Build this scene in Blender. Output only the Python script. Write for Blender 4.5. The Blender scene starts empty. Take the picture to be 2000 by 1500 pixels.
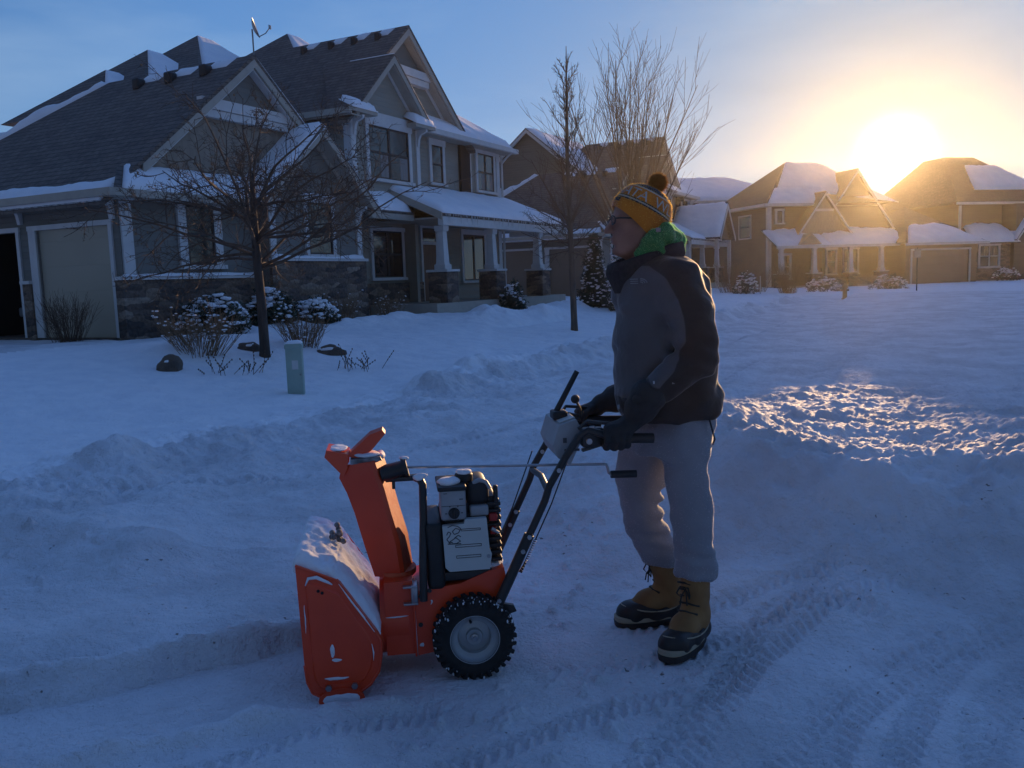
import bpy, math, random
import numpy as np
from mathutils import Vector, Matrix, Euler
SC = bpy.context.scene
COL = SC.collection
rnd = random.Random(7)
R = math.radians

# ------------------------------------------------------------------ noise
def _hash(ix, iy, iz, seed):
    h = (ix.astype(np.int64) * 374761393 + iy.astype(np.int64) * 668265263 + iz.astype(np.int64) * 2147483647 + seed * 974634777)
    h = (h ^ (h >> 13)) * 1274126177
    h = h ^ (h >> 16)
    return (h & 0xffff).astype(np.float64) / 65535.0
def noise2(x, y, seed=0):
    ix = np.floor(x); iy = np.floor(y)
    fx = x - ix; fy = y - iy
    fx = fx * fx * fx * (fx * (fx * 6 - 15) + 10); fy = fy * fy * fy * (fy * (fy * 6 - 15) + 10)
    z = np.zeros_like(ix)
    a = _hash(ix, iy, z, seed); b = _hash(ix + 1, iy, z, seed)
    c = _hash(ix, iy + 1, z, seed); d = _hash(ix + 1, iy + 1, z, seed)
    return (a + (b - a) * fx) * (1 - fy) + (c + (d - c) * fx) * fy
def noise3(x, y, z, seed=0):
    ix = np.floor(x); iy = np.floor(y); iz = np.floor(z)
    fx = x - ix; fy = y - iy; fz = z - iz
    fx = fx * fx * (3 - 2 * fx); fy = fy * fy * (3 - 2 * fy); fz = fz * fz * (3 - 2 * fz)
    def L(k):
        a = _hash(ix, iy, iz + k, seed); b = _hash(ix + 1, iy, iz + k, seed)
        c = _hash(ix, iy + 1, iz + k, seed); d = _hash(ix + 1, iy + 1, iz + k, seed)
        return (a + (b - a) * fx) * (1 - fy) + (c + (d - c) * fx) * fy
    l0 = L(0); l1 = L(1)
    return l0 + (l1 - l0) * fz
def fbm2(x, y, octv=4, seed=0, gain=.5):
    s = 0; a = 1; t = 0
    for o in range(octv):
        s = s + a * noise2(x * 2 ** o + 17.3 * o, y * 2 ** o - 9.1 * o, seed + o); t += a; a *= gain
    return s / t
def sstep(a, b, x):
    t = np.clip((x - a) / (b - a), 0, 1)
    return t * t * (3 - 2 * t)

# ------------------------------------------------------------------ materials
MATS = {}
def new_mat(name):
    m = bpy.data.materials.new(name); m.use_nodes = True
    nt = m.node_tree; nt.nodes.clear()
    out = nt.nodes.new('ShaderNodeOutputMaterial')
    b = nt.nodes.new('ShaderNodeBsdfPrincipled')
    nt.links.new(b.outputs[0], out.inputs[0])
    MATS[name] = m
    return m, nt, b
def nd(nt, t, **kw):
    n = nt.nodes.new(t)
    for k, v in kw.items():
        if k.startswith('i_'):
            n.inputs[k[2:].replace('_', ' ')].default_value = v
        else: setattr(n, k, v)
    return n
def c4(c): return (c[0], c[1], c[2], 1)
def pm(name, c1, c2=None, scale=6, rough=.6, bump=.2, bscale=None, bdist=.01, metal=0, sheen=0, coat=0, detail=6, spec=.5, stretch=(1, 1, 1), lo=.35, hi=.65):
    """plain surface: two tones mixed by noise, with a noise bump"""
    m, nt, b = new_mat(name)
    L = nt.links.new
    tc = nd(nt, 'ShaderNodeTexCoord')
    mp = nd(nt, 'ShaderNodeMapping'); mp.inputs['Scale'].default_value = stretch
    L(tc.outputs['Object'], mp.inputs['Vector'])
    n = nd(nt, 'ShaderNodeTexNoise', i_Scale=scale, i_Detail=detail); L(mp.outputs[0], n.inputs['Vector'])
    r = nd(nt, 'ShaderNodeValToRGB')
    r.color_ramp.elements[0].position = lo; r.color_ramp.elements[1].position = hi
    r.color_ramp.elements[0].color = c4(c1); r.color_ramp.elements[1].color = c4(c2 or [x * .8 for x in c1])
    L(n.outputs['Fac'], r.inputs[0]); L(r.outputs[0], b.inputs['Base Color'])
    b.inputs['Roughness'].default_value = rough; b.inputs['Metallic'].default_value = metal
    b.inputs['Specular IOR Level'].default_value = spec
    if sheen:
        b.inputs['Sheen Weight'].default_value = sheen; b.inputs['Sheen Roughness'].default_value = .25
    if coat: b.inputs['Coat Weight'].default_value = coat; b.inputs['Coat Roughness'].default_value = .15
    if bump:
        n2 = nd(nt, 'ShaderNodeTexNoise', i_Scale=bscale or scale * 6, i_Detail=4); L(mp.outputs[0], n2.inputs['Vector'])
        bp = nd(nt, 'ShaderNodeBump', i_Strength=bump, i_Distance=bdist)
        L(n2.outputs['Fac'], bp.inputs['Height']); L(bp.outputs[0], b.inputs['Normal'])
    return m
def lines_mat(name, c1, c2, period, axis='Z', rough=.7, dist=.045, shake=False):
    """lap siding: horizontal boards as a saw-tooth relief, tone drifting from board to board"""
    m, nt, b = new_mat(name); L = nt.links.new
    tc = nd(nt, 'ShaderNodeTexCoord'); sp = nd(nt, 'ShaderNodeSeparateXYZ'); L(tc.outputs['Object'], sp.inputs[0])
    dv = nd(nt, 'ShaderNodeMath', operation='DIVIDE'); dv.inputs[1].default_value = period; L(sp.outputs[axis], dv.inputs[0])
    fr = nd(nt, 'ShaderNodeMath', operation='FRACT'); L(dv.outputs[0], fr.inputs[0])
    fl = nd(nt, 'ShaderNodeMath', operation='FLOOR'); L(dv.outputs[0], fl.inputs[0])
    ad = nd(nt, 'ShaderNodeMath', operation='ADD'); L(sp.outputs['X'], ad.inputs[0]); L(sp.outputs['Y'], ad.inputs[1])
    cb = nd(nt, 'ShaderNodeCombineXYZ'); L(ad.outputs[0], cb.inputs[0]); L(fl.outputs[0], cb.inputs[1])
    n = nd(nt, 'ShaderNodeTexNoise', i_Scale=(6.0 if shake else .7), i_Detail=2); L(cb.outputs[0], n.inputs['Vector'])
    r = nd(nt, 'ShaderNodeValToRGB'); r.color_ramp.elements[0].position = .35; r.color_ramp.elements[1].position = .7
    r.color_ramp.elements[0].color = c4(c1); r.color_ramp.elements[1].color = c4(c2)
    L(n.outputs['Fac'], r.inputs[0]); L(r.outputs[0], b.inputs['Base Color'])
    iv = nd(nt, 'ShaderNodeMath', operation='SUBTRACT'); iv.inputs[0].default_value = 1; L(fr.outputs[0], iv.inputs[1])
    pw = nd(nt, 'ShaderNodeMath', operation='POWER'); pw.inputs[1].default_value = .6; L(iv.outputs[0], pw.inputs[0])
    bp = nd(nt, 'ShaderNodeBump', i_Strength=.8, i_Distance=dist); L(pw.outputs[0], bp.inputs['Height']); L(bp.outputs[0], b.inputs['Normal'])
    b.inputs['Roughness'].default_value = rough
    return m
def brick_mat(name, c1, c2, mortar, bw, bh, rough=.85, dist=.02, uses_sum=True, offs=.5, msize=.012, distort=0.0, bias=0.0):
    m, nt, b = new_mat(name); L = nt.links.new
    tc = nd(nt, 'ShaderNodeTexCoord'); sp = nd(nt, 'ShaderNodeSeparateXYZ'); L(tc.outputs['Object'], sp.inputs[0])
    ad = nd(nt, 'ShaderNodeMath', operation='ADD'); L(sp.outputs['X'], ad.inputs[0]); L(sp.outputs['Y'], ad.inputs[1])
    cb = nd(nt, 'ShaderNodeCombineXYZ'); L(ad.outputs[0], cb.inputs[0]); L(sp.outputs['Z'], cb.inputs[1])
    vec = cb.outputs[0]
    if distort:
        n = nd(nt, 'ShaderNodeTexNoise', i_Scale=2.5, i_Detail=2); L(tc.outputs['Object'], n.inputs['Vector'])
        mx = nd(nt, 'ShaderNodeVectorMath', operation='SCALE'); L(n.outputs['Color'], mx.inputs[0]); mx.inputs['Scale'].default_value = distort
        aa = nd(nt, 'ShaderNodeVectorMath', operation='ADD'); L(cb.outputs[0], aa.inputs[0]); L(mx.outputs[0], aa.inputs[1]); vec = aa.outputs[0]
    bk = nd(nt, 'ShaderNodeTexBrick', offset=offs)
    bk.inputs['Color1'].default_value = c4(c1); bk.inputs['Color2'].default_value = c4(c2); bk.inputs['Mortar'].default_value = c4(mortar)
    bk.inputs['Scale'].default_value = 1; bk.inputs['Mortar Size'].default_value = msize
    bk.inputs['Brick Width'].default_value = bw; bk.inputs['Row Height'].default_value = bh; bk.inputs['Bias'].default_value = bias
    L(vec, bk.inputs['Vector'])
    n2 = nd(nt, 'ShaderNodeTexNoise', i_Scale=9, i_Detail=6); L(tc.outputs['Object'], n2.inputs['Vector'])
    mm = nd(nt, 'ShaderNodeMix', data_type='RGBA', blend_type='MULTIPLY'); mm.inputs['Factor'].default_value = .7
    r = nd(nt, 'ShaderNodeValToRGB'); r.color_ramp.elements[0].position = .3; r.color_ramp.elements[1].position = .7
    r.color_ramp.elements[0].color = (.55, .55, .55, 1); r.color_ramp.elements[1].color = (1.25, 1.2, 1.15, 1)
    L(n2.outputs['Fac'], r.inputs[0]); L(bk.outputs['Color'], mm.inputs['A']); L(r.outputs[0], mm.inputs['B'])
    L(mm.outputs['Result'], b.inputs['Base Color'])
    iv = nd(nt, 'ShaderNodeMath', operation='SUBTRACT'); iv.inputs[0].default_value = 1; L(bk.outputs['Fac'], iv.inputs[1])
    a2 = nd(nt, 'ShaderNodeMath', operation='ADD'); L(iv.outputs[0], a2.inputs[0]); L(n2.outputs['Fac'], a2.inputs[1])
    bp = nd(nt, 'ShaderNodeBump', i_Strength=.9, i_Distance=dist); L(a2.outputs[0], bp.inputs['Height']); L(bp.outputs[0], b.inputs['Normal'])
    b.inputs['Roughness'].default_value = rough
    return m
def snow_mat(name, c1, c2, scale, bumps, rough=.65):
    m, nt, b = new_mat(name); L = nt.links.new
    tc = nd(nt, 'ShaderNodeTexCoord')
    n = nd(nt, 'ShaderNodeTexNoise', i_Scale=scale, i_Detail=7, i_Roughness=.6); L(tc.outputs['Object'], n.inputs['Vector'])
    r = nd(nt, 'ShaderNodeValToRGB'); r.color_ramp.elements[0].position = .38; r.color_ramp.elements[1].position = .6
    r.color_ramp.elements[0].color = c4(c2); r.color_ramp.elements[1].color = c4(c1)
    L(n.outputs['Fac'], r.inputs[0]); L(r.outputs[0], b.inputs['Base Color'])
    prev = None
    for sc, st, ds in bumps:
        n2 = nd(nt, 'ShaderNodeTexNoise', i_Scale=sc, i_Detail=5, i_Roughness=.6); L(tc.outputs['Object'], n2.inputs['Vector'])
        bp = nd(nt, 'ShaderNodeBump', i_Strength=st, i_Distance=ds); L(n2.outputs['Fac'], bp.inputs['Height'])
        if prev: L(prev.outputs[0], bp.inputs['Normal'])
        prev = bp
    L(prev.outputs[0], b.inputs['Normal'])
    b.inputs['Roughness'].default_value = .7; b.inputs['Specular IOR Level'].default_value = .22
    return m

snow_mat('snow', (.90, .91, .93), (.82, .84, .88), 3, ((9, .5, .05), (45, .6, .012), (230, .5, .003)))
snow_mat('snow_roof', (.90, .91, .93), (.84, .86, .9), 2, ((6, .4, .05), (40, .4, .01)))
snow_mat('snow_road', (.86, .87, .90), (.70, .70, .72), 1.3, ((14, .8, .04), (55, .8, .014), (220, .6, .004)))
snow_mat('snow_drive', (.86, .87, .90), (.66, .66, .68), 1.1, ((18, .9, .03), (60, .9, .014), (220, .7, .004)))
def grit(name):
    """scattered specks where the pavement shows through the packed snow"""
    nt = MATS[name].node_tree; L = nt.links.new; b = next(n for n in nt.nodes if n.type == 'BSDF_PRINCIPLED'); src = b.inputs['Base Color'].links[0].from_socket
    tc = nd(nt, 'ShaderNodeTexCoord')
    n1 = nd(nt, 'ShaderNodeTexNoise', i_Scale=30, i_Detail=3); L(tc.outputs['Object'], n1.inputs['Vector'])
    n2 = nd(nt, 'ShaderNodeTexNoise', i_Scale=1.7, i_Detail=3); L(tc.outputs['Object'], n2.inputs['Vector'])
    ad = nd(nt, 'ShaderNodeMath', operation='MULTIPLY_ADD'); L(n2.outputs['Fac'], ad.inputs[0]); ad.inputs[1].default_value = .55; L(n1.outputs['Fac'], ad.inputs[2])
    mr = nd(nt, 'ShaderNodeMapRange'); mr.inputs['From Min'].default_value = 1.0; mr.inputs['From Max'].default_value = 1.07; L(ad.outputs[0], mr.inputs['Value'])
    mx = nd(nt, 'ShaderNodeMix', data_type='RGBA'); L(mr.outputs[0], mx.inputs['Factor']); L(src, mx.inputs['A']); mx.inputs['B'].default_value = (.22, .19, .17, 1)
    L(mx.outputs['Result'], b.inputs['Base Color'])
grit('snow_drive')
lines_mat('siding', (.28, .27, .225), (.32, .31, .26), .13)
lines_mat('siding_dark', (.17, .165, .145), (.20, .195, .17), .13)
lines_mat('shake', (.30, .25, .19), (.20, .165, .125), .16, dist=.03, shake=True)
lines_mat('siding_brown', (.12, .085, .06), (.145, .105, .075), .14)
lines_mat('door_panels', (.42, .37, .28), (.46, .41, .31), .53, dist=.012)
lines_mat('door_panels_dark', (.20, .15, .11), (.22, .17, .13), .53, dist=.012)
def stone_mat(name):
    """dry-laid stone veneer: flat irregular stones of several tones"""
    m, nt, b = new_mat(name); L = nt.links.new
    tc = nd(nt, 'ShaderNodeTexCoord'); sp = nd(nt, 'ShaderNodeSeparateXYZ'); L(tc.outputs['Object'], sp.inputs[0])
    ad = nd(nt, 'ShaderNodeMath', operation='ADD'); L(sp.outputs['X'], ad.inputs[0]); L(sp.outputs['Y'], ad.inputs[1])
    cb = nd(nt, 'ShaderNodeCombineXYZ'); L(ad.outputs[0], cb.inputs[0]); L(sp.outputs['Z'], cb.inputs[1])
    mp = nd(nt, 'ShaderNodeMapping'); mp.inputs['Scale'].default_value = (2.6, 7.5, 1); L(cb.outputs[0], mp.inputs['Vector'])
    v = nd(nt, 'ShaderNodeTexVoronoi', voronoi_dimensions='2D', distance='CHEBYCHEV'); v.inputs['Scale'].default_value = 1; v.inputs['Randomness'].default_value = .85; L(mp.outputs[0], v.inputs['Vector'])
    sc = nd(nt, 'ShaderNodeSeparateColor'); L(v.outputs['Color'], sc.inputs[0])
    r = nd(nt, 'ShaderNodeValToRGB'); cr = r.color_ramp; cr.interpolation = 'LINEAR'
    cr.elements[0].color = (.07, .062, .058, 1); cr.elements[1].color = (.30, .25, .20, 1); e = cr.elements.new(.35); e.color = (.13, .105, .09, 1); e = cr.elements.new(.7); e.color = (.20, .15, .11, 1)
    L(sc.outputs[0], r.inputs[0])
    n2 = nd(nt, 'ShaderNodeTexNoise', i_Scale=14, i_Detail=6); L(tc.outputs['Object'], n2.inputs['Vector'])
    mm = nd(nt, 'ShaderNodeMix', data_type='RGBA', blend_type='MULTIPLY'); mm.inputs['Factor'].default_value = .8
    r2 = nd(nt, 'ShaderNodeValToRGB'); r2.color_ramp.elements[0].position = .3; r2.color_ramp.elements[1].position = .7; r2.color_ramp.elements[0].color = (.5, .5, .5, 1); r2.color_ramp.elements[1].color = (1.3, 1.25, 1.2, 1)
    L(n2.outputs['Fac'], r2.inputs[0]); L(r.outputs[0], mm.inputs['A']); L(r2.outputs[0], mm.inputs['B']); L(mm.outputs['Result'], b.inputs['Base Color'])
    iv = nd(nt, 'ShaderNodeMath', operation='SUBTRACT'); iv.inputs[0].default_value = 1; L(v.outputs['Distance'], iv.inputs[1])
    a2 = nd(nt, 'ShaderNodeMath', operation='MULTIPLY_ADD'); L(sc.outputs[1], a2.inputs[0]); a2.inputs[1].default_value = .8; L(iv.outputs[0], a2.inputs[2])
    a3 = nd(nt, 'ShaderNodeMath', operation='MULTIPLY_ADD'); L(n2.outputs['Fac'], a3.inputs[0]); a3.inputs[1].default_value = .6; L(a2.outputs[0], a3.inputs[2])
    bp = nd(nt, 'ShaderNodeBump', i_Strength=1, i_Distance=.05); L(a3.outputs[0], bp.inputs['Height']); L(bp.outputs[0], b.inputs['Normal'])
    b.inputs['Roughness'].default_value = .9
stone_mat('stone')
brick_mat('shingle', (.17, .145, .125), (.105, .09, .08), (.045, .04, .04), .33, .11, msize=.008, dist=.012, bias=-.2)
brick_mat('shingle_brown', (.09, .075, .062), (.065, .053, .045), (.035, .03, .03), .33, .11, msize=.008, dist=.012)
pm('trim', (.62, .62, .60), (.56, .56, .55), 5, rough=.55, bump=.08)
pm('trim_tan', (.40, .37, .31), (.36, .33, .28), 5, rough=.6, bump=.08)
pm('lens_clear', (.3, .32, .34), (.3, .32, .34), 1, rough=.05, bump=0)
MATS['lens_clear'].node_tree.nodes['Principled BSDF'].inputs['Alpha'].default_value = .16
pm('glass', (.012, .014, .018), (.018, .02, .024), 1.2, rough=.06, bump=.05, bscale=1.2, bdist=.02, spec=.8)
pm('curtain', (.30, .29, .27), (.22, .21, .2), 3, rough=.9, bump=.3, stretch=(9, 9, .3))
pm('wood_door', (.20, .10, .05), (.13, .06, .03), 3, rough=.5, stretch=(12, 12, 1))
pm('black_metal', (.018, .018, .019), (.03, .03, .03), 8, rough=.42, bump=.05)
pm('black_plastic', (.014, .014, .015), (.022, .022, .023), 20, rough=.55, bump=.1)
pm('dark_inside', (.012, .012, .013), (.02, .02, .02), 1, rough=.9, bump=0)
pm('bark', (.085, .065, .055), (.045, .035, .03), 14, rough=.9, bump=.6, stretch=(1, 1, .2))
pm('bark_pale', (.16, .12, .09), (.09, .07, .055), 14, rough=.9, bump=.5, stretch=(1, 1, .2))
pm('twig', (.14, .095, .065), (.075, .05, .036), 9, rough=.9, bump=0)
pm('dry_stem', (.30, .20, .12), (.16, .10, .06), 7, rough=.9, bump=0)
pm('evergreen', (.045, .065, .04), (.02, .032, .022), 4, rough=.8, bump=.4)
pm('rock', (.16, .12, .09), (.08, .065, .055), 5, rough=.9, bump=.7, bdist=.03)
pm('pedestal_green', (.34, .44, .38), (.28, .37, .32), 3, rough=.5, bump=.1)
pm('galv', (.30, .31, .32), (.22, .23, .24), 8, rough=.45, metal=.6, bump=.1)

# ------------------------------------------------------------------ mesh building
class MB:
    def __init__(s): s.v = []; s.f = []; s.m = []
    def add(s, vs, fs, mi=0):
        o = len(s.v); s.v.extend([tuple(map(float, p)) for p in vs])
        s.f.extend([tuple(i + o for i in f) for f in fs]); s.m.extend([mi] * len(fs)); return s
    def box(s, x0, x1, y0, y1, z0, z1, mi=0, T=None):
        p = [(x, y, z) for z in (z0, z1) for y in (y0, y1) for x in (x0, x1)]
        if T: p = [T(*q) for q in p]
        return s.add(p, [(0, 2, 3, 1), (4, 5, 7, 6), (0, 1, 5, 4), (1, 3, 7, 5), (3, 2, 6, 7), (2, 0, 4, 6)], mi)
    def rbox(s, x0, x1, y0, y1, z0, z1, r=.01, mi=0, T=None, seg=3):
        """box with rounded upright and horizontal edges"""
        bx = sorted((x0, x1)); by = sorted((y0, y1)); bz = sorted((z0, z1))
        r = min(r, (bx[1] - bx[0]) * .49, (by[1] - by[0]) * .49, (bz[1] - bz[0]) * .49)
        rings = []
        def ring(ins, z):
            pts = []
            for (cx, cy, a0) in ((bx[1] - r, by[1] - r, 0), (bx[0] + r, by[1] - r, 90), (bx[0] + r, by[0] + r, 180), (bx[1] - r, by[0] + r, 270)):
                for k in range(seg + 1):
                    a = R(a0 + 90 * k / seg); pts.append((cx + (r - ins) * math.cos(a), cy + (r - ins) * math.sin(a), z))
            return pts
        for k in range(seg + 1):
            a = R(90 * k / seg); rings.append(ring(r - r * math.sin(a), bz[0] + r - r * math.cos(a)))
        for k in range(seg + 1):
            a = R(90 - 90 * k / seg); rings.append(ring(r - r * math.sin(a), bz[1] - r + r * math.cos(a)))
        return s.loft(rings, mi, T=T)
    def loft(s, rings, mi=0, closed=True, caps=True, T=None):
        n = len(rings[0]); vs = [p for r_ in rings for p in r_]; fs = []
        if T: vs = [T(*p) for p in vs]
        for i in range(len(rings) - 1):
            for j in range(n if closed else n - 1):
                a = i * n + j; b = i * n + (j + 1) % n
                fs.append((a, b, b + n, a + n))
        if caps and closed:
            fs.append(tuple(range(n - 1, -1, -1))); fs.append(tuple((len(rings) - 1) * n + j for j in range(n)))
        return s.add(vs, fs, mi)
    def prism(s, poly, d, mi=0, T=None):
        n = len(poly); d = Vector(d)
        vs = [Vector(p) for p in poly] + [Vector(p) + d for p in poly]
        if T: vs = [T(*p) for p in vs]
        fs = [tuple(range(n - 1, -1, -1)), tuple(range(n, 2 * n))] + [(i, (i + 1) % n, (i + 1) % n + n, i + n) for i in range(n)]
        return s.add(vs, fs, mi)
    def tube(s, pts, rad, n=8, mi=0, caps=True, sy=1.0):
        pts = [Vector(p) for p in pts]
        if not hasattr(rad, '__len__'): rad = [rad] * len(pts)
        rings = []; up = None
        for i, p in enumerate(pts):
            d = (pts[min(i + 1, len(pts) - 1)] - pts[max(i - 1, 0)])
            if d.length < 1e-9: d = Vector((0, 0, 1))
            d.normalize()
            if up is None:
                up = Vector((0, 0, 1)) if abs(d.z) < .9 else Vector((1, 0, 0))
            u = d.cross(up)
            if u.length < 1e-6: u = d.orthogonal()
            u.normalize(); w = u.cross(d); w.normalize(); up = w
            rings.append([p + (u * math.cos(2 * math.pi * k / n) + w * (math.sin(2 * math.pi * k / n) * sy)) * rad[i] for k in range(n)])
        return s.loft(rings, mi, caps=caps)
    def lathe(s, prof, n=24, mi=0, T=None, caps=True):
        """profile of (radius, height) turned about Z"""
        rings = [[(r * math.cos(2 * math.pi * k / n), r * math.sin(2 * math.pi * k / n), z) for k in range(n)] for r, z in prof]
        return s.loft(rings, mi, T=T, caps=caps)
    def sphere(s, c, r, n=10, m=6, mi=0, sc=(1, 1, 1)):
        prof = [(max(1e-4, math.sin(math.pi * k / m)) * r, -math.cos(math.pi * k / m) * r) for k in range(m + 1)]
        return s.lathe(prof, n, mi, T=lambda x, y, z: (c[0] + x * sc[0], c[1] + y * sc[1], c[2] + z * sc[2]))
    def build(s, name, mats, parent=None, smooth=False, angle=None):
        me = bpy.data.meshes.new(name); me.from_pydata(s.v, [], s.f)
        if not isinstance(mats, (list, tuple)): mats = [mats]
        for k in mats: me.materials.append(MATS[k] if isinstance(k, str) else k)
        if len(mats) > 1: me.polygons.foreach_set('material_index', s.m)
        me.update()
        import bmesh
        bm = bmesh.new(); bm.from_mesh(me); bmesh.ops.recalc_face_normals(bm, faces=bm.faces); bm.to_mesh(me); bm.free()
        if smooth:
            me.polygons.foreach_set('use_smooth', [True] * len(me.polygons))
            if angle: me.set_sharp_from_angle(angle=R(angle))
        o = bpy.data.objects.new(name, me); COL.objects.link(o)
        if parent: o.parent = parent
        return o
def np_mesh(name, v, f, mats, parent=None, smooth=True, mi=None):
    me = bpy.data.meshes.new(name)
    f = np.asarray(f, np.int32); v = np.asarray(v, np.float32)
    me.vertices.add(len(v)); me.vertices.foreach_set('co', v.ravel())
    k = f.shape[1]
    me.loops.add(f.size); me.loops.foreach_set('vertex_index', f.ravel())
    me.polygons.add(len(f)); me.polygons.foreach_set('loop_start', np.arange(0, f.size, k, dtype=np.int32))
    if not isinstance(mats, (list, tuple)): mats = [mats]
    for q in mats: me.materials.append(MATS[q])
    if mi is not None: me.polygons.foreach_set('material_index', np.asarray(mi, np.int32))
    me.polygons.foreach_set('use_smooth', np.ones(len(f), bool))
    me.update(calc_edges=True); me.validate()
    o = bpy.data.objects.new(name, me); COL.objects.link(o)
    if parent: o.parent = parent
    return o
def thing(name, label, cat, loc=(0, 0, 0), rz=0, group=None):
    o = bpy.data.objects.new(name, None); COL.objects.link(o)
    o.location = loc; o.rotation_euler = (0, 0, rz); o.empty_display_size = .2
    return tag(o, label, cat, group)
def tag(o, label, cat, group=None):
    o['label'] = label; o['category'] = cat
    if group: o['group'] = group
    return o
def structure(o, kind='structure'):
    o['kind'] = kind; return o
# ------------------------------------------------------------------ camera
CAM_H = 1.53; PITCH = R(6.84); ROLL = .03387; FPX = 1700.0
def setup_camera():
    R0 = Vector((1, 0, 0)); U0 = Vector((0, math.sin(PITCH), math.cos(PITCH))); F = Vector((0, math.cos(PITCH), -math.sin(PITCH)))
    U = U0 * math.cos(ROLL) + R0 * math.sin(ROLL); X = R0 * math.cos(ROLL) - U0 * math.sin(ROLL)
    M = Matrix(((X.x, U.x, -F.x, 0), (X.y, U.y, -F.y, 0), (X.z, U.z, -F.z, CAM_H), (0, 0, 0, 1)))
    cd = bpy.data.cameras.new('camera'); cd.sensor_width = 36; cd.lens = FPX / 2000 * 36
    cd.clip_start = .05; cd.clip_end = 5000
    o = bpy.data.objects.new('camera', cd); COL.objects.link(o); o.matrix_world = M
    SC.camera = o
setup_camera()

# ------------------------------------------------------------------ sky, sun, air
SUN_AZ = 23.75; SUN_EL = 6.6
SUN_DIR = Vector((math.sin(R(SUN_AZ)) * math.cos(R(SUN_EL)), math.cos(R(SUN_AZ)) * math.cos(R(SUN_EL)), math.sin(R(SUN_EL))))
SUN_POWER = 5.0
SKY_STRENGTH = .15
HAZE_DENSITY = .0004
HAZE_G = .86
def setup_world():
    w = bpy.data.worlds.new('World'); SC.world = w; w.use_nodes = True
    nt = w.node_tree; nt.nodes.clear(); L = nt.links.new
    out = nd(nt, 'ShaderNodeOutputWorld'); bg = nd(nt, 'ShaderNodeBackground'); L(bg.outputs[0], out.inputs[0])
    sk = nd(nt, 'ShaderNodeTexSky', sky_type='NISHITA'); sk.sun_disc = False
    sk.sun_elevation = R(SUN_EL); sk.sun_rotation = R(SUN_AZ)
    sk.air_density = 1.0; sk.dust_density = .5; sk.ozone_density = 2.0; sk.altitude = 200
    tc = nd(nt, 'ShaderNodeTexCoord')
    # the sun's own disc and the aureole round it
    dp = nd(nt, 'ShaderNodeVectorMath', operation='DOT_PRODUCT'); dp.inputs[1].default_value = SUN_DIR
    nm = nd(nt, 'ShaderNodeVectorMath', operation='NORMALIZE'); L(tc.outputs['Generated'], nm.inputs[0]); L(nm.outputs[0], dp.inputs[0])
    mn = nd(nt, 'ShaderNodeMath', operation='MINIMUM'); mn.inputs[1].default_value = .9999999; L(dp.outputs['Value'], mn.inputs[0])
    ac = nd(nt, 'ShaderNodeMath', operation='ARCCOSINE'); L(mn.outputs[0], ac.inputs[0])
    def falloff(width, power, amp):
        a = nd(nt, 'ShaderNodeMath', operation='DIVIDE'); a.inputs[1].default_value = R(width); L(ac.outputs[0], a.inputs[0])
        p = nd(nt, 'ShaderNodeMath', operation='POWER'); p.inputs[1].default_value = power; L(a.outputs[0], p.inputs[0])
        e = nd(nt, 'ShaderNodeMath', operation='MULTIPLY'); e.inputs[1].default_value = -1; L(p.outputs[0], e.inputs[0])
        x = nd(nt, 'ShaderNodeMath', operation='EXPONENT'); L(e.outputs[0], x.inputs[0])
        m = nd(nt, 'ShaderNodeMath', operation='MULTIPLY'); m.inputs[1].default_value = amp; L(x.outputs[0], m.inputs[0])
        return m
    tot = None
    for width, power, amp, col in AUREOLE:
        f = falloff(width, power, amp)
        s = nd(nt, 'ShaderNodeVectorMath', operation='SCALE'); s.inputs[0].default_value = col; L(f.outputs[0], s.inputs['Scale'])
        if tot is None: tot = s
        else:
            a = nd(nt, 'ShaderNodeVectorMath', operation='ADD'); L(tot.outputs[0], a.inputs[0]); L(s.outputs[0], a.inputs[1]); tot = a
    # soft shoulder so that the bright side of the sky keeps its colour
    tn = nd(nt, 'ShaderNodeVectorMath', operation='MULTIPLY'); L(sk.outputs[0], tn.inputs[0]); tn.inputs[1].default_value = SKY_TINT
    dn = nd(nt, 'ShaderNodeVectorMath', operation='MULTIPLY_ADD'); L(tn.outputs[0], dn.inputs[0]); dn.inputs[1].default_value = [1 / q for q in SHOULDER]; dn.inputs[2].default_value = (1, 1, 1)
    dv = nd(nt, 'ShaderNodeVectorMath', operation='DIVIDE'); L(tn.outputs[0], dv.inputs[0]); L(dn.outputs[0], dv.inputs[1])
    # upper sky brightened to light the snow, side away from the sun dimmed
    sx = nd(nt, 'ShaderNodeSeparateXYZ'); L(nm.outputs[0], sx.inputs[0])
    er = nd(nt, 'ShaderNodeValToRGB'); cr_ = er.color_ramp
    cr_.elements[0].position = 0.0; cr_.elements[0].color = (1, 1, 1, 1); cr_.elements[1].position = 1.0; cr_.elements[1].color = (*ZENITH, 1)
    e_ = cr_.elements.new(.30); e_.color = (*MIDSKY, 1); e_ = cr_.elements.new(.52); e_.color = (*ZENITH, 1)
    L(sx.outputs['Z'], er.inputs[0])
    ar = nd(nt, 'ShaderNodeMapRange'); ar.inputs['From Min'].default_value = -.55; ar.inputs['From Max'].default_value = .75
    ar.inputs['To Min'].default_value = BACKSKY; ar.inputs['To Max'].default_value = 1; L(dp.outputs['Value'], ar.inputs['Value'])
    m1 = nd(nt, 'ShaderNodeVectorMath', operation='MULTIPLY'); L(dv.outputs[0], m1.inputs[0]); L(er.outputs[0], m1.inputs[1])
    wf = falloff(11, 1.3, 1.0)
    wt = nd(nt, 'ShaderNodeMix', data_type='RGBA'); L(wf.outputs[0], wt.inputs['Factor']); wt.inputs['A'].default_value = (1, 1, 1, 1); wt.inputs['B'].default_value = (*SUNSIDE, 1)
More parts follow.
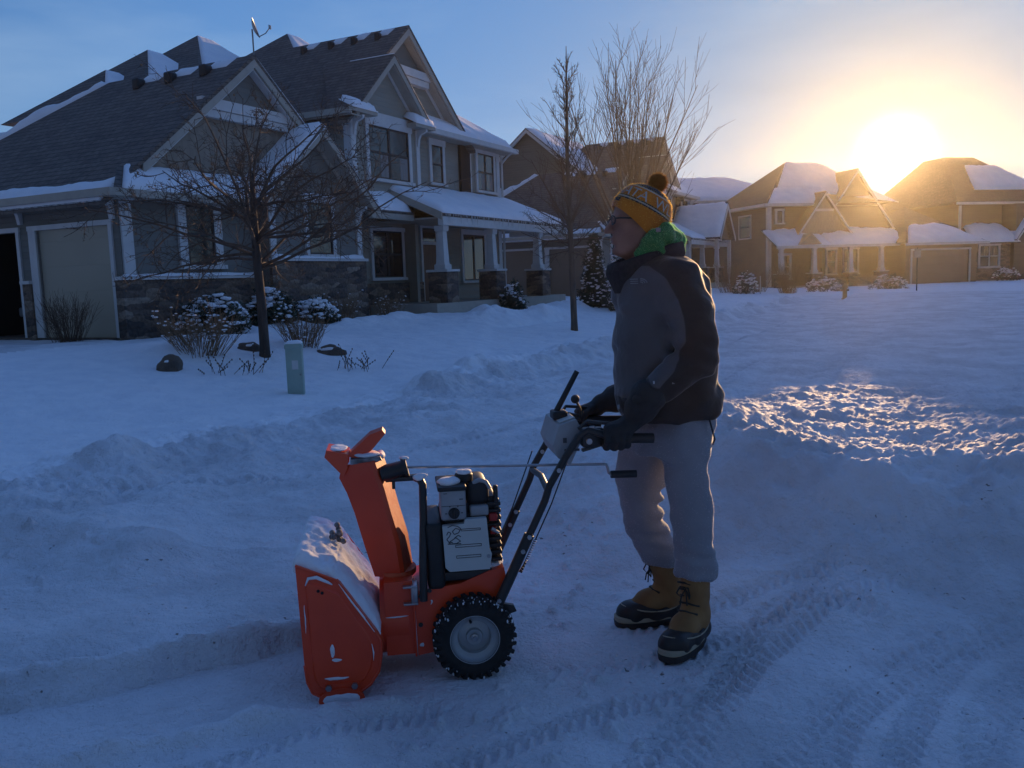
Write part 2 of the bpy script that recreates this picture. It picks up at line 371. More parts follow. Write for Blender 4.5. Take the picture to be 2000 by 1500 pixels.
    m2 = nd(nt, 'ShaderNodeVectorMath', operation='MULTIPLY'); L(m1.outputs[0], m2.inputs[0]); L(wt.outputs['Result'], m2.inputs[1])
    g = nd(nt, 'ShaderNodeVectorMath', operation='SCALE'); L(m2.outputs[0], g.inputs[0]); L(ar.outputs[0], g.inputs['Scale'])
    # thin high cloud, a little brighter low down on the sun's side
    mp = nd(nt, 'ShaderNodeMapping'); mp.inputs['Scale'].default_value = (1.2, 1.2, 5); L(tc.outputs['Generated'], mp.inputs['Vector'])
    cn = nd(nt, 'ShaderNodeTexNoise', i_Scale=2.2, i_Detail=5, i_Roughness=.55); L(mp.outputs[0], cn.inputs['Vector'])
    cr = nd(nt, 'ShaderNodeMapRange'); cr.inputs['From Min'].default_value = .42; cr.inputs['From Max'].default_value = .75
    cr.inputs['To Min'].default_value = .0; cr.inputs['To Max'].default_value = .32; L(cn.outputs['Fac'], cr.inputs['Value'])
    cm = nd(nt, 'ShaderNodeMix', data_type='RGBA', blend_type='MIX'); L(cr.outputs[0], cm.inputs['Factor'])
    L(g.outputs[0], cm.inputs['A']); cm.inputs['B'].default_value = (*CLOUD_COL, 1)
    ad = nd(nt, 'ShaderNodeVectorMath', operation='ADD'); L(cm.outputs['Result'], ad.inputs[0]); L(tot.outputs[0], ad.inputs[1])
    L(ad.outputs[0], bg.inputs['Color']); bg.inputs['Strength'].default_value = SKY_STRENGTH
AUREOLE = ((1.6, 3, 14, (1, .93, .70)), (2.6, 1.2, 1.0, (1, .72, .30)))
SKY_TINT = (.78, 1.42, 2.75); CLOUD_COL = (2.2, 3.0, 4.0); SHOULDER = (2.1, 3.0, 4.7)
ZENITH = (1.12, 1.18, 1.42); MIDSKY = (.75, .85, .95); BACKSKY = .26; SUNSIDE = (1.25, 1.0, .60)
def setup_sun():
    ld = bpy.data.lights.new('sun', 'SUN'); ld.energy = SUN_POWER; ld.angle = R(.55); ld.color = (1, .62, .30)
    o = bpy.data.objects.new('sun', ld); COL.objects.link(o)
    o.rotation_euler = SUN_DIR.to_track_quat('Z', 'Y').to_euler(); o.location = (30, 60, 40)
def setup_haze():
    m = bpy.data.materials.new('haze_air'); m.use_nodes = True
    nt = m.node_tree; nt.nodes.clear()
    out = nd(nt, 'ShaderNodeOutputMaterial'); v = nd(nt, 'ShaderNodeVolumePrincipled')
    v.inputs['Color'].default_value = (1.0, .93, .80, 1); v.inputs['Density'].default_value = HAZE_DENSITY; v.inputs['Anisotropy'].default_value = HAZE_G
    nt.links.new(v.outputs[0], out.inputs['Volume']); MATS['haze_air'] = m
    b = MB(); b.box(-60, 75, -25, 92, -1.0, 11.6)
    o = b.build('haze', 'haze_air'); o['kind'] = 'stuff'
def setup_render():
    SC.view_settings.view_transform = 'Standard'; SC.view_settings.look = 'None'
    SC.view_settings.gamma = 1; SC.view_settings.exposure = EXPOSURE; SC.view_settings.use_curve_mapping = False
    SC.render.engine = 'CYCLES'
    c = SC.cycles
    c.use_denoising = True; c.max_bounces = 5; c.diffuse_bounces = 3; c.glossy_bounces = 2; c.transmission_bounces = 4
    c.volume_bounces = 0; c.transparent_max_bounces = 8; c.sample_clamp_indirect = 6; c.caustics_reflective = False; c.caustics_refractive = False
EXPOSURE = 0.45
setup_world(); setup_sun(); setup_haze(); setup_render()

# ------------------------------------------------------------------ ground
HC = np.array([-7.75, 17.66]); AZH = R(27.19)
E1 = np.array([math.sin(AZH), math.cos(AZH)]); E2 = np.array([-math.cos(AZH), math.sin(AZH)])
def to_house(x, y):
    dx = x - HC[0]; dy = y - HC[1]
    return dx * E1[0] + dy * E1[1], dx * E2[0] + dy * E2[1]
def from_house(t, s):
    return HC[0] + t * E1[0] + s * E2[0], HC[1] + t * E1[1] + s * E2[1]
def seg_dist(x, y, pts):
    """signed side distance and arc length to a polyline"""
    best = np.full_like(x, 1e9); side = np.zeros_like(x); arc = np.zeros_like(x); acc = 0
    for (ax, ay), (bx, by) in zip(pts[:-1], pts[1:]):
        dx, dy = bx - ax, by - ay; l = math.hypot(dx, dy)
        u = np.clip(((x - ax) * dx + (y - ay) * dy) / (l * l), 0, 1)
        px = x - (ax + u * dx); py = y - (ay + u * dy); d = np.hypot(px, py)
        k = d < best
        best = np.where(k, d, best); side = np.where(k, (dx * py - dy * px) / l, side); arc = np.where(k, acc + u * l, arc)
        acc += l
    return best, side, arc
def smooth_line(pts, n=8):
    out = []
    P = [pts[0]] + list(pts) + [pts[-1]]
    for i in range(1, len(P) - 2):
        p0, p1, p2, p3 = [np.array(q, float) for q in P[i - 1:i + 3]]
        for k in range(n):
            t = k / n
            out.append(tuple(.5 * (2 * p1 + (p2 - p0) * t + (2 * p0 - 5 * p1 + 4 * p2 - p3) * t * t + (3 * p1 - p0 - 3 * p2 + p3) * t ** 3)))
    out.append(tuple(P[-1])); return out
PATH = smooth_line([(-4.2, 2.55), (-2.9, 2.62), (-1.95, 2.78), (-1.35, 2.98), (-.85, 3.24), (-.45, 3.42), (.3, 3.50), (1.4, 3.66), (3.0, 3.80)])
MOUND = smooth_line([(1.5, 5.7), (1.43, 5.3), (1.6, 4.85), (1.93, 4.52), (2.26, 4.42), (2.75, 4.6), (3.4, 5.2), (4.2, 5.9), (5.2, 6.6)])
TRACKS = [
    (smooth_line([(.95, 2.2), (1.2, 2.6), (1.5, 3.0), (1.8, 3.3), (2.3, 3.6)]), .06),
    (smooth_line([(.5, 2.25), (.8, 2.6), (1.1, 2.95), (1.45, 3.3), (1.75, 3.45)]), .07),
    (smooth_line([(.15, 2.3), (.38, 2.62), (.7, 3.05), (1.0, 3.55), (1.2, 3.72), (1.6, 3.62)]), .055),
    (smooth_line([(.1, 3.25), (.5, 3.32), (.95, 3.55), (1.5, 4.0)]), .05),
    (smooth_line([(1.7, 2.5), (1.95, 2.9), (2.4, 3.2)]), .07),
    (smooth_line([(.35, 2.35), (.62, 2.85), (.95, 3.35), (1.35, 3.72), (1.7, 3.83)]), .085),
    (smooth_line([(.75, 2.2), (1.05, 2.75), (1.45, 3.15), (1.95, 3.5)]), .085),
    (smooth_line([(1.35, 2.3), (1.55, 2.75), (1.9, 3.1), (2.5, 3.4)]), .085),
    (smooth_line([(.45, 3.62), (.9, 3.80), (1.3, 3.95), (1.9, 4.2)]), .05),
    (smooth_line([(-.55, 2.35), (-.2, 2.62), (.25, 2.9), (.6, 3.05)]), .06),
    (smooth_line([(-1.3, 2.3), (-.9, 2.52), (-.5, 2.85), (-.3, 3.0)]), .05),
    (smooth_line([(-1.0, 7.6), (.3, 9.2), (1.6, 11.4), (3.2, 14.5)]), .10),
    (smooth_line([(-.2, 7.0), (1.2, 8.9), (2.4, 11.0), (4.2, 14.2)]), .10),
    (smooth_line([(-4.5, 6.1), (-2.5, 6.4), (-.6, 7.1), (.8, 8.4)]), .10),
]
LIT_MOUND_H = .32
def ground_z(x, y, fine=True):
    x = np.asarray(x, float); y = np.asarray(y, float)
    t, s = to_house(x, y); r = np.hypot(x, y)
    far = .38 * sstep(15, 52, y)
    lawn = sstep(-8.9, -1.5, s) * .52 * (1 - .35 * sstep(18, 60, t))
    z = far * (1 - sstep(-8.9, -3, s) * .5) + lawn
    z = np.minimum(z, .66)
    n1 = fbm2(x * .55, y * .55, 4, 3) - .5
    n2 = fbm2(x * 2.1, y * 2.1, 4, 11) - .5
    lawnm = sstep(-8.6, -7.4, s)
    z = z + n1 * .10 * lawnm + n2 * .03 * lawnm
    # ploughed bank along the kerb
    bn = fbm2(x * 1.6, y * 1.6, 4, 21)
    inl = 1 - sstep(20, 34, t)
    z = z + np.exp(-((s + 9.0) / .9) ** 2) * (fbm2(x * 4.5, y * 4.5, 4, 23, .6) - .45) * .16 * inl
    z = z + np.exp(-((s + 8.75 + (n1 * .8)) / .55) ** 2) * (.10 + .22 * bn) * inl * (.25 + 1.25 * sstep(.36, .64, fbm2(x * .42, y * .42, 3, 25))) * (1 - .75 * sstep(-11, -14, t))
    z = z + np.exp(-((s + 10.0 + n1) / .5) ** 2) * (.02 + .10 * bn) * inl
    # unploughed field right of the cleared lane
    z = z + .13 * sstep(-10.75, -11.05, s + (bn - .5) * .5) * sstep(-2, 3, t) * (1 - sstep(30, 40, t))
    # road: ruts along the street
    roadm = (1 - lawnm)
    z = z + roadm * ((fbm2(t * .35, s * 2.6, 5, 31, .6) - .5) * .09 + (fbm2(x * 3.2, y * 3.2, 4, 33, .6) - .5) * .06) * sstep(4.2, 6.5, y) * (1 - .7 * sstep(14, 40, y))
    # planting bed by the crab apple
    z = z + .16 * np.exp(-(((t + .6) / 2.6) ** 2 + ((s + 3.3) / 1.5) ** 2) ** 2)
    z = z + .18 * np.exp(-(((t + 2.0) / .5) ** 2 + ((s + 3.75) / .45) ** 2))
    # drifts shovelled up along the porch and the front wall
    for (a, b, h, wa, wb) in ((9.6, -3.3, .42, 1.1, .6), (11.6, -4.0, .5, .8, .6), (14.4, -3.4, .35, 1.6, .6), (6.0, -1.9, .25, 2.5, .7), (17.5, -3.0, .3, 1.5, .7), (2.6, -1.1, .2, 1.6, .7)):
        z = z + h * np.exp(-((t - a) / wa) ** 2 - ((s - b) / wb) ** 2) * (.75 + .5 * n2 * 2)
    # walkway cut
    z = z - .12 * np.exp(-((s + 4.6 + .05 * (t - 9)) / .22) ** 2) * sstep(7.4, 8.0, t) * (1 - sstep(11.4, 12.0, t))
    # cleared house drive, left of the garage wall
    dm = sstep(-11, -10.6, t) * (1 - sstep(-.45, -.2, t)) * sstep(-.6, -.2, s) * (1 - sstep(6.6, 7, s))
    z = z * (1 - dm) + dm * .56
    # windrow in the left foreground
    d, sd, ar = seg_dist(x, y, [(-5.5, 4.9), (-3.2, 5.0), (-2.45, 4.98), (-2.1, 4.7), (-1.72, 4.4)])
    z = z + np.exp(-(d / .34) ** 2) * (.10 + .16 * fbm2(x * 2.3, y * 2.3, 4, 41)) * sstep(-1.55, -2.1, x)
    z = z + (.05 + .09 * (fbm2(x * 1.3, y * 1.3, 4, 43) - .4)) * np.exp(-(((x + 2.6) / 1.1) ** 2 + ((y - 3.95) / .55) ** 2))
    # snow thrown up at the street end of the drive (the heap the low sun catches)
    cx, cy = 3.45, 7.0
    ux = (x - cx) * .83 + (y - cy) * -.55; uy = (x - cx) * .55 + (y - cy) * .83
    q = np.sqrt((ux / 3.7) ** 2 + (uy / 3.8) ** 2)
    mm = 1 - sstep(.72, 1.12, q + (fbm2(x * .9, y * .9, 3, 51) - .5) * .25)
    rough = fbm2(x * 1.5, y * 1.5, 5, 53, .6) - .5
    lump = fbm2(x * 5.5, y * 5.5, 4, 57, .6) - .5
    z = z + mm * (LIT_MOUND_H * 1.3 + rough * .17 + lump * .05 + (fbm2(x * 13, y * 13, 3, 59) - .5) * .030 + (fbm2(x * 30, y * 30, 2, 60) - .5) * .034 - LIT_MOUND_H * .9 * sstep(4.6, 11.5, y))
    z = z + .26 * np.exp(-(((x - 1.15) / .5) ** 2 + ((y - 6.3) / 1.2) ** 2))  # hidden hump behind the man, added to shade the foreground snow
    d, sd, ar = seg_dist(x, y, MOUND)
    crest = np.exp(-(np.where(sd > 0, d / .5, d / .34)) ** 2)
    z = z + crest * (1 - mm * .6) * (LIT_MOUND_H * .85 + rough * .20 + lump * .10)
    if fine:
        near = 1 - sstep(9, 16, r)
        # swept path in front of the blower
        d, sd, ar = seg_dist(x, y, PATH)
        w = .315
        cut = 1 - sstep(w - .012, w + .014, d + (fbm2(x * 9, y * 9, 3, 69) - .5) * .06 + (fbm2(x * 2.2, y * 2.2, 2, 64) - .5) * .12)
        body = sstep(.75, 1.25, ar) * 0 + 1
        leftm = 1 - sstep(-.75, -.35, x)
        berm = np.exp(-((d - w - .07) / .06) ** 2) * (.018 + .05 * fbm2(x * 7, y * 7, 3, 61))
        streak = (fbm2(ar * 1.2, sd * 22, 4, 63) - .5) * .012
        base_rough = (fbm2(x * 6, y * 6, 5, 65, .6) - .5) * .036 + (fbm2(x * 1.6, y * 1.6, 3, 66) - .5) * .035
        clod = np.clip(fbm2(x * 13, y * 13, 3, 67, .6) - .66, 0, 1) * .16 * sstep(.5, .75, fbm2(x * .7, y * .7, 2, 68) + .12)
        ruf = (base_rough + clod) * roadm * near * (1 - mm * .3)
        ruf = ruf * (1 - cut * leftm) + (-.006 + streak * 1.6) * cut * leftm + (berm * 1.7 + .055 * sstep(w, w + .35, d) * sstep(1.3, .75, d) + .042) * leftm * (1 - cut)
        # keep the snow level under the wheels and boots
        flat = np.exp(-(((x + .2) / .45) ** 2 + ((y - 3.42) / .4) ** 2) ** 2) + np.exp(-(((x - .62) / .35) ** 2 + ((y - 3.6) / .3) ** 2) ** 2) + np.exp(-(((x + .78) / .25) ** 2 + ((y - 3.3) / .45) ** 2) ** 2)
        ruf = ruf * (1 - .8 * np.clip(flat, 0, 1))
        z = z + ruf
        # tyre tread pressed into the snow
        nearm = r < 16
        for pts, hw in TRACKS:
            xs, ys = x[nearm], y[nearm]
            d, sd, ar = seg_dist(xs, ys, pts)
            band = 1 - sstep(hw * .85, hw * 1.1, d)
            per = .058 if hw < .095 else .11
            hw = hw * .8
            lug = np.sin(2 * math.pi * (ar + np.abs(sd) * .7) / per)
            gap = .35 + .65 * sstep(.3, .6, fbm2(xs * 1.1, ys * 1.1, 2, 71) * 1.2)
            z[nearm] += band * gap * (-.005 + .009 * np.tanh(lug * 2.5)) * (1 if per < .1 else 1.5)
        # little ripples and grains everywhere on the lawns
        z = z + (fbm2(x * 3.5, y * 3.5, 4, 81) - .5) * .03 * lawnm
    return z
def gz(x, y):
    return float(ground_z(np.array([x]), np.array([y]), False)[0])
def build_ground():
    naz, nr = GRID
    az = np.radians(np.linspace(-57, 57, naz))
    u = np.linspace(0, 1, nr)
    rr = np.exp(np.log(1.25) + (np.log(170.0) - np.log(1.25)) * u)
    A, RR = np.meshgrid(az, rr)
    X = RR * np.sin(A); Y = RR * np.cos(A)
    Z = ground_z(X.ravel(), Y.ravel()).reshape(X.shape)
    V = np.stack([X.ravel(), Y.ravel(), Z.ravel()], 1)
    idx = np.arange(naz * nr).reshape(nr, naz)
    F = np.stack([idx[:-1, :-1], idx[:-1, 1:], idx[1:, 1:], idx[1:, :-1]], -1).reshape(-1, 4)
    # vertex normals of the whole sheet, so that the pieces meet without a seam
    dxa = np.gradient(np.stack([X, Y, Z], -1), axis=1); dra = np.gradient(np.stack([X, Y, Z], -1), axis=0)
    N = np.cross(dra, dxa); N /= np.linalg.norm(N, axis=-1, keepdims=True); N *= np.sign(N[..., 2:3]); N = N.reshape(-1, 3)
    cx = V[F].mean(1)
    t, s = to_house(cx[:, 0], cx[:, 1]); r = np.hypot(cx[:, 0], cx[:, 1])
    wob = (fbm2(cx[:, 0] * .8, cx[:, 1] * .8, 3, 91) - .5) * .6
    lawn = s > -8.75 + wob * .3
    hdrive = (t > -10.8) & (t < -.3) & (s > -.4) & (s < 6.8)
    fore = (~lawn) & (cx[:, 1] < 5.15 + .18 * cx[:, 0] + wob * .4)
    road = (~lawn) & (~fore) & (t < 30)
    ground = ~(hdrive | fore | road)
    for name, msk, mat in (('ground', ground, 'snow'), ('road', road, 'snow_road'), ('driveway', fore, 'snow_drive'), ('house_drive', hdrive & lawn, 'snow_drive')):
        f = F[msk]; used = np.unique(f); mp = np.full(len(V), -1, np.int64); mp[used] = np.arange(len(used))
        o = np_mesh(name, V[used], mp[f], mat)
        o.data.normals_split_custom_set_from_vertices(N[used].astype(np.float32))
        structure(o)
        if name == 'ground': gob = o
    # coarse sheet for everything outside the photographed sector and out to the horizon
    az2 = np.radians(np.linspace(57, 303, 160)); rr2 = np.exp(np.linspace(np.log(.4), np.log(170), 90))
    A, RR = np.meshgrid(az2, rr2); X = RR * np.sin(A); Y = RR * np.cos(A)
    Z = ground_z(X.ravel(), Y.ravel(), False).reshape(X.shape)
    V2 = np.stack([X.ravel(), Y.ravel(), Z.ravel()], 1); idx = np.arange(V2.shape[0]).reshape(X.shape)
    F2 = np.stack([idx[:-1, :-1], idx[:-1, 1:], idx[1:, 1:], idx[1:, :-1]], -1).reshape(-1, 4)
    az3 = np.radians(np.linspace(0, 360, 181)); rr3 = np.array([169.5, 260, 500, 1200, 3000])
    A, RR = np.meshgrid(az3, rr3); X = RR * np.sin(A); Y = RR * np.cos(A); Z = np.full(X.shape, .25); Z[0] = ground_z(X[0], Y[0], False) - .02
    V3 = np.stack([X.ravel(), Y.ravel(), Z.ravel()], 1); idx = np.arange(V3.shape[0]).reshape(X.shape) + len(V2)
    F3 = np.stack([idx[:-1, :-1], idx[:-1, 1:], idx[1:, 1:], idx[1:, :-1]], -1).reshape(-1, 4)
    az4 = np.radians(np.linspace(-57, 57, 60)); rr4 = np.array([0.0, .4, .8, 1.26])
    A, RR = np.meshgrid(az4, rr4); X = RR * np.sin(A); Y = RR * np.cos(A); Z = ground_z(X.ravel(), Y.ravel(), False).reshape(X.shape)
    V4 = np.stack([X.ravel(), Y.ravel(), Z.ravel()], 1); idx = np.arange(V4.shape[0]).reshape(X.shape) + len(V2) + len(V3)
    F4 = np.stack([idx[:-1, :-1], idx[:-1, 1:], idx[1:, 1:], idx[1:, :-1]], -1).reshape(-1, 4)
    o = np_mesh('ground', np.vstack([V2, V3, V4]), np.vstack([F2, F3, F4]), 'snow'); structure(o)
GRID = (1000, 860)
build_ground()
# ------------------------------------------------------------------ houses
def slab(parent, poly, mat, th=.14, name='roof'):
    """roof plane: the polygon is its upper face"""
    return MB().prism(poly, (0, 0, -th)).build(name, mat, parent)
def snow_patch(parent, A, B, C, D, th=.14, nu=24, nv=10, edge=.25, seed=1, lift=.0, wob=.5, name='roof_snow', keep=None, ragged=1.0):
    """snow lying on the quad A-B-C-D (A to B along, A to D across): soft edges, uneven depth"""
    A, B, C, D = [np.array(p, float) for p in (A, B, C, D)]
    u = np.linspace(0, 1, nu)[None, :, None]; v = np.linspace(0, 1, nv)[:, None, None]
    P = (A * (1 - u) + B * u) * (1 - v) + (D * (1 - u) + C * u) * v
    lu = (np.linalg.norm(B - A) + np.linalg.norm(C - D)) / 2; lv = (np.linalg.norm(D - A) + np.linalg.norm(C - B)) / 2
    du = np.minimum(u, 1 - u)[..., 0] * lu; dv = np.minimum(v, 1 - v)[..., 0] * lv
    d = np.minimum(du, dv) / edge
    d = d + (fbm2(P[..., 0] * 3.1 + P[..., 2], P[..., 1] * 3.1 - P[..., 2], 3, seed + 7) - .62) * 1.5 * ragged * np.clip(d, 0, 1)
    prof = np.sqrt(np.clip(1 - (1 - np.clip(d, 0, 1)) ** 2, 0, 1))
    n = fbm2(P[..., 0] * 1.3 + P[..., 2], P[..., 1] * 1.3 - P[..., 2] * .7, 4, seed)
    h = th * prof * (1 - wob + 2 * wob * n)
    if keep is not None: h = np.where(n > keep, h, -.03)
    P[..., 2] += h + lift + .004
    low = P.copy(); low[..., 2] -= h + .03
    idx = np.arange(nu * nv).reshape(nv, nu)
    F = np.stack([idx[:-1, :-1], idx[:-1, 1:], idx[1:, 1:], idx[1:, :-1]], -1).reshape(-1, 4)
    rim = np.concatenate([idx[0, :], idx[1:, -1], idx[-1, -2::-1], idx[-2:0:-1, 0]])
    V = np.vstack([P.reshape(-1, 3), low.reshape(-1, 3)[rim]])
    k = len(rim); off = nu * nv
    S = [[rim[i], off + i, off + (i + 1) % k, rim[(i + 1) % k]] for i in range(k)]
    return np_mesh(name, V, np.vstack([F, np.array(S)]), 'snow_roof', parent)
def TF(s0):      # wall facing -s: u runs along t, o is outward
    return lambda u, o, z: (u, s0 - o, z)
def TL(t0):      # wall facing -t: u runs along s
    return lambda u, o, z: (t0 - o, u, z)
def window(parent, T, u0, u1, z0, z1, cols=1, w=.10, hung=True, trim='trim', sill=True, head=.0, curtain=False, muntin=False, proud=.06):
    f = MB()
    f.box(u0 - w, u0, 0, proud, z0, z1, T=T); f.box(u1, u1 + w, 0, proud, z0, z1, T=T)
    f.box(u0 - w - .03, u1 + w + .03, 0, proud + .02, z1, z1 + w + head, T=T)
    f.box(u0 - w - (.05 if sill else 0), u1 + w + (.05 if sill else 0), 0, proud + (.05 if sill else .0), z0 - .09, z0, T=T)
    win = f.build('window', trim, parent)
    b = MB(); cw = (u1 - u0) / cols
    for k in range(cols):
        a = u0 + k * cw; c = a + cw; e = .045
        b.box(a, a + e, .0, .04, z0, z1, T=T); b.box(c - e, c, .0, .04, z0, z1, T=T)
        b.box(a + e, c - e, .0, .039, z0, z0 + e, T=T); b.box(a + e, c - e, .0, .039, z1 - e, z1, T=T)
        if hung:
            zm = (z0 + z1) / 2; b.box(a + e, c - e, .0, .045, zm - .03, zm + .03, T=T)
        if muntin:
            b.box((a + c) / 2 - .012, (a + c) / 2 + .012, .012, .03, (z0 + z1) / 2 + .03, z1 - e, T=T)
    b.build('sash', 'black_plastic' if trim == 'trim' and not muntin else trim, win)
    for k in range(cols):
        a = u0 + k * cw
        MB().box(a + .045, a + cw - .045, .004, .018, z0 + .045, z1 - .045, T=T).build('pane', 'glass', win)
        if curtain:
            MB().box(a + cw * .55, a + cw - .05, .019, .021, z0 + .06, (z0 + z1) / 2 - .04, T=T).build('blind', 'curtain', win)
    return win
def board(parent, name, boxes, mat='trim', T=None):
    for q in boxes: o = MB().box(*q, T=T).build(name, mat, parent)
    return o
def rake(parent, P0, P1, P2, s, w=.22, th=.05, mat='trim', name='rake_trim'):
    """two boards of a gable edge below the roof line P0 (left foot) - P1 (peak) - P2 (right foot), each (t, z)"""
    b = MB()
    for (a, c) in ((P0, P1), (P1, P2)):
        b.prism([(a[0], s, a[1]), (c[0], s, c[1]), (c[0], s, c[1] - w), (a[0], s, a[1] - w)], (0, -th, 0))
    return b.build(name, mat, parent)
def bracket(parent, T, u, z, dep=.38, h=.5, w=.1, mat='trim'):
    pts = [(0, 0), (0, -h), (.07, -h), (.1, -h * .6), (.16, -h * .32), (dep * .7, -.13), (dep, -.08), (dep, 0)]
    b = MB(); b.prism([(u - w / 2, o, z + dz) for o, dz in pts], (w, 0, 0), T=T)
    return b.build('bracket', mat, parent)
def vent(parent, P, r=.2):
    """dark box vent near the ridge with snow caught on its uphill side"""
    x, y, z = P
    b = MB(); b.rbox(x - r, x + r * .9, y - r * .8, y + r * .8, z - .12, z + .16, .05)
    o = b.build('roof_vent', 'black_plastic', parent, True, 40)
    return o
def column(parent, t, s, zb, zt, ztop_stone):
    c = MB()
    c.rbox(t - .19, t + .19, s - .19, s + .19, ztop_stone + .07, ztop_stone + .22, .02)
    c.loft([[(t + a * w, s + b * w, z) for a, b in ((-1, -1), (1, -1), (1, 1), (-1, 1))] for z, w in ((ztop_stone + .22, .155), (ztop_stone + .27, .14), (zt - .16, .105), (zt - .15, .15), (zt, .16))])
    o = c.build('column', 'trim', parent)
    b = MB(); b.rbox(t - .33, t + .33, s - .33, s + .33, zb, ztop_stone, .03)
    b.build('stone_base', 'stone', o)
    MB().rbox(t - .37, t + .37, s - .37, s + .37, ztop_stone, ztop_stone + .07, .015).build('cap_stone', 'trim', o)
    return o
def hip_cap(parent, t, s, z, b=2.6, pitch=.8, mat='shingle', snow=True, seed=0):
    zb = z - pitch * b; rg = .12
    A = (t - b, s - b, zb); B = (t + rg + b, s - b, zb); Cc = (t + rg + b, s + b, zb); D = (t - b, s + b, zb); P = (t, s, z); Q = (t + rg, s, z)
    m = MB(); m.add([A, B, Cc, D, P, Q], [(0, 1, 5, 4), (1, 2, 5), (2, 3, 4, 5), (3, 0, 4), (3, 2, 1, 0)])
    o = m.build('roof', mat, parent)
    if snow:
        snow_patch(parent, (A[0] + .3, A[1] + .1, A[2] + .1), (B[0], B[1], B[2]), Q, P, .11, 18, 10, .25, 70 + seed, wob=.3)
    return o

def build_house(name, label, T0, variant=0):
    loc = from_house(T0, 0)
    h = thing(name, label, 'house', (loc[0], loc[1], 0), R(90) - AZH)
    v1 = variant == 1
    sid = 'siding' if not v1 else 'siding_dark'
    dk = 'siding_dark'
    roofm = 'shingle'
    gz0 = .30
    # ---- garage wing -------------------------------------------------------------
    w = MB()
    for (a, b, z0, z1) in ((0.0, .27, gz0, 3.55), (.27, 2.55, 2.90, 3.55), (2.55, 3.20, gz0, 3.55), (3.2, 5.7, 2.90, 3.55), (5.7, 6.35, gz0, 3.55), (6.35, 9.2, gz0, 3.55)):
        w.box(a, b, -.15, 0, z0, z1, T=TL(0))
    w.box(.15, 4.0, .0, .15, gz0, 3.6)
    w.box(.15, 7.6, 9.05, 9.2, gz0, 3.55)
    w.build('wall', dk, h)
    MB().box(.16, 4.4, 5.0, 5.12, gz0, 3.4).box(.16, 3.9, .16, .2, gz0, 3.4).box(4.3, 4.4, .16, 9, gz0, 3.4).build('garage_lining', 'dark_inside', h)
    MB().box(.0, 7.4, .0, 9.0, .45, .62).build('floor_slab', 'rock', h)
    d = MB().box(.27, 2.55, -.11, -.06, .62, 2.9, T=TL(0)).build('garage_door', 'door_panels' if not v1 else 'door_panels_dark', h)
    fr = MB()
    for (a, b) in ((.17, .27), (2.55, 2.78), (3.10, 3.2), (5.7, 5.85)): fr.box(a, b, 0, .04, .62, 2.9, T=TL(0))
    fr.box(.15, 2.80, 0, .045, 2.9, 3.0, T=TL(0)); fr.box(3.08, 5.87, 0, .045, 2.9, 3.0, T=TL(0))
    fr.box(2.55, 2.60, -.06, 0, .62, 2.9, T=TL(0)); fr.box(.27, .32, -.06, 0, .62, 2.9, T=TL(0))
    fr.build('garage_trim', 'trim', h)
    if v1: MB().box(3.2, 5.7, -.11, -.06, .62, 2.9, T=TL(0)).build('garage_door', 'door_panels_dark', h)
    for q in ((2.80, 3.08), (-.08, .15), (5.88, 9.2)): MB().box(q[0], q[1], 0, .07, gz0, 1.78, T=TL(0)).build('stone_base', 'stone', h)
    MB().box(.0, 3.86, -.08, 0, gz0, 1.78).build('stone_base', 'stone', h)
    MB().box(-.10, 3.84, -.13, -.0, 1.78, 1.85).build('ledge', 'trim', h)
    for q in ((2.78, 3.10), (-.08, .17)): MB().box(q[0], q[1], 0, .12, 1.781, 1.851, T=TL(0)).build('ledge', 'trim', h)
    snow_patch(h, (-.08, -.13, 1.85), (3.8, -.13, 1.85), (3.8, .0, 1.85), (-.08, .0, 1.85), .06, 50, 4, .05, 5)
    board(h, 'corner_board', [(.04, .30, -.05, 0, 1.86, 3.45)])
    bracket(h, TF(0), .17, 3.5); bracket(h, TL(0), .12, 3.5); bracket(h, TL(0), 3.0, 3.5, .42, .45)
    window(h, TF(0), 1.70, 2.50, 2.08, 3.42, 1, w=.22, sill=True)
    # skirt roof and gable of the garage
    gp = 4.05; gzp = 6.97; sl = .80
    e = MB(); ez = 3.55
    skirt = [(-.40, -.45, ez), (3.75, -.45, ez), (3.75, .22, ez + .55), (.28, .22, ez + .55)]
    slab(h, skirt, roofm, .12)
    snow_patch(h, (-.22, -.47, ez), (3.7, -.47, ez), (3.7, .2, ez + .54), (.42, .2, ez + .54), .13, 44, 9, .2, 9, wob=.35)
    g = MB(); g.box(-.46, 3.4, -.55, -.43, ez - .16, ez - .01); g.box(-.57, -.45, -.55, 9.6, ez - .16, ez - .01)
    g.build('gutter', 'trim_tan', h)
    MB().box(-.45, 3.5, -.43, 0, ez - .17, ez - .15).box(-.45, 0, 0, 9.2, ez - .17, ez - .15).build('soffit', 'trim_tan', h)
    gf = MB(); gf.prism([(.45, .2, 3.7), (7.65, .2, 3.7), (7.65, .2, 4.05), (gp, .2, gzp - .08), (.45, .2, 4.05)], (0, .12, 0))
    gf.build('gable_wall', 'shake' if not v1 else 'siding_dark', h)
    zb = 5.60
    board(h, 'gable_beam', [(gp - 1.55, gp + 1.55, .02, .2, zb - .04, zb + .20), (gp - 1.5, gp + 1.5, .06, .2, zb - .22, zb - .05)], 'trim')
    MB().prism([(gp - 1.2, .14, zb + .21), (gp + 1.2, .14, zb + .21), (gp, .14, gzp - .32)], (0, .05, 0)).build('gable_panel', dk, h)
    rake(h, (.62, gzp - .06 - sl * (gp - .62)), (gp, gzp - .06), (7.5, gzp - .06 - sl * (7.5 - gp)), -.08, .24, .05, 'trim_tan')
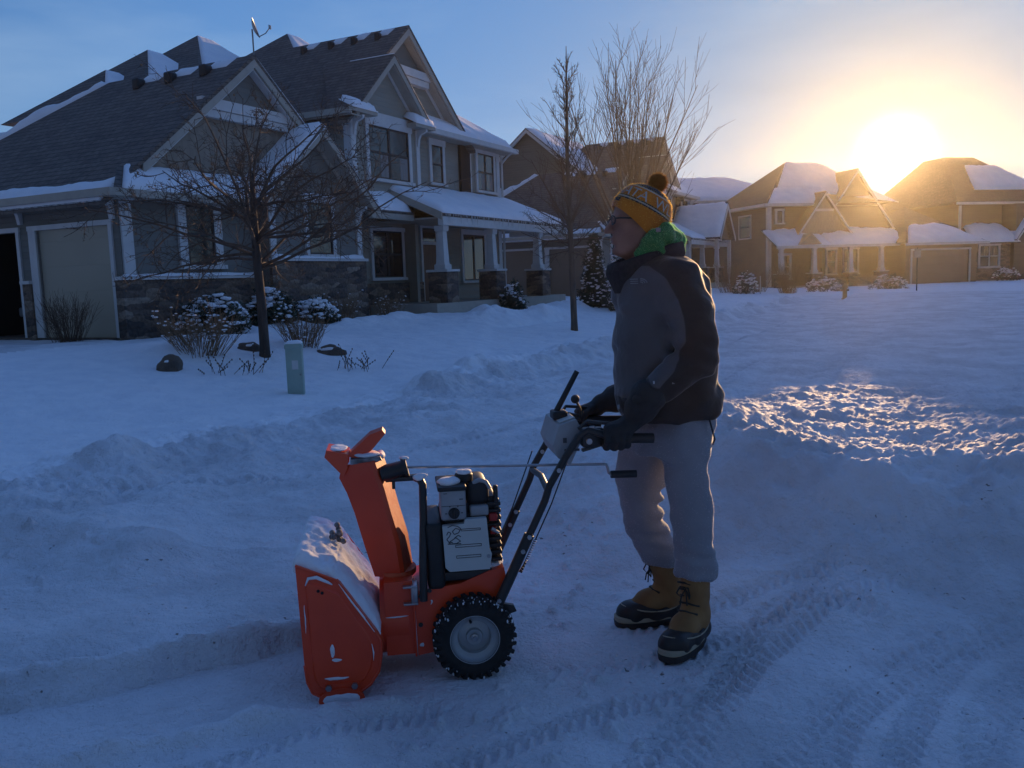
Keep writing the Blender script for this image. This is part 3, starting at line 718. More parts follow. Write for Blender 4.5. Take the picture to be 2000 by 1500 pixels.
    MB().prism([(.75, -.07, gzp - .30 - sl * 3.3), (gp, -.07, gzp - .30), (7.35, -.07, gzp - .30 - sl * 3.3), (7.35, -.07, gzp - .35 - sl * 3.3), (gp, -.07, gzp - .35), (.75, -.07, gzp - .35 - sl * 3.3)], (0, .27, 0)).build('soffit', 'trim', h)
    sr = 4.9
    zl = gzp - sl * (gp + .50)
    L0 = (-.50, -.12 + .0, zl)
    slab(h, [(.40, -.14, gzp - sl * (gp - .40)), (gp, -.14, gzp), (gp, sr, gzp), (-.5, sr + 4.5, zl), (-.5, .3, zl), (-.5, -.3, zl), (.0, -.3, zl + .35)], roofm, .10)
    slab(h, [(gp, -.14, gzp), (8.0, -.14, gzp - sl * (8.0 - gp)), (8.0, sr + 1, gzp - sl * (8.0 - gp)), (gp, sr, gzp)], roofm, .10)
    slab(h, [(gp, sr, gzp), (8.5, sr + 4.5, zl), (-.5, sr + 4.5, zl)], roofm, .10)
    snow_patch(h, (-.5, sr + 4.5, zl - .0), (-.5, sr + 4.7, zl), (gp + .3, sr + .5, gzp - .25), (gp, sr - .05, gzp + .02), .26, 8, 40, .22, 12, wob=.5)
    snow_patch(h, (-.5, -.2, zl), (-.5, 9.0, zl), (.05, 9.0, zl + .44), (.05, -.2, zl + .44), .09, 90, 10, .2, 14, wob=.9)
    snow_patch(h, (gp + .06, -.14, gzp - .05), (7.2, -.14, gzp - sl * (7.2 - gp)), (7.2, 2.0, gzp - sl * (7.2 - gp)), (gp + .06, 2.0, gzp - .05), .14, 26, 12, .12, 16)
    for i, (tt, ss) in enumerate(((3.62, 3.2), (3.62, 2.1), (3.66, .98))):
        zz = gzp - sl * (gp - tt)
        vent(h, (tt - .06, ss, zz - .02), .14)
        snow_patch(h, (tt + .05, ss - .55, zz + .02), (tt + .05, ss + .15, zz + .02), (tt + .42, ss + .2, zz + .30), (tt + .42, ss - .65, zz + .30), .09, 10, 8, .2, 20 + i)
    # ---- small front gable ----------------------------------------------------------
    c0, c1 = 3.86, 7.45; sg = -.4; kp = 5.62; kz = 5.50; ks = .86
    MB().prism([(c0, sg, gz0), (c1, sg, gz0), (c1, sg, kz - .12 - ks * (c1 - kp)), (kp, sg, kz - .12), (c0, sg, kz - .12 - ks * (kp - c0))], (0, .15, 0)).box(c0, c0 + .15, sg + .15, .6, gz0, 3.7).box(c1 - .15, c1, sg + .15, .6, gz0, 3.6).build('wall', dk, h)
    MB().box(c0 - .06, c1 + .06, sg - .09, sg, gz0, 2.16).build('stone_base', 'stone', h); MB().box(c1, c1 + .07, sg, .6, gz0, 2.159).build('stone_base', 'stone', h)
    MB().box(c0 - .1, c1 + .1, sg - .14, sg, 2.16, 2.23).build('ledge', 'trim', h)
    snow_patch(h, (c0, sg - .14, 2.23), (c1, sg - .14, 2.23), (c1, sg, 2.23), (c0, sg, 2.23), .09, 40, 4, .06, 6, wob=.8)
    board(h, 'corner_board', [(c0, c0 + .2, sg - .04, sg, 2.24, 3.55), (c1 - .2, c1, sg - .04, sg, 2.24, 3.55)])
    bracket(h, TF(sg), c0 + .1, 3.62, .3, .4); bracket(h, TF(sg), c1 - .1, 3.62, .3, .4)
    wd = window(h, TF(sg), 5.24, 6.18, 2.33, 3.62, 1, w=.12, head=.05)
    snow_patch(h, (5.05, sg - .10, 3.79), (6.35, sg - .10, 3.79), (6.35, sg, 3.79), (5.05, sg, 3.79), .09, 16, 4, .05, 26)
    rake(h, (kp - 2.15, kz - .05 - ks * 2.15), (kp, kz - .05), (kp + 2.25, kz - .05 - ks * 2.25), sg - .36, .22, .05, 'trim_tan')
    rake(h, (kp - 1.9, kz - .18 - ks * 1.9), (kp, kz - .18), (kp + 1.95, kz - .18 - ks * 1.95), sg - .0, .2, .045, 'trim_tan')
    MB().prism([(kp - 2.0, sg - .36, kz - .22 - ks * 2.0), (kp, sg - .36, kz - .22), (kp + 2.1, sg - .36, kz - .22 - ks * 2.1), (kp + 2.1, sg - .36, kz - .27 - ks * 2.1), (kp, sg - .36, kz - .27), (kp - 2.0, sg - .36, kz - .27 - ks * 2.0)], (0, .34, 0)).build('soffit', 'trim_tan', h)
    slab(h, [(kp - 2.2, sg - .42, kz - ks * 2.2), (kp, sg - .42, kz), (kp, 2.4, kz), (kp - 2.2, .6, kz - ks * 2.2)], roofm, .06)
    slab(h, [(kp, sg - .42, kz), (kp + 2.3, sg - .42, kz - ks * 2.3), (kp + 2.3, 1.2, kz - ks * 2.3), (kp, 2.4, kz)], roofm, .06)
    snow_patch(h, (kp - 2.2, sg - .42, kz - ks * 2.2), (kp + .06, sg - .42, kz - .02), (kp + .06, 1.6, kz - .02), (kp - 2.2, .6, kz - ks * 2.2), .19, 40, 16, .18, 31, wob=.35)
    snow_patch(h, (kp - .02, sg - .42, kz), (kp + 2.3, sg - .42, kz - ks * 2.3), (kp + 2.3, 1.0, kz - ks * 2.3), (kp - .02, 1.0, kz), .12, 30, 10, .1, 33)
    # ---- main two-storey block ------------------------------------------------------
    tl, tr = 7.75, 17.6; ze = 6.2
    w = MB()
    w.box(tl, tl + .15, .0, 8, .5, ze - .02); w.box(11.15, tr, .6, .75, .5, 6.4); w.box(tr - .15, tr, .75, 8, .5, 6.4)
    w.box(tl + .15, 11.15, .0, .15, 3.9, ze + .06); w.box(11.0, 11.15, .15, .6, .5, 6.3); w.box(tl + .15, 11.0, .6, .75, .5, 3.9)
    w.box(tl, tr, 8, 8.15, .5, 6.2)
    w.build('wall', sid, h)
    board(h, 'corner_board', [(tl - .03, tl + .2, -.04, 0, 3.9, ze - .1), (tl - .04, tl, -.04, .2, 3.9, ze - .1), (11.0, 11.18, -.04, 0, 3.9, ze - .05), (tr - .22, tr + .03, .56, .6, .6, 6.35), (15.3, 15.46, .56, .6, 4.5, 6.35), (12.0 - .1, 12.0 + .06, .56, .6, 4.5, 6.35)])
    bracket(h, TF(0), tl + .14, ze - .06); bracket(h, TF(0), 11.09, ze - .02); bracket(h, TF(.6), 15.38, 6.35, .3, .4); bracket(h, TL(tl), .12, ze - .06, .36)
    window(h, TF(0), 8.55, 10.55, 4.55, 6.02, 2, w=.15, head=.22, curtain=True)
    window(h, TF(.6), 12.82, 13.50, 4.80, 6.02, 1, w=.15, head=.06)
    window(h, TF(.6), 15.92, 17.12, 4.78, 6.10, 2, w=.14, head=.08, curtain=True)
    MB().box(14.62, 15.28, .5, .6, 4.55, 6.3).build('recess_shade', 'dark_inside', h)  # dark box standing in for the shade of a wall recess
    # bay gable
    bp_, bz, bs = 9.55, 8.10, .93
    MB().prism([(tl, 0, ze - .02), (11.15, 0, ze - .02), (11.15, 0, bz - .2 - bs * (11.15 - bp_)), (bp_, 0, bz - .2), (tl, 0, bz - .2 - bs * (bp_ - tl))], (0, .14, 0)).build('gable_wall', sid, h)
    rake(h, (bp_ - 1.95, bz - .05 - bs * 1.95), (bp_, bz - .05), (bp_ + 1.8, bz - .05 - bs * 1.8), -.32, .22, .05, 'trim_tan')
    rake(h, (bp_ - 1.6, bz - .26 - bs * 1.6), (bp_, bz - .26), (bp_ + 1.55, bz - .26 - bs * 1.55), 0, .15, .04)
    MB().prism([(bp_ - 1.8, -.32, bz - .25 - bs * 1.8), (bp_, -.32, bz - .25), (bp_ + 1.65, -.32, bz - .25 - bs * 1.65), (bp_ + 1.65, -.32, bz - .30 - bs * 1.65), (bp_, -.32, bz - .30), (bp_ - 1.8, -.32, bz - .30 - bs * 1.8)], (0, .32, 0)).build('soffit', 'trim_tan', h)
    slab(h, [(bp_ - 1.95, -.38, bz - bs * 1.95), (bp_, -.38, bz), (bp_, 2.2, bz), (bp_ - 1.95, .6, bz - bs * 1.95)], roofm, .06)
    slab(h, [(bp_, -.38, bz), (bp_ + 1.9, -.38, bz - bs * 1.9), (bp_ + 1.9, .6, bz - bs * 1.9), (bp_, 2.2, bz)], roofm, .06)
    snow_patch(h, (bp_ - .02, -.38, bz), (bp_ + 1.85, -.38, bz - bs * 1.85), (bp_ + 1.85, .3, bz - bs * 1.85), (bp_ - .02, 1.2, bz), .09, 24, 8, .08, 35)
    # eave returns with snow on them
    for (a, b, sd) in ((tl - .40, tl + .75, 41), (10.45, 11.55, 42)):
        MB().box(a, b, -.42, .0, ze - .02, ze + .10).build('eave_return', 'trim_tan', h)
        snow_patch(h, (a - .02, -.44, ze + .1), (b, -.44, ze + .1), (b, .0, ze + .26), (a - .02, .0, ze + .32), .2, 14, 8, .16, sd)
    MB().box(tl - .55, tl - .42, -.42, 6, ze - .1, ze + .06).build('gutter', 'trim_tan', h)
    MB().box(tl - .42, tl, -.40, 6, ze - .13, ze - .1).build('soffit', 'trim_tan', h)
    # main gable
    mp_, mz, ms = 11.3, 9.38, .85; sf = .28
    MB().prism([(7.75, .62, 6.0), (14.6, .62, 6.0), (14.6, .62, mz - .2 - ms * 3.3), (mp_, .62, mz - .2), (7.75, .62, mz - .2 - ms * 3.55)], (0, .12, 0)).build('gable_wall', sid, h)
    rake(h, (8.0, mz - .06 - ms * 3.3), (mp_, mz - .06), (14.62, mz - .06 - ms * 3.32), sf, .24, .05, 'trim_tan')
    rake(h, (8.4, mz - .30 - ms * 2.9), (mp_, mz - .30), (14.2, mz - .30 - ms * 2.9), .62, .16, .04)
    MB().prism([(8.2, sf + .01, mz - .27 - ms * 3.1), (mp_, sf + .01, mz - .27), (14.4, sf + .01, mz - .27 - ms * 3.1), (14.4, sf + .01, mz - .33 - ms * 3.1), (mp_, sf + .01, mz - .33), (8.2, sf + .01, mz - .33 - ms * 3.1)], (0, .34, 0)).build('soffit', 'trim_tan', h)
    board(h, 'gable_beam', [(mp_ - 1.35, mp_ + 1.35, .34, .62, 7.92, 8.16), (mp_ - 1.3, mp_ + 1.3, .40, .62, 7.72, 7.91)], 'trim')
    MB().prism([(mp_ - 1.0, .52, 8.17), (mp_ + 1.0, .52, 8.17), (mp_, .52, mz - .34)], (0, .08, 0)).build('gable_panel', dk, h)
    zl2 = mz - ms * (mp_ - tl + .52)
    slab(h, [(tl - .52, -.36, zl2), (8.0, -.36, mz - ms * 3.3 - .0), (8.0, sf - .06, mz - ms * 3.3), (mp_, sf - .06, mz), (mp_, 5.0, mz), (tl - .52, 9.3, zl2)], roofm, .09)
    slab(h, [(mp_, sf - .06, mz), (15.2, sf - .06, mz - ms * 3.9), (15.2, 5, mz - ms * 3.9), (mp_, 5, mz)], roofm, .09)
    slab(h, [(mp_, 5.0, mz), (15.6, 9.3, zl2), (tl - .52, 9.3, zl2)], roofm, .09)
    for i, ss in enumerate((4.0, 2.9, 2.0, 1.1)):
        zz = mz - ms * .34
        vent(h, (mp_ - .42, ss, zz - .06), .11)
        snow_patch(h, (mp_ - .32, ss - .30, zz + .03), (mp_ - .32, ss + .1, zz + .03), (mp_ - .05, ss + .1, mz - .03), (mp_ - .05, ss - .38, mz - .03), .05, 9, 7, .16, 45 + i)
    # right-hand hip roof of the main block
    hz = 6.42
    A = (11.6, .12, hz); B = (18.05, .12, hz); Q = (15.6, 2.6, hz + 1.75); P = (12.0, 2.6, hz + 1.75)
    slab(h, [A, B, Q, P], roofm, .08); slab(h, [B, (18.05, 8.4, hz), (15.6, 5.6, hz + 1.75), Q], roofm, .08)
    slab(h, [P, Q, (15.6, 5.6, hz + 1.75), (12.0, 5.6, hz + 1.75)], roofm, .08)
    snow_patch(h, (11.5, .1, hz), (18.0, .1, hz), (15.65, 2.55, hz + 1.73), (13.2, 2.55, hz + 1.73), .16, 44, 14, .16, 51)
    snow_patch(h, (18.0, .2, hz), (18.0, 8.0, hz), (15.65, 5.6, hz + 1.73), (15.65, 2.6, hz + 1.73), .22, 24, 14, .2, 52)
    MB().box(11.4, 18.1, .0, .11, hz - .18, hz - .02).box(18.06, 18.17, .0, 8.4, hz - .18, hz - .02).build('gutter', 'trim', h)
    MB().box(11.2, 18.05, .11, .6, hz - .2, hz - .18).build('soffit', 'trim_tan', h)
    MB().tube([(17.72, .52, 6.2), (17.72, .52, .7)], .045, 8).tube([(17.75, .1, 6.25), (17.73, .3, 6.1), (17.72, .5, 5.9)], .045, 8).build('downspout', 'trim', h, True, 40)
    # ---- porch -----------------------------------------------------------------------
    pe = -1.75; pz = 3.52; pw = 4.55; px0 = 9.55; px1 = 18.5
    MB().box(8.9, 18.0, -1.85, .6, .5, .92).build('porch_floor', 'trim_tan', h)
    slab(h, [(px0, pe, pz), (px1, pe, pz), (17.6, .0, 4.3), (17.6, .6, pw), (px0, .6, pw)], roofm, .1)
    slab(h, [(px1, pe, pz), (px1, 1.5, pz), (17.62, 1.2, pw), (17.62, .6, pw)], roofm, .1)
    snow_patch(h, (px0 - .03, pe - .03, pz), (px1, pe - .03, pz), (17.75, .56, pw), (px0 - .03, .56, pw), .13, 60, 16, .2, 61, wob=.35)
    snow_patch(h, (7.6, -.72, 3.55), (px0 + .1, -.72, 3.55), (px0 + .1, .55, 4.35), (7.6, .0, 4.1), .16, 20, 12, .2, 62)
    slab(h, [(7.5, -.75, 3.55), (px0 + .1, -.75, 3.55), (px0 + .1, .6, 4.38), (7.5, .6, 4.38)], roofm, .1)
    MB().prism([(px0, pe, pz - .22), (px0, pe, pz), (px0, .0, pw - .27), (px0, .0, pw - .49)], (-.05, 0, 0)).build('rake_trim', 'trim_tan', h)
    MB().box(px0, px1, pe - .02, pe + .16, pz - .36, pz - .12).box(px1 - .18, px1 - .02, pe + .16, .6, pz - .36, pz - .12).build('porch_beam', 'trim', h)
    MB().box(7.5, px0, -.78, -.66, pz - .2, pz - .04).build('gutter', 'trim_tan', h)
    MB().box(px0 + .05, px1 - .1, pe + .16, .58, pz - .16, pz - .12).build('porch_ceiling', 'trim_tan', h)
    for t in (9.95, 13.0, 16.5): column(h, t, -1.45, .35, pz - .36, 1.82)
    ic = MB(); q = random.Random(5)
    for k in range(90):
        t = px0 + .1 + (px1 - px0 - .2) * (k + q.random() * .8) / 90; l = (.05 + .26 * q.random() ** 2) * (.5 + .5 * math.sin(k * .9) ** 2)
        ic.tube([(t, pe - .035, pz - .04), (t + .004, pe - .035, pz - .04 - l * .5), (t, pe - .035, pz - .04 - l)], [.012, .008, .002], 5)
    ic.build('icicle_lights', 'trim', h, True)
    # porch back wall openings
    window(h, TF(.6), 9.32, 10.85, 1.72, 3.12, 2, w=.12)
    window(h, TF(.6), 14.66, 16.2, 1.55, 3.16, 2, w=.13, hung=False, head=.05)
    dd = MB().box(12.05, 12.85, .0, .035, .92, 2.75, T=TF(.6)).build('front_door', 'wood_door', h)
    MB().box(12.78, 12.81, .035, .08, 1.75, 1.95, T=TF(.6)).build('handle', 'black_metal', dd)
    MB().box(11.92, 12.03, 0, .06, .92, 3.3, T=TF(.6)).box(12.87, 12.98, 0, .06, .92, 3.3, T=TF(.6)).box(11.9, 13.0, 0, .07, 3.3, 3.42, T=TF(.6)).box(12.03, 12.87, 0, .05, 2.76, 2.86, T=TF(.6)).build('door_frame', 'trim', h)
    MB().box(12.05, 12.85, .01, .03, 2.87, 3.28, T=TF(.6)).build('transom_pane', 'glass', h)
    MB().box(7.6, 11.85, .45, .6, .5, 1.55).build('stone_base', 'stone', h)
    # ---- roofs further back --------------------------------------------------------
    if not v1:
        hip_cap(h, 5.72, 7.0, 7.90, 2.0, seed=1); hip_cap(h, 7.45, 7.2, 8.85, 2.4, seed=2); hip_cap(h, 9.7, 7.4, 9.80, 2.8, seed=3)
        hip_cap(h, 12.7, 6.2, 10.35, 2.6, .8, seed=4)
        dish = MB()
        T = Matrix.Translation((11.0, 6.2, 10.12)) @ Euler((R(72), 0, R(35))).to_matrix().to_4x4()
        f = lambda x, y, z: tuple(T @ Vector((x, y, z)))
        dish.lathe([(.005, .0), (.12, .012), (.24, .05), (.33, .10), (.335, .112), (.24, .065), (.12, .026), (.005, .012)], 20, T=f)
        sd = dish.build('satellite_dish', 'galv', h, True, 60)
        ar = MB(); ar.tube([f(0, -.30, .08), f(0, -.26, .34), f(0, -.14, .52)], .016, 6); ar.rbox(*[c for p in zip(f(-.05, -.17, .49), f(.06, -.06, .60)) for c in p], .02)
        ar.build('feed_arm', 'galv', sd, True, 50)
        ma = MB(); ma.tube([(11.02, 6.25, 9.2), (11.02, 6.25, 9.86), f(0, 0, -.03)], .025, 8); ma.build('mast', 'galv', sd, True, 50)
    else:
        # a taller cross gable behind, facing the neighbour
        A0 = 2.4
        MB().prism([(6.0, 9.5, 3.5), (6.0, 3.4, 3.5), (6.0, 3.4, 7.2), (6.0, 6.3, 9.6), (6.0, 9.5, 7.0)], (.15, 0, 0)).build('gable_wall', dk, h)
        b = MB()
        for (a, c) in (((3.0, 6.95), (6.3, 9.72)), ((6.3, 9.72), (9.9, 6.75))):
            b.prism([(5.6, a[0], a[1]), (5.6, c[0], c[1]), (5.6, c[0], c[1] - .25), (5.6, a[0], a[1] - .25)], (.06, 0, 0))
        b.build('rake_trim', 'trim', h)
        slab(h, [(5.6, 3.0, 7.0), (13, 3.0, 7.0), (13, 6.3, 9.75), (5.6, 6.3, 9.75)], roofm, .1)
        slab(h, [(5.6, 6.3, 9.75), (13, 6.3, 9.75), (13, 10, 6.75), (5.6, 10, 6.75)], roofm, .1)
        snow_patch(h, (5.55, 2.95, 7.0), (12.9, 2.95, 7.0), (12.9, 6.3, 9.75), (5.55, 6.3, 9.75), .16, 30, 14, .2, 101, wob=.6)
        # lower roof on its left
        slab(h, [(-2.0, 7.6, 6.1), (6, 7.6, 6.1), (6, 10.4, 8.2), (-2.0, 10.4, 8.2)], roofm, .1)
        snow_patch(h, (-2.0, 7.55, 6.1), (6, 7.55, 6.1), (6, 10.4, 8.2), (-2.0, 10.4, 8.2), .16, 30, 12, .2, 102, wob=.5)
        MB().box(-1.8, 6, 8, 8.15, 3.4, 6.05).build('wall', dk, h)
        MB().box(-2.05, 6, 7.45, 7.58, 5.93, 6.08).build('gutter', 'trim', h)
        # entry gable in front of the right-hand end
        kp2, kz2 = 14.6, 5.6
        MB().prism([(13.0, -2.3, 3.5), (16.2, -2.3, 3.5), (kp2, -2.3, kz2 - .2)], (0, .12, 0)).build('gable_wall', 'siding_brown', h)
        slab(h, [(12.6, -2.6, 3.6), (kp2, -2.6, kz2), (kp2, .6, kz2), (12.6, .6, 3.6)], roofm, .1)
        slab(h, [(kp2, -2.6, kz2), (16.6, -2.6, 3.6), (16.6, .6, 3.6), (kp2, .6, kz2)], roofm, .1)
        rake(h, (12.7, 3.62), (kp2, kz2 - .05), (16.5, 3.62), -2.6, .2, .05)
        snow_patch(h, (12.6, -2.6, 3.6), (kp2, -2.6, kz2), (kp2, .5, kz2), (12.6, .5, 3.6), .2, 16, 14, .2, 103)
        snow_patch(h, (kp2, -2.6, kz2), (16.6, -2.6, 3.6), (16.6, .5, 3.6), (kp2, .5, kz2), .2, 16, 14, .2, 104)
        MB().box(12.95, 13.15, -2.4, -2.2, .5, 3.5).build('porch_post', 'trim', h); MB().box(16.05, 16.25, -2.4, -2.2, .5, 3.5).build('porch_post', 'trim', h)
    return h
house_a = build_house('two_storey_house', 'large grey two-storey house with snowy porch roof and stone base behind the crab apple', 0.0, 0)
house_b = build_house('two_storey_house', 'dark grey house with steep gables next to the big grey house, behind the bare trees', 26.3, 1)
# ------------------------------------------------------------------ the two houses across the end of the street
def simple_gable(parent, c, half, zpk, pitch, v0, v1, mat, wallmat, wall_z0, over=.3, trim='trim', snow_l=0, snow_r=0, seed=0, beam=False):
    """front-facing gable: ridge runs back from v0 to v1 at u=c"""
    zf = zpk - pitch * half
    MB().prism([(c - half + .15, v0 + over, wall_z0), (c + half - .15, v0 + over, wall_z0), (c + half - .15, v0 + over, zf + .05), (c, v0 + over, zpk - .18), (c - half + .15, v0 + over, zf + .05)], (0, .12, 0)).build('gable_wall', wallmat, parent)
    rake(parent, (c - half, zf), (c, zpk - .05), (c + half, zf), v0, .2, .05, trim)
    slab(parent, [(c - half, v0 - .04, zf), (c, v0 - .04, zpk), (c, v1, zpk), (c - half, v1, zf)], mat, .08)
    slab(parent, [(c, v0 - .04, zpk), (c + half, v0 - .04, zf), (c + half, v1, zf), (c, v1, zpk)], mat, .08)
    if snow_l: snow_patch(parent, (c - half, v0, zf), (c, v0, zpk), (c, v1, zpk), (c - half, v1, zf), snow_l, 16, 16, .15, seed)
    if snow_r: snow_patch(parent, (c, v0, zpk), (c + half, v0, zf), (c + half, v1, zf), (c, v1, zpk), snow_r, 16, 16, .15, seed + 1)
    if beam: board(parent, 'gable_beam', [(c - .75, c + .75, v0 + over - .1, v0 + over, zpk - 1.25, zpk - 1.1)], trim)
def hip_roof(parent, u0, u1, v0, v1, ze, pitch, mat, name='roof', th=.1):
    b = (v1 - v0) / 2; zr = ze + pitch * b; ua, ub = u0 + b, u1 - b
    if ub < ua: ua = ub = (u0 + u1) / 2; 
    A, B, Cc, D = (u0, v0, ze), (u1, v0, ze), (u1, v1, ze), (u0, v1, ze); P = (ua, v0 + b, zr); Q = (ub, v0 + b, zr)
    m = MB(); m.add([A, B, Cc, D, P, Q], [(0, 1, 5, 4), (1, 2, 5), (2, 3, 4, 5), (3, 0, 4), (3, 2, 1, 0)])
    m.build(name, mat, parent)
    return A, B, Cc, D, P, Q
def build_house_c():
    h = thing('two_storey_house', 'brown house with steep gables and hipped roof, left of the setting sun', 'house', (16.67, 56.26, 0), R(15))
    W = 'siding_brown'; RF = 'shingle_brown'
    w = MB()
    w.box(0, .15, 0, 6.7, -.2, 5.75); w.box(.15, 8.4, 0, .15, -.2, 5.6); w.box(.15, 9, 6.55, 6.7, -.2, 5.75); w.box(8.25, 8.4, .15, 6.5, -.2, 5.7)
    w.build('wall', W, h)
    A, B, Cc, D, P, Q = hip_roof(h, -.45, 9.4, -.45, 7.15, 5.75, .80, RF)
    snow_patch(h, (1.2, .9, 5.75 + 1.08), B, Q, P, .16, 26, 12, .3, 201, wob=.9)
    snow_patch(h, (-.3, -.45, 5.75), (4.5, -.45, 5.75), (4.5, .9, 6.83), (1.0, .9, 6.83), .16, 26, 12, .2, 205, wob=.9)
    MB().box(-.58, -.45, -.5, 7.2, 5.58, 5.74).box(-.58, 3.0, -.58, -.46, 5.58, 5.74).build('gutter', 'trim', h)
    MB().box(-.45, 0, -.45, 7, 5.56, 5.58).box(0, 8, -.45, 0, 5.56, 5.58).build('soffit', 'trim_tan', h)
    board(h, 'corner_board', [(-.03, .22, -.04, 0, .2, 5.55), (-.04, 0, -.04, .2, .2, 5.55)])
    window(h, TL(0), 2.1, 3.5, 3.75, 5.15, 1, w=.09, muntin=False, trim='trim', sill=False)
    window(h, TF(0), .62, .98, 4.55, 5.3, 1, w=.14, hung=False)
    window(h, TF(0), .85, 1.55, 1.0, 2.5, 1, w=.12, muntin=True)
    # steep main gable and the small one in front of it
    simple_gable(h, 6.4, 3.5, 7.95, 1.35, -.25, 9, RF, W, .3, .3, snow_r=.1, seed=210)
    simple_gable(h, 3.55, 2.1, 6.45, 1.33, -.95, 3.2, RF, 'shake', 3.2, .3, snow_r=.16, seed=220, beam=True)
    # porch along the front
    for (a, b, sd) in ((-.5, 3.4, 231), (3.4, 9.4, 232)):
        slab(h, [(a, -1.75, 3.05), (b, -1.75, 3.05), (b, .1, 4.15), (a, .1, 4.15)], RF, .1)
        snow_patch(h, (a, -1.78, 3.05), (b, -1.78, 3.05), (b, .05, 4.1), (a, .05, 4.1), .18, 30, 10, .25, sd, wob=.9)
    MB().box(-.5, 9.4, -1.88, -1.75, 2.86, 3.02).build('gutter', 'trim', h)
    MB().prism([(1.0, -1.95, 3.08), (2.6, -1.95, 3.08), (1.9, -1.95, 3.75)], (0, 1.8, 0)).build('eyebrow_gable', 'shake', h)
    for u in (.0, 2.35, 5.0, 7.3): column(h, u, -1.5, .1, 2.95, 1.25)
    window(h, TF(0), 4.3, 4.95, 1.2, 2.75, 1, w=.12, muntin=True); window(h, TF(0), 5.6, 6.6, 1.2, 2.75, 2, w=.12)
    d = MB().box(3.1, 3.95, 0, .04, .55, 2.65, T=TF(0)).build('front_door', 'wood_door', h)
    MB().box(3.86, 3.89, .04, .09, 1.4, 1.6, T=TF(0)).build('handle', 'black_metal', d)
    MB().box(-.3, 8.4, -1.8, 0, -.2, .5).build('porch_floor', 'trim_tan', h)
    MB().box(2.6, 8.0, -1.62, -1.4, .5, 1.0).build('stone_base', 'stone', h)
    # garage wing
    MB().box(8.4, 8.55, -2.4, 0, -.2, 2.95).box(8.55, 8.9, -2.4, -2.25, -.2, 2.95).box(13.3, 13.9, -2.4, -2.25, -.2, 2.95).box(8.9, 13.3, -2.4, -2.25, 2.5, 2.95).box(13.75, 13.9, -2.25, 6, -.2, 2.95).build('wall', W, h)
    MB().box(8.9, 13.3, -2.3, -2.26, .35, 2.5).build('garage_door', 'door_panels_dark', h)
    MB().box(8.78, 8.9, -2.45, -2.4, .35, 2.6).box(13.3, 13.42, -2.45, -2.4, .35, 2.6).box(8.76, 13.44, -2.46, -2.4, 2.5, 2.62).build('garage_trim', 'trim', h)
    A, B, Cc, D, P, Q = hip_roof(h, 8.1, 14.3, -2.85, 5.5, 3.0, .62, RF)
    snow_patch(h, (8.2, -2.85, 3.0), (14.3, -2.85, 3.0), (12.2, -.9, 4.2), (9.8, -.9, 4.2), .18, 26, 10, .3, 241, wob=.9)
    MB().box(8.0, 14.4, -2.98, -2.86, 2.82, 2.98).build('gutter', 'trim', h)
    return h
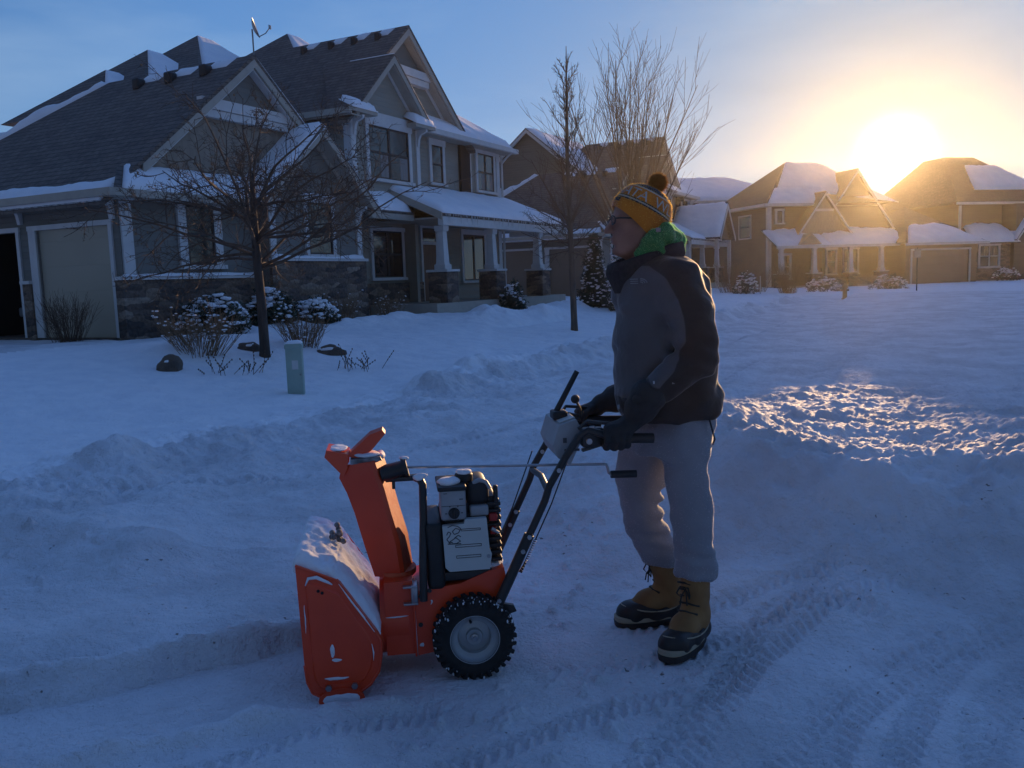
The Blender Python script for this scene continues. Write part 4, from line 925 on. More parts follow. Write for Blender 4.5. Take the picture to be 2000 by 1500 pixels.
def build_house_d():
    h = thing('two_storey_house', 'house with wide snowy bay roof at the right edge, right of the setting sun', 'house', (16.67, 56.26, 0), R(15))
    W = 'siding_brown'; RF = 'shingle_brown'
    o = 14.6
    MB().box(o, o + 8, 0, .15, 0, 5.6).box(o, o + .15, .15, 9, 0, 5.6).box(o + 7.85, o + 8, .15, 9, 0, 5.6).box(o + 3.6, o + 8, -1.2, -1.05, 0, 5.5).box(o + 3.6, o + 3.75, -1.05, 0, 0, 5.5).build('wall', W, h)
    # main hip roof with a flat-topped ridge
    m = MB(); A, B, Cc, D = (o - .6, -.5, 5.7), (o + 8.6, -.5, 5.7), (o + 8.6, 9.5, 5.7), (o - .6, 9.5, 5.7)
    P, Q, P2, Q2 = (o + 1.6, 3.2, 9.15), (o + 4.0, 3.2, 9.15), (o + 1.6, 5.4, 9.15), (o + 4.0, 5.4, 9.15)
    m.add([A, B, Cc, D, P, Q, Q2, P2], [(0, 1, 5, 4), (1, 2, 6, 5), (2, 3, 7, 6), (3, 0, 4, 7), (4, 5, 6, 7), (3, 2, 1, 0)]); m.build('roof', RF, h)
    snow_patch(h, (o + 1.6, .4, 6.6), (o + 7.6, .4, 6.6), (o + 5.0, 2.6, 8.55), (o + 2.6, 2.6, 8.55), .16, 24, 10, .4, 301, wob=.9)
    MB().box(o - .7, o + 8.7, -.62, -.5, 5.52, 5.68).build('gutter', 'trim', h)
    # lower wing on the left, its slope closing the gap below the sun
    m = MB(); A, B, Cc, D = (7.6, 5.2, 5.0), (15.6, 5.2, 5.0), (15.6, 11.2, 5.0), (7.6, 11.2, 5.0); P = (13.3, 8.2, 6.7); Q = (15.6, 8.2, 6.7)
    m.add([A, B, Cc, D, P, Q], [(0, 1, 5, 4), (1, 2, 5), (2, 3, 4, 5), (3, 0, 4), (3, 2, 1, 0)]); m.build('roof', RF, h)
    MB().box(9, 14.6, 5.6, 5.75, 0, 4.98).box(9, 9.15, 5.75, 10.8, 0, 4.98).build('wall', W, h)
    # wide bay with deep snow on its roof
    MB().box(o + .2, o + 3.5, -.9, -.75, 0, 3.0).box(o + .2, o + .35, -.75, 0, 0, 3.0).box(o + 3.35, o + 3.5, -.75, 0, 0, 3.0).build('wall', 'stone', h)
    slab(h, [(o - .1, -1.4, 2.95), (o + 3.8, -1.4, 2.95), (o + 3.3, .1, 4.1), (o + .4, .1, 4.1)], RF, .12)
    snow_patch(h, (o - .1, -1.45, 2.95), (o + 3.8, -1.45, 2.95), (o + 3.3, .05, 4.1), (o + .4, .05, 4.1), .34, 30, 12, .4, 311, wob=.3)
    window(h, TF(-.9), o + .95, o + 2.5, 1.3, 2.75, 2, w=.12, muntin=True)
    # front gable on the right
    simple_gable(h, o + 6.0, 2.7, 6.6, 1.3, -1.6, 3, RF, W, .3, .35, snow_l=.2, seed=320, beam=True)
    window(h, TF(-1.25), o + 5.2, o + 6.8, 1.3, 2.8, 2, w=.12)
    board(h, 'corner_board', [(o - .03, o + .18, -.04, 0, .3, 5.5)])
    return h
house_c = build_house_c(); house_d = build_house_d()

def build_sun_block_house():  # mostly hidden house, added to keep low sun off the left lawn
    h = thing('two_storey_house', 'distant house added to block stray low sun, snowy roof between the man and the brown house', 'house', (9.5, 68, 0), R(6))
    MB().box(0, 14, 0, .15, 0, 7.0).box(0, .15, .15, 10, 0, 7.0).box(13.85, 14, .15, 10, 0, 7.0).box(.15, 13.85, 9.85, 10, 0, 7.0).build('wall', 'siding_brown', h)
    A, B, Cc, D, P, Q = hip_roof(h, -.5, 14.5, -.5, 10.5, 7.05, .42, 'shingle_brown')
    snow_patch(h, A, B, Q, P, .16, 40, 14, .3, 401)
    MB().box(-.6, 14.6, -.62, -.5, 6.88, 7.04).build('gutter', 'trim', h)
    for u in (1.5, 4.5, 8, 11): window(h, TF(0), u, u + 1.2, 4.6, 6.0, 2, w=.12)
build_sun_block_house()
# ------------------------------------------------------------------ trees, shrubs, stones
def grow(mb, q, p, d, length, r0, r1, level, spec):
    """one limb as a bent tapering tube; returns nothing, recurses into its side shoots"""
    sp = spec[level]
    n = sp['seg']; pts = [Vector(p)]; dd = Vector(d).normalized()
    for k in range(n):
        dd = dd + Vector((q.uniform(-1, 1), q.uniform(-1, 1), q.uniform(-1, 1))) * sp['wob'] + Vector((0, 0, sp['up']))
        dd.normalize(); pts.append(pts[-1] + dd * (length / n))
    rad = [r0 + (r1 - r0) * k / n for k in range(n + 1)]
    mb.tube(pts, rad, sp['sides'], caps=(level == 0))
    if level + 1 >= len(spec): return
    nx = spec[level + 1]
    for k in range(int(nx['count'] * (.75 + .5 * q.random()))):
        f = nx['from'] + (nx['to'] - nx['from']) * q.random()
        i = min(n - 1, int(f * n)); u = f * n - i
        b = pts[i].lerp(pts[i + 1], u); ax = (pts[i + 1] - pts[i]).normalized()
        side = ax.orthogonal().normalized(); side.rotate(Matrix.Rotation(q.uniform(0, 2 * math.pi), 3, ax))
        a = R(nx['ang'] + q.uniform(-nx['angv'], nx['angv']))
        nd_ = ax * math.cos(a) + side * math.sin(a)
        l = length * nx['len'] * (1 - nx.get('fall', .4) * f) * q.uniform(.7, 1.25)
        rr = max(nx['rmin'], (r0 + (r1 - r0) * f) * nx['rad'])
        grow(mb, q, b, nd_, l, rr, max(nx['rmin'] * .6, rr * .3), level + 1, spec)
def small_leaves(q, centres, n, size, spread):
    """loose leaf-sized faces round the given centres"""
    vs = []; fs = []
    for c in centres:
        for k in range(n):
            o = Vector(c) + Vector((q.gauss(0, spread), q.gauss(0, spread), q.gauss(0, spread)))
            a = Vector((q.uniform(-1, 1), q.uniform(-1, 1), q.uniform(-1, 1))).normalized(); b = a.orthogonal().normalized()
            s = size * q.uniform(.6, 1.3); i = len(vs)
            vs += [o - a * s, o + b * s * .45, o + a * s, o - b * s * .45]; fs.append((i, i + 1, i + 2, i + 3))
    m = MB(); m.add(vs, fs); return m
# crab apple in front of the grey house: short trunk, wide twiggy crown, a few dry fruits
def crab_apple():
    q = random.Random(11); x, y = -4.11, 14.5; z0 = gz(x, y) - .05
    t = thing('crab_apple_tree', 'bare spreading crab apple tree with dense twigs before the grey house', 'tree', (x, y, z0))
    m = MB(); m.tube([(0, 0, 0), (.01, 0, .25), (.0, .01, 1.0), (-.02, 0, 1.75), (-.03, .02, 2.35), (-.02, .02, 2.8), (.02, 0, 3.1)], [.105, .085, .078, .072, .06, .04, .02], 12)
    m.build('trunk', 'bark', t, True)
    spec = [dict(seg=7, wob=.22, up=-.012, sides=5), dict(count=9, **{'from': .15, 'to': .98}, ang=45, angv=22, len=.42, rad=.5, rmin=.007, seg=5, wob=.30, up=.03, sides=4),
            dict(count=9, **{'from': .1, 'to': .98}, ang=50, angv=25, len=.50, rad=.55, rmin=.0045, seg=3, wob=.32, up=.03, sides=3),
            dict(count=3, **{'from': .2, 'to': .98}, ang=48, angv=22, len=.5, rad=.6, rmin=.0032, seg=2, wob=.3, up=0.0, sides=3)]
    b = MB(); n = 26
    for k in range(n):
        a = 2 * math.pi * k / n * 2.4 + q.uniform(-.3, .3); h = 1.5 + 1.2 * k / n
        el = R(q.uniform(0, 30) + 22 * (k / n))
        grow(b, q, (-.02, .01, h), (math.cos(a) * math.cos(el), math.sin(a) * math.cos(el) * .9, math.sin(el)), q.uniform(2.3, 3.3) * (1 - .38 * k / n), .029, .007, 0, spec)
    b.build('branches', 'twig', t)
    cs = [b.v[q.randrange(len(b.v))] for _ in range(420)]
    f = MB()
    for c in cs: f.sphere((c[0], c[1], c[2] - .02), .016 * q.uniform(.7, 1.3), 5, 3)
    f.build('fruit', 'dry_stem', t)['kind'] = 'stuff'
    return t
crab_apple()
# slim young tree on the verge: upright leader, upswept shoots above and drooping twigs below
def young_tree():
    q = random.Random(4); x, y = 1.63, 22.1; z0 = gz(x, y) - .05
    t = thing('young_tree', 'slim bare young tree with upright crown standing on the snowy verge', 'tree', (x, y, z0))
    m = MB(); m.tube([(0, 0, 0), (0, 0, .3), (-.02, 0, 1.5), (-.05, 0, 3.0), (-.07, 0, 4.5), (-.05, 0, 5.8), (-.03, 0, 7.0)], [.10, .085, .078, .066, .05, .03, .008], 10)
    m.build('trunk', 'bark_pale', t, True)
    spec = [dict(seg=5, wob=.10, up=.10, sides=4), dict(count=9, **{'from': .12, 'to': .98}, ang=30, angv=15, len=.42, rad=.55, rmin=.006, seg=3, wob=.16, up=.12, sides=3),
            dict(count=4, **{'from': .2, 'to': .98}, ang=38, angv=20, len=.42, rad=.6, rmin=.004, seg=2, wob=.2, up=.05, sides=3)]
    b = MB()
    for k in range(34):
        h = 2.3 + 4.2 * (k / 34); a = q.uniform(0, 6.28); el = R(q.uniform(35, 65))
        l = q.uniform(.7, 1.25) * (1.25 - .75 * (k / 34))
        grow(b, q, (-.05, 0, h), (math.cos(a) * math.cos(el), math.sin(a) * math.cos(el), math.sin(el)), l, .016, .005, 0, spec)
    for (dx, h0) in ((.42, 2.6), (-.55, 2.7)):
        grow(b, q, (-.05, 0, h0), (dx, .1, .9), 3.2 if dx > 0 else 1.9, .026, .006, 0, spec)
    spec2 = [dict(seg=6, wob=.16, up=-.02, sides=4), dict(count=8, **{'from': .2, 'to': .98}, ang=48, angv=20, len=.40, rad=.6, rmin=.006, seg=3, wob=.25, up=-.02, sides=3),
             dict(count=4, **{'from': .2, 'to': .98}, ang=45, angv=20, len=.5, rad=.6, rmin=.004, seg=2, wob=.25, up=0, sides=3)]
    for k in range(15):
        a = q.uniform(0, 6.28); el = R(q.uniform(-5, 35))
        grow(b, q, (-.05, 0, q.uniform(1.9, 2.9)), (math.cos(a) * math.cos(el), math.sin(a) * math.cos(el), math.sin(el)), q.uniform(1.0, 1.7), .018, .006, 0, spec2)
    b.build('branches', 'twig', t)
young_tree()
# big many-stemmed tree, fanning upward
def fan_tree():
    q = random.Random(21); x, y = 4.45, 32.0; z0 = gz(x, y) - .05
    t = thing('fan_shaped_tree', 'tall bare tree with many stems fanning upward behind the man', 'tree', (x, y, z0))
    m = MB(); m.tube([(0, 0, 0), (0, 0, .4), (.02, 0, 1.6), (.02, 0, 2.3)], [.2, .16, .15, .12], 10); m.build('trunk', 'bark_pale', t, True)
    spec = [dict(seg=8, wob=.035, up=.035, sides=5), dict(count=10, **{'from': .22, 'to': .97}, ang=24, angv=9, len=.46, rad=.5, rmin=.0085, seg=4, wob=.06, up=.06, sides=3),
            dict(count=6, **{'from': .15, 'to': .95}, ang=24, angv=9, len=.5, rad=.6, rmin=.006, seg=3, wob=.08, up=.05, sides=3)]
    b = MB(); n = 19
    for k in range(n):
        a = 2 * math.pi * k / n * 3.3; lean = R(5 + 31 * ((k * .618) % 1))
        grow(b, q, (.02, 0, 1.2 + .9 * q.random()), (math.cos(a) * math.sin(lean), math.sin(a) * math.sin(lean), math.cos(lean)), q.uniform(6.0, 7.2) * (1 - .22 * math.sin(lean)), .05, .010, 0, spec)
    b.build('branches', 'twig', t)
fan_tree()
# ---- shrubs ------------------------------------------------------------------------
def twiggy_shrub(name, label, x, y, w, h, n, seed, mat='dry_stem', group=None, snow=0, lean=.55, zoff=-.05):
    q = random.Random(seed); z0 = gz(x, y) + zoff
    t = thing(name, label, 'shrub', (x, y, z0), 0, group)
    b = MB(); spec = [dict(seg=4, wob=.12, up=.05, sides=3), dict(count=4, **{'from': .3, 'to': .95}, ang=28, angv=14, len=.45, rad=.7, rmin=.0028, seg=2, wob=.18, up=.08, sides=3)]
    tips = []
    for k in range(n):
        a = q.uniform(0, 6.28); ln = lean * math.sqrt(q.random())
        p = (math.cos(a) * w * .3 * q.random(), math.sin(a) * w * .3 * q.random(), 0)
        grow(b, q, p, (math.cos(a) * ln * w / h * .9, math.sin(a) * ln * w / h * .9, 1), h * q.uniform(.75, 1.1), .0065, .003, 0, spec)
    b.build('stems', mat, t)
    if snow:
        s = MB(); vs = b.v
        for k in range(snow):
            c = vs[q.randrange(len(vs))]
            s.sphere((c[0], c[1], c[2] + .01), q.uniform(.008, .026), 6, 4, sc=(1.4, 1.4, .6))
        s.build('snow_tufts', 'snow_roof', t, True)['kind'] = 'stuff'
    return t
def snowy_evergreen(name, label, x, y, w, d, h, seed, group=None, cover=.75, n=1500):
    q = random.Random(seed); z0 = gz(x, y) - .04
    t = thing(name, label, 'shrub', (x, y, z0), 0, group)
    cs = []; sn = MB(); prof = lambda u: math.sqrt(max(0, 1 - u * u))
    for k in range(n // 12):
        a = q.uniform(0, 6.28); u = q.random() ** .6; e = q.uniform(0, 1)
        cs.append((math.cos(a) * w / 2 * u, math.sin(a) * d / 2 * u, h * e * prof(u * .95)))
    small_leaves(q, cs, 26, .05, .055).build('foliage', 'evergreen', t)
    for k in range(int(n // 5)):
        a = q.uniform(0, 6.28); u = math.sqrt(q.random())
        if q.random() > cover: continue
        zz = h * (prof(u * .95) * q.uniform(.62, 1.03))
        sn.sphere((math.cos(a) * w / 2 * u, math.sin(a) * d / 2 * u, zz), q.uniform(.022, .062) * (1.15 if u < .6 else .9), 7, 5, sc=(q.uniform(1.1, 1.8), q.uniform(1.1, 1.8), q.uniform(.5, .8)))
    sn.build('snow_clumps', 'snow_roof', t, True)['kind'] = 'stuff'
    st = MB()
    for k in range(8):
        a = q.uniform(0, 6.28); st.tube([(0, 0, 0), (math.cos(a) * w * .15, math.sin(a) * d * .15, h * .4), (math.cos(a) * w * .36, math.sin(a) * d * .36, h * .66)], [.018, .012, .005], 4)
    st.build('stems', 'twig', t)
    return t
H = from_house
x, y = H(1.35, -1.0); snowy_evergreen('evergreen_shrub', 'low evergreen shrub heaped with snow under the garage window', x, y, 1.5, 1.1, .92, 31, 'snow-laden shrubs by the stone wall')
x, y = H(2.95, -1.1); snowy_evergreen('evergreen_shrub', 'smaller snow-covered evergreen behind the crab apple trunk', x, y, 1.1, .9, .85, 32, 'snow-laden shrubs by the stone wall', .5)
x, y = H(4.0, -1.5); snowy_evergreen('evergreen_shrub', 'rounded shrub buried in snow right of the crab apple trunk', x, y, 1.2, .9, .62, 33, 'snow-laden shrubs by the stone wall', 1.0)
twiggy_shrub('twiggy_shrub', 'round bare twiggy shrub in front of the snow-heaped evergreen', -4.98, 13.95, 1.25, .72, 120, 41, snow=130, group='bare twiggy shrubs of the front yard')
twiggy_shrub('twiggy_shrub', 'bare twiggy shrub behind the green utility pedestal', -3.75, 15.7, .95, .62, 100, 42, snow=30, group='bare twiggy shrubs of the front yard')
x, y = H(-.75, .75); twiggy_shrub('twiggy_shrub', 'dark bare shrub beside the beige garage door', x, y, .95, .95, 90, 43, mat='twig', group='bare twiggy shrubs of the front yard')
x, y = H(5.6, -1.0); twiggy_shrub('twiggy_shrub', 'bare shrub against the stone wall below the small gable window', x, y, 1.0, .75, 70, 44, snow=60, group='bare twiggy shrubs of the front yard')
x, y = H(7.6, -1.1); twiggy_shrub('twiggy_shrub', 'small bare shrub at the corner of the stone wall', x, y, .8, .7, 60, 45, snow=60, group='bare twiggy shrubs of the front yard')
x, y = H(12.9, -2.2); snowy_evergreen('evergreen_shrub', 'snow-flecked shrub at the foot of the middle porch column', x, y, .8, .7, 1.0, 46, 'snow-laden shrubs by the stone wall', .35, 800)
for i, (px_, py_, s, lab) in enumerate(((-2.62, 13.9, .5, 'dead flower stalks poking through snow right of the dark boulder'), (-2.3, 14.1, .45, 'thin seed stalks at the right end of the flower bed'), (-3.95, 12.95, .4, 'short dead stalks in snow left of the pedestal'), (-4.35, 12.8, .35, 'dead stalks in snow before the round snow mound'))):
    q = random.Random(60 + i); z0 = gz(px_, py_) - .03
    t = thing('dead_stalks', lab, 'plant', (px_, py_, z0), 0, 'dead stalks in the flower bed')
    b = MB(); hd = MB()
    for k in range(9):
        a = q.uniform(0, 6.28); r = q.uniform(.0, .38); p = (math.cos(a) * r, math.sin(a) * r, 0); e = (p[0] + q.uniform(-.22, .3), p[1] + q.uniform(-.1, .1), s * q.uniform(.4, 1))
        m_ = ((p[0] + e[0]) / 2 + .02, (p[1] + e[1]) / 2, e[2] * .6); b.tube([p, m_, e], [.0045, .004, .003], 4)
        for j in range(4): hd.sphere((m_[0] + (e[0] - m_[0]) * j / 3, m_[1], m_[2] + (e[2] - m_[2]) * j / 3), .011, 5, 3, sc=(1, 1, 1.5))
    b.v += hd.v if False else []; n0 = len(b.v); b.v += hd.v; b.f += [tuple(i + n0 for i in f) for f in hd.f]; b.m += hd.m; b.build('stems', 'twig', t)
def boulder(x, y, w, d, h, seed, label):
    q = np.random.RandomState(seed); m = MB(); m.sphere((0, 0, 0), 1, 22, 14)
    v = np.array(m.v); n = noise3(v[:, 0] * 1.4 + seed, v[:, 1] * 1.4, v[:, 2] * 1.4, seed) + .4 * noise3(v[:, 0] * 3.5, v[:, 1] * 3.5 + seed, v[:, 2] * 3.5, seed)
    v = np.sign(v) * np.abs(v) ** .8 * (.7 + .42 * n)[:, None] * np.array([w / 2, d / 2, h / 2]); m.v = [tuple(p) for p in v]
    t = m.build('boulder', 'rock', None, True, 50); t.location = (x, y, gz(x, y) + h * .12)
    tag(t, label, 'boulder', 'boulders of the flower bed')
    s = MB(); k = int(len(v))
    s.sphere((0, .03, h * .22), 1, 18, 10, sc=(w * .46, d * .46, h * .30)); s.build('snow_cap', 'snow_roof', t, True)
boulder(-5.06, 12.85, .34, .34, .38, 3, 'brown boulder at the left end of the flower bed')
boulder(-4.42, 14.75, .42, .3, .26, 5, 'dark boulder just left of the crab apple trunk')
boulder(-3.22, 15.5, .55, .4, .28, 8, 'dark wedge boulder right of the bare twiggy shrub')
# conical cedar beyond the young tree
def cedar():
    q = random.Random(77); x, y = 2.95, 30.0; z0 = gz(x, y) - .1; t = thing('conical_cedar', 'dark conical evergreen dusted with snow behind the slim young tree', 'shrub', (x, y, z0))
    cs = []; h, w = 2.5, 1.25
    for k in range(240):
        u = q.random(); r = w / 2 * (1 - u) ** .75 * (.35 + .65 * q.random()) * min(1, u * 6 + .5); a = q.uniform(0, 6.28); cs.append((math.cos(a) * r, math.sin(a) * r, u * h))
    small_leaves(q, cs, 26, .06, .07).build('foliage', 'evergreen', t)
    s = MB()
    for k in range(260):
        u = q.random(); r = w / 2 * (1 - u) ** .75; a = q.uniform(0, 6.28); s.sphere((math.cos(a) * r, math.sin(a) * r, u * h), q.uniform(.02, .05), 6, 4, sc=(1.5, 1.5, .6))
    s.build('snow_clumps', 'snow_roof', t, True)['kind'] = 'stuff'
    MB().tube([(0, 0, -.2), (0, 0, 1.2), (0, 0, 2.3)], [.06, .04, .01], 6).build('trunk', 'bark', t)
cedar()
# snow-laden young conifer next to it
x, y = 3.85, 29.0; snowy_evergreen('snowy_conifer', 'tall evergreen thickly covered with snow behind the man', x, y, 1.1, 1.0, 2.9, 78, None, 1.0, 1900)
# things in the far gardens
twiggy_shrub('grass_clump', 'tall golden ornamental grass left of the brown house corner', 11.6, 45.2, 2.2, 1.7, 150, 81, group='golden grasses by the brown house', lean=.5)
twiggy_shrub('grass_clump', 'low golden ornamental grass at the brown house corner', 13.0, 46.2, 1.8, 1.2, 110, 82, group='golden grasses by the brown house', lean=.5)
snowy_evergreen('evergreen_shrub', 'snow-dusted shrub in front of the golden grass', 11.9, 43.9, 1.2, 1.0, 1.2, 83, None, .6, 700)
snowy_evergreen('evergreen_shrub', 'low snow-topped shrub before the columns of the brown house', 16.6, 46.2, 2.0, 1.2, .8, 84, 'low snowy shrubs below the sun', .8, 900)
snowy_evergreen('evergreen_shrub', 'low snow-topped shrub before the garage below the sun', 20.2, 46.5, 2.0, 1.2, .8, 85, 'low snowy shrubs below the sun', .8, 900)
twiggy_shrub('round_shrub', 'brown rounded shrub beside the steps of the brown house', 14.3, 44.8, 1.5, 1.5, 170, 86, mat='twig', lean=.5)
for i, (u, v, lab) in enumerate(((15.6, -3.2, 'snowy shrub under the wide bay window'), (18.6, -3.6, 'snowy shrub right of the wide bay window'))):
    a = R(15); x = 16.67 + u * math.cos(a) - v * math.sin(a); y = 56.26 + u * math.sin(a) + v * math.cos(a)
    snowy_evergreen('evergreen_shrub', lab, x, y, 1.8, 1.1, .9, 88 + i, 'low snowy shrubs by the bay window', .7, 700)
# ---- small street things --------------------------------------------------------------
def pedestal():
    x, y = -2.87, 11.51; t = thing('utility_pedestal', 'pale green plastic utility pedestal standing in the snow', 'utility box', (x, y, gz(x, y) - .04), R(8))
    m = MB(); m.rbox(-.108, .108, -.09, .09, 0, .70, .02); m.build('body', 'pedestal_green', t, True, 40)
    m = MB(); m.rbox(-.118, .118, -.10, .10, .66, .75, .025); m.build('cap', 'pedestal_green', t, True, 40)
    MB().rbox(-.03, .05, -.096, -.09, .40, .52, .003).build('label_plate', 'trim', t)
    MB().lathe([(.012, 0), (.012, .012), (.004, .014)], 10, T=lambda a, b, c: (.075 + a, -.09 - c, .33 + b)).build('lock', 'galv', t)
    snow_patch(t, (-.11, -.095, .745), (.11, -.095, .745), (.11, .095, .745), (-.11, .095, .745), .03, 8, 8, .05, 400, name='snow_cap')
pedestal()
def stake(x, y, h, label, mat, r=.02, cat='marker stake'):
    o = MB(); o.rbox(-r, r, -r * .4, r * .4, 0, h, r * .3); o = o.build('marker_stake', mat, None); o.location = (x, y, gz(x, y) - .05); tag(o, label, cat)
stake(12.68, 44.11, .95, 'thin pale marker stake by the golden grass', 'trim', .025)
def hydrant():
    x, y = 13.8, 35.91; t = thing('fire_hydrant', 'small dark fire hydrant on the far snowy verge', 'hydrant', (x, y, gz(x, y) - .05))
    MB().lathe([(.13, 0), (.13, .05), (.09, .07), (.085, .45), (.12, .47), (.12, .52), (.10, .56), (.06, .63), (.02, .66), (.02, .7)], 14).build('body', 'dry_stem', t, True, 40)
    for sgn in (-1, 1): MB().tube([(sgn * .08, 0, .38), (sgn * .16, 0, .38)], .045, 10).build('outlet', 'dry_stem', t)
hydrant()
def sign_post():
    x, y = 18.61, 39.9; t = thing('street_post', 'thin dark post with a small plate at the far roadside', 'post', (x, y, gz(x, y) - .05))
    MB().tube([(0, 0, 0), (0, 0, 2.0)], .028, 8).build('post', 'black_metal', t)
    MB().rbox(-.15, .15, -.05, -.03, 1.55, 1.95, .01).build('plate', 'galv', t)
sign_post()
# car parked nose-in inside the open garage bay
def car():
    bx, by = H(1.15, 4.45); t = thing('parked_car', 'silver car parked inside the open garage, rear end showing', 'car', (bx, by, .62), R(90) - AZH)
    # local x runs into the garage, tail at x = 0
    sec = [(0.0, .50, 1.0, .72), (.12, .30, 1.22, .84), (.55, .26, 1.55, .88), (1.3, .24, 1.62, .90), (2.3, .24, 1.56, .90), (3.0, .24, 1.05, .89), (3.05, .24, 1.0, .88)]
    rings = []
    for (x, zb, zt, hw) in sec:
        zm = min(zt, .98)
        rings.append([(x, -hw * .92, zb), (x, -hw, zb + .15), (x, -hw, zm - .08), (x, -hw * (.94 if zt <= zm else .80), zm + (zt - zm) * .6), (x, -hw * .62, zt), (x, hw * .62, zt), (x, hw * (.94 if zt <= zm else .80), zm + (zt - zm) * .6), (x, hw, zm - .08), (x, hw, zb + .15), (x, hw * .92, zb)])
    MB().loft(rings).build('body', 'car_silver', t, True, 40)
    MB().prism([(.14, -.60, 1.20), (.14, .60, 1.20), (.46, .52, 1.48), (.46, -.52, 1.48)], (-.02, 0, .02)).build('rear_window', 'glass', t)
    for sgn in (-1, 1):
        MB().rbox(-.0, .1, sgn * .48, sgn * .78, .86, 1.06, .02).build('tail_light', 'tail_red', t, True)
        w = MB().lathe([(.01, -.1), (.19, -.1), (.31, -.09), (.32, 0), (.31, .09), (.19, .1), (.01, .1)], 24, T=lambda a, b, c: (.75 + a, sgn * .80 + c, .32 + b)).build('wheel', 'black_plastic', t, True, 40)
    MB().rbox(-.08, .1, -.80, .80, .42, .64, .05).build('bumper', 'car_silver', t, True)
    MB().rbox(-.01, .02, -.26, .26, .72, .84, .005).build('number_plate', 'trim', t)
pm('car_silver', (.42, .44, .46), (.38, .40, .42), 3, rough=.3, bump=0, coat=.6)
pm('tail_red', (.45, .02, .02), (.4, .02, .02), 3, rough=.2, bump=0)
car()
# end of planting
# ------------------------------------------------------------------ snow blower
pm('orange', (.84, .072, .016), (.70, .055, .013), 4, rough=.38, bump=.04, bscale=90, bdist=.002, coat=.25)
pm('orange_frost', (.74, .20, .10), (.66, .08, .02), 26, rough=.6, bump=.3, bscale=120, bdist=.003, lo=.3, hi=.62)
pm('engine_white', (.56, .58, .56), (.50, .52, .50), 6, rough=.5, bump=.05)
pm('engine_grey', (.36, .37, .38), (.30, .31, .32), 10, rough=.5, bump=.08, metal=.2)
pm('rim_grey', (.42, .44, .45), (.36, .37, .38), 6, rough=.42, bump=.05, metal=.3)
pm('tyre', (.012, .012, .013), (.022, .022, .022), 30, rough=.85, bump=.3, bscale=80, bdist=.003)
pm('steel', (.45, .45, .46), (.35, .35, .36), 20, rough=.35, metal=.9, bump=.05)
pm('red_plastic', (.42, .02, .015), (.36, .02, .015), 10, rough=.4, bump=0)
pm('ink', (.06, .065, .07), (.07, .07, .08), 10, rough=.6, bump=0)
pm('grime', (.30, .31, .33), (.08, .085, .09), 30, rough=.6, bump=.2)
def snow_lump(parent, boxes, seed, name='snow_dusting', amp=.25, mat='snow'):
    m = MB(); q = random.Random(seed)
    for (c, r, sc) in boxes:
        m.sphere(c, r, 16, 10, sc=sc)
    v = np.array(m.v); 
    n = noise3(v[:, 0] * 28 + seed, v[:, 1] * 28, v[:, 2] * 28, seed) - .5
    n2 = noise3(v[:, 0] * 70 + seed, v[:, 1] * 70, v[:, 2] * 70, seed + 1) - .5
    v[:, 2] += n * amp * .06 + n2 * amp * .02; v[:, 0] += n2 * amp * .04; v[:, 1] += n * amp * .04
    m.v = [tuple(p) for p in v]
    o = m.build(name, mat, parent, True); o['kind'] = 'stuff'; return o
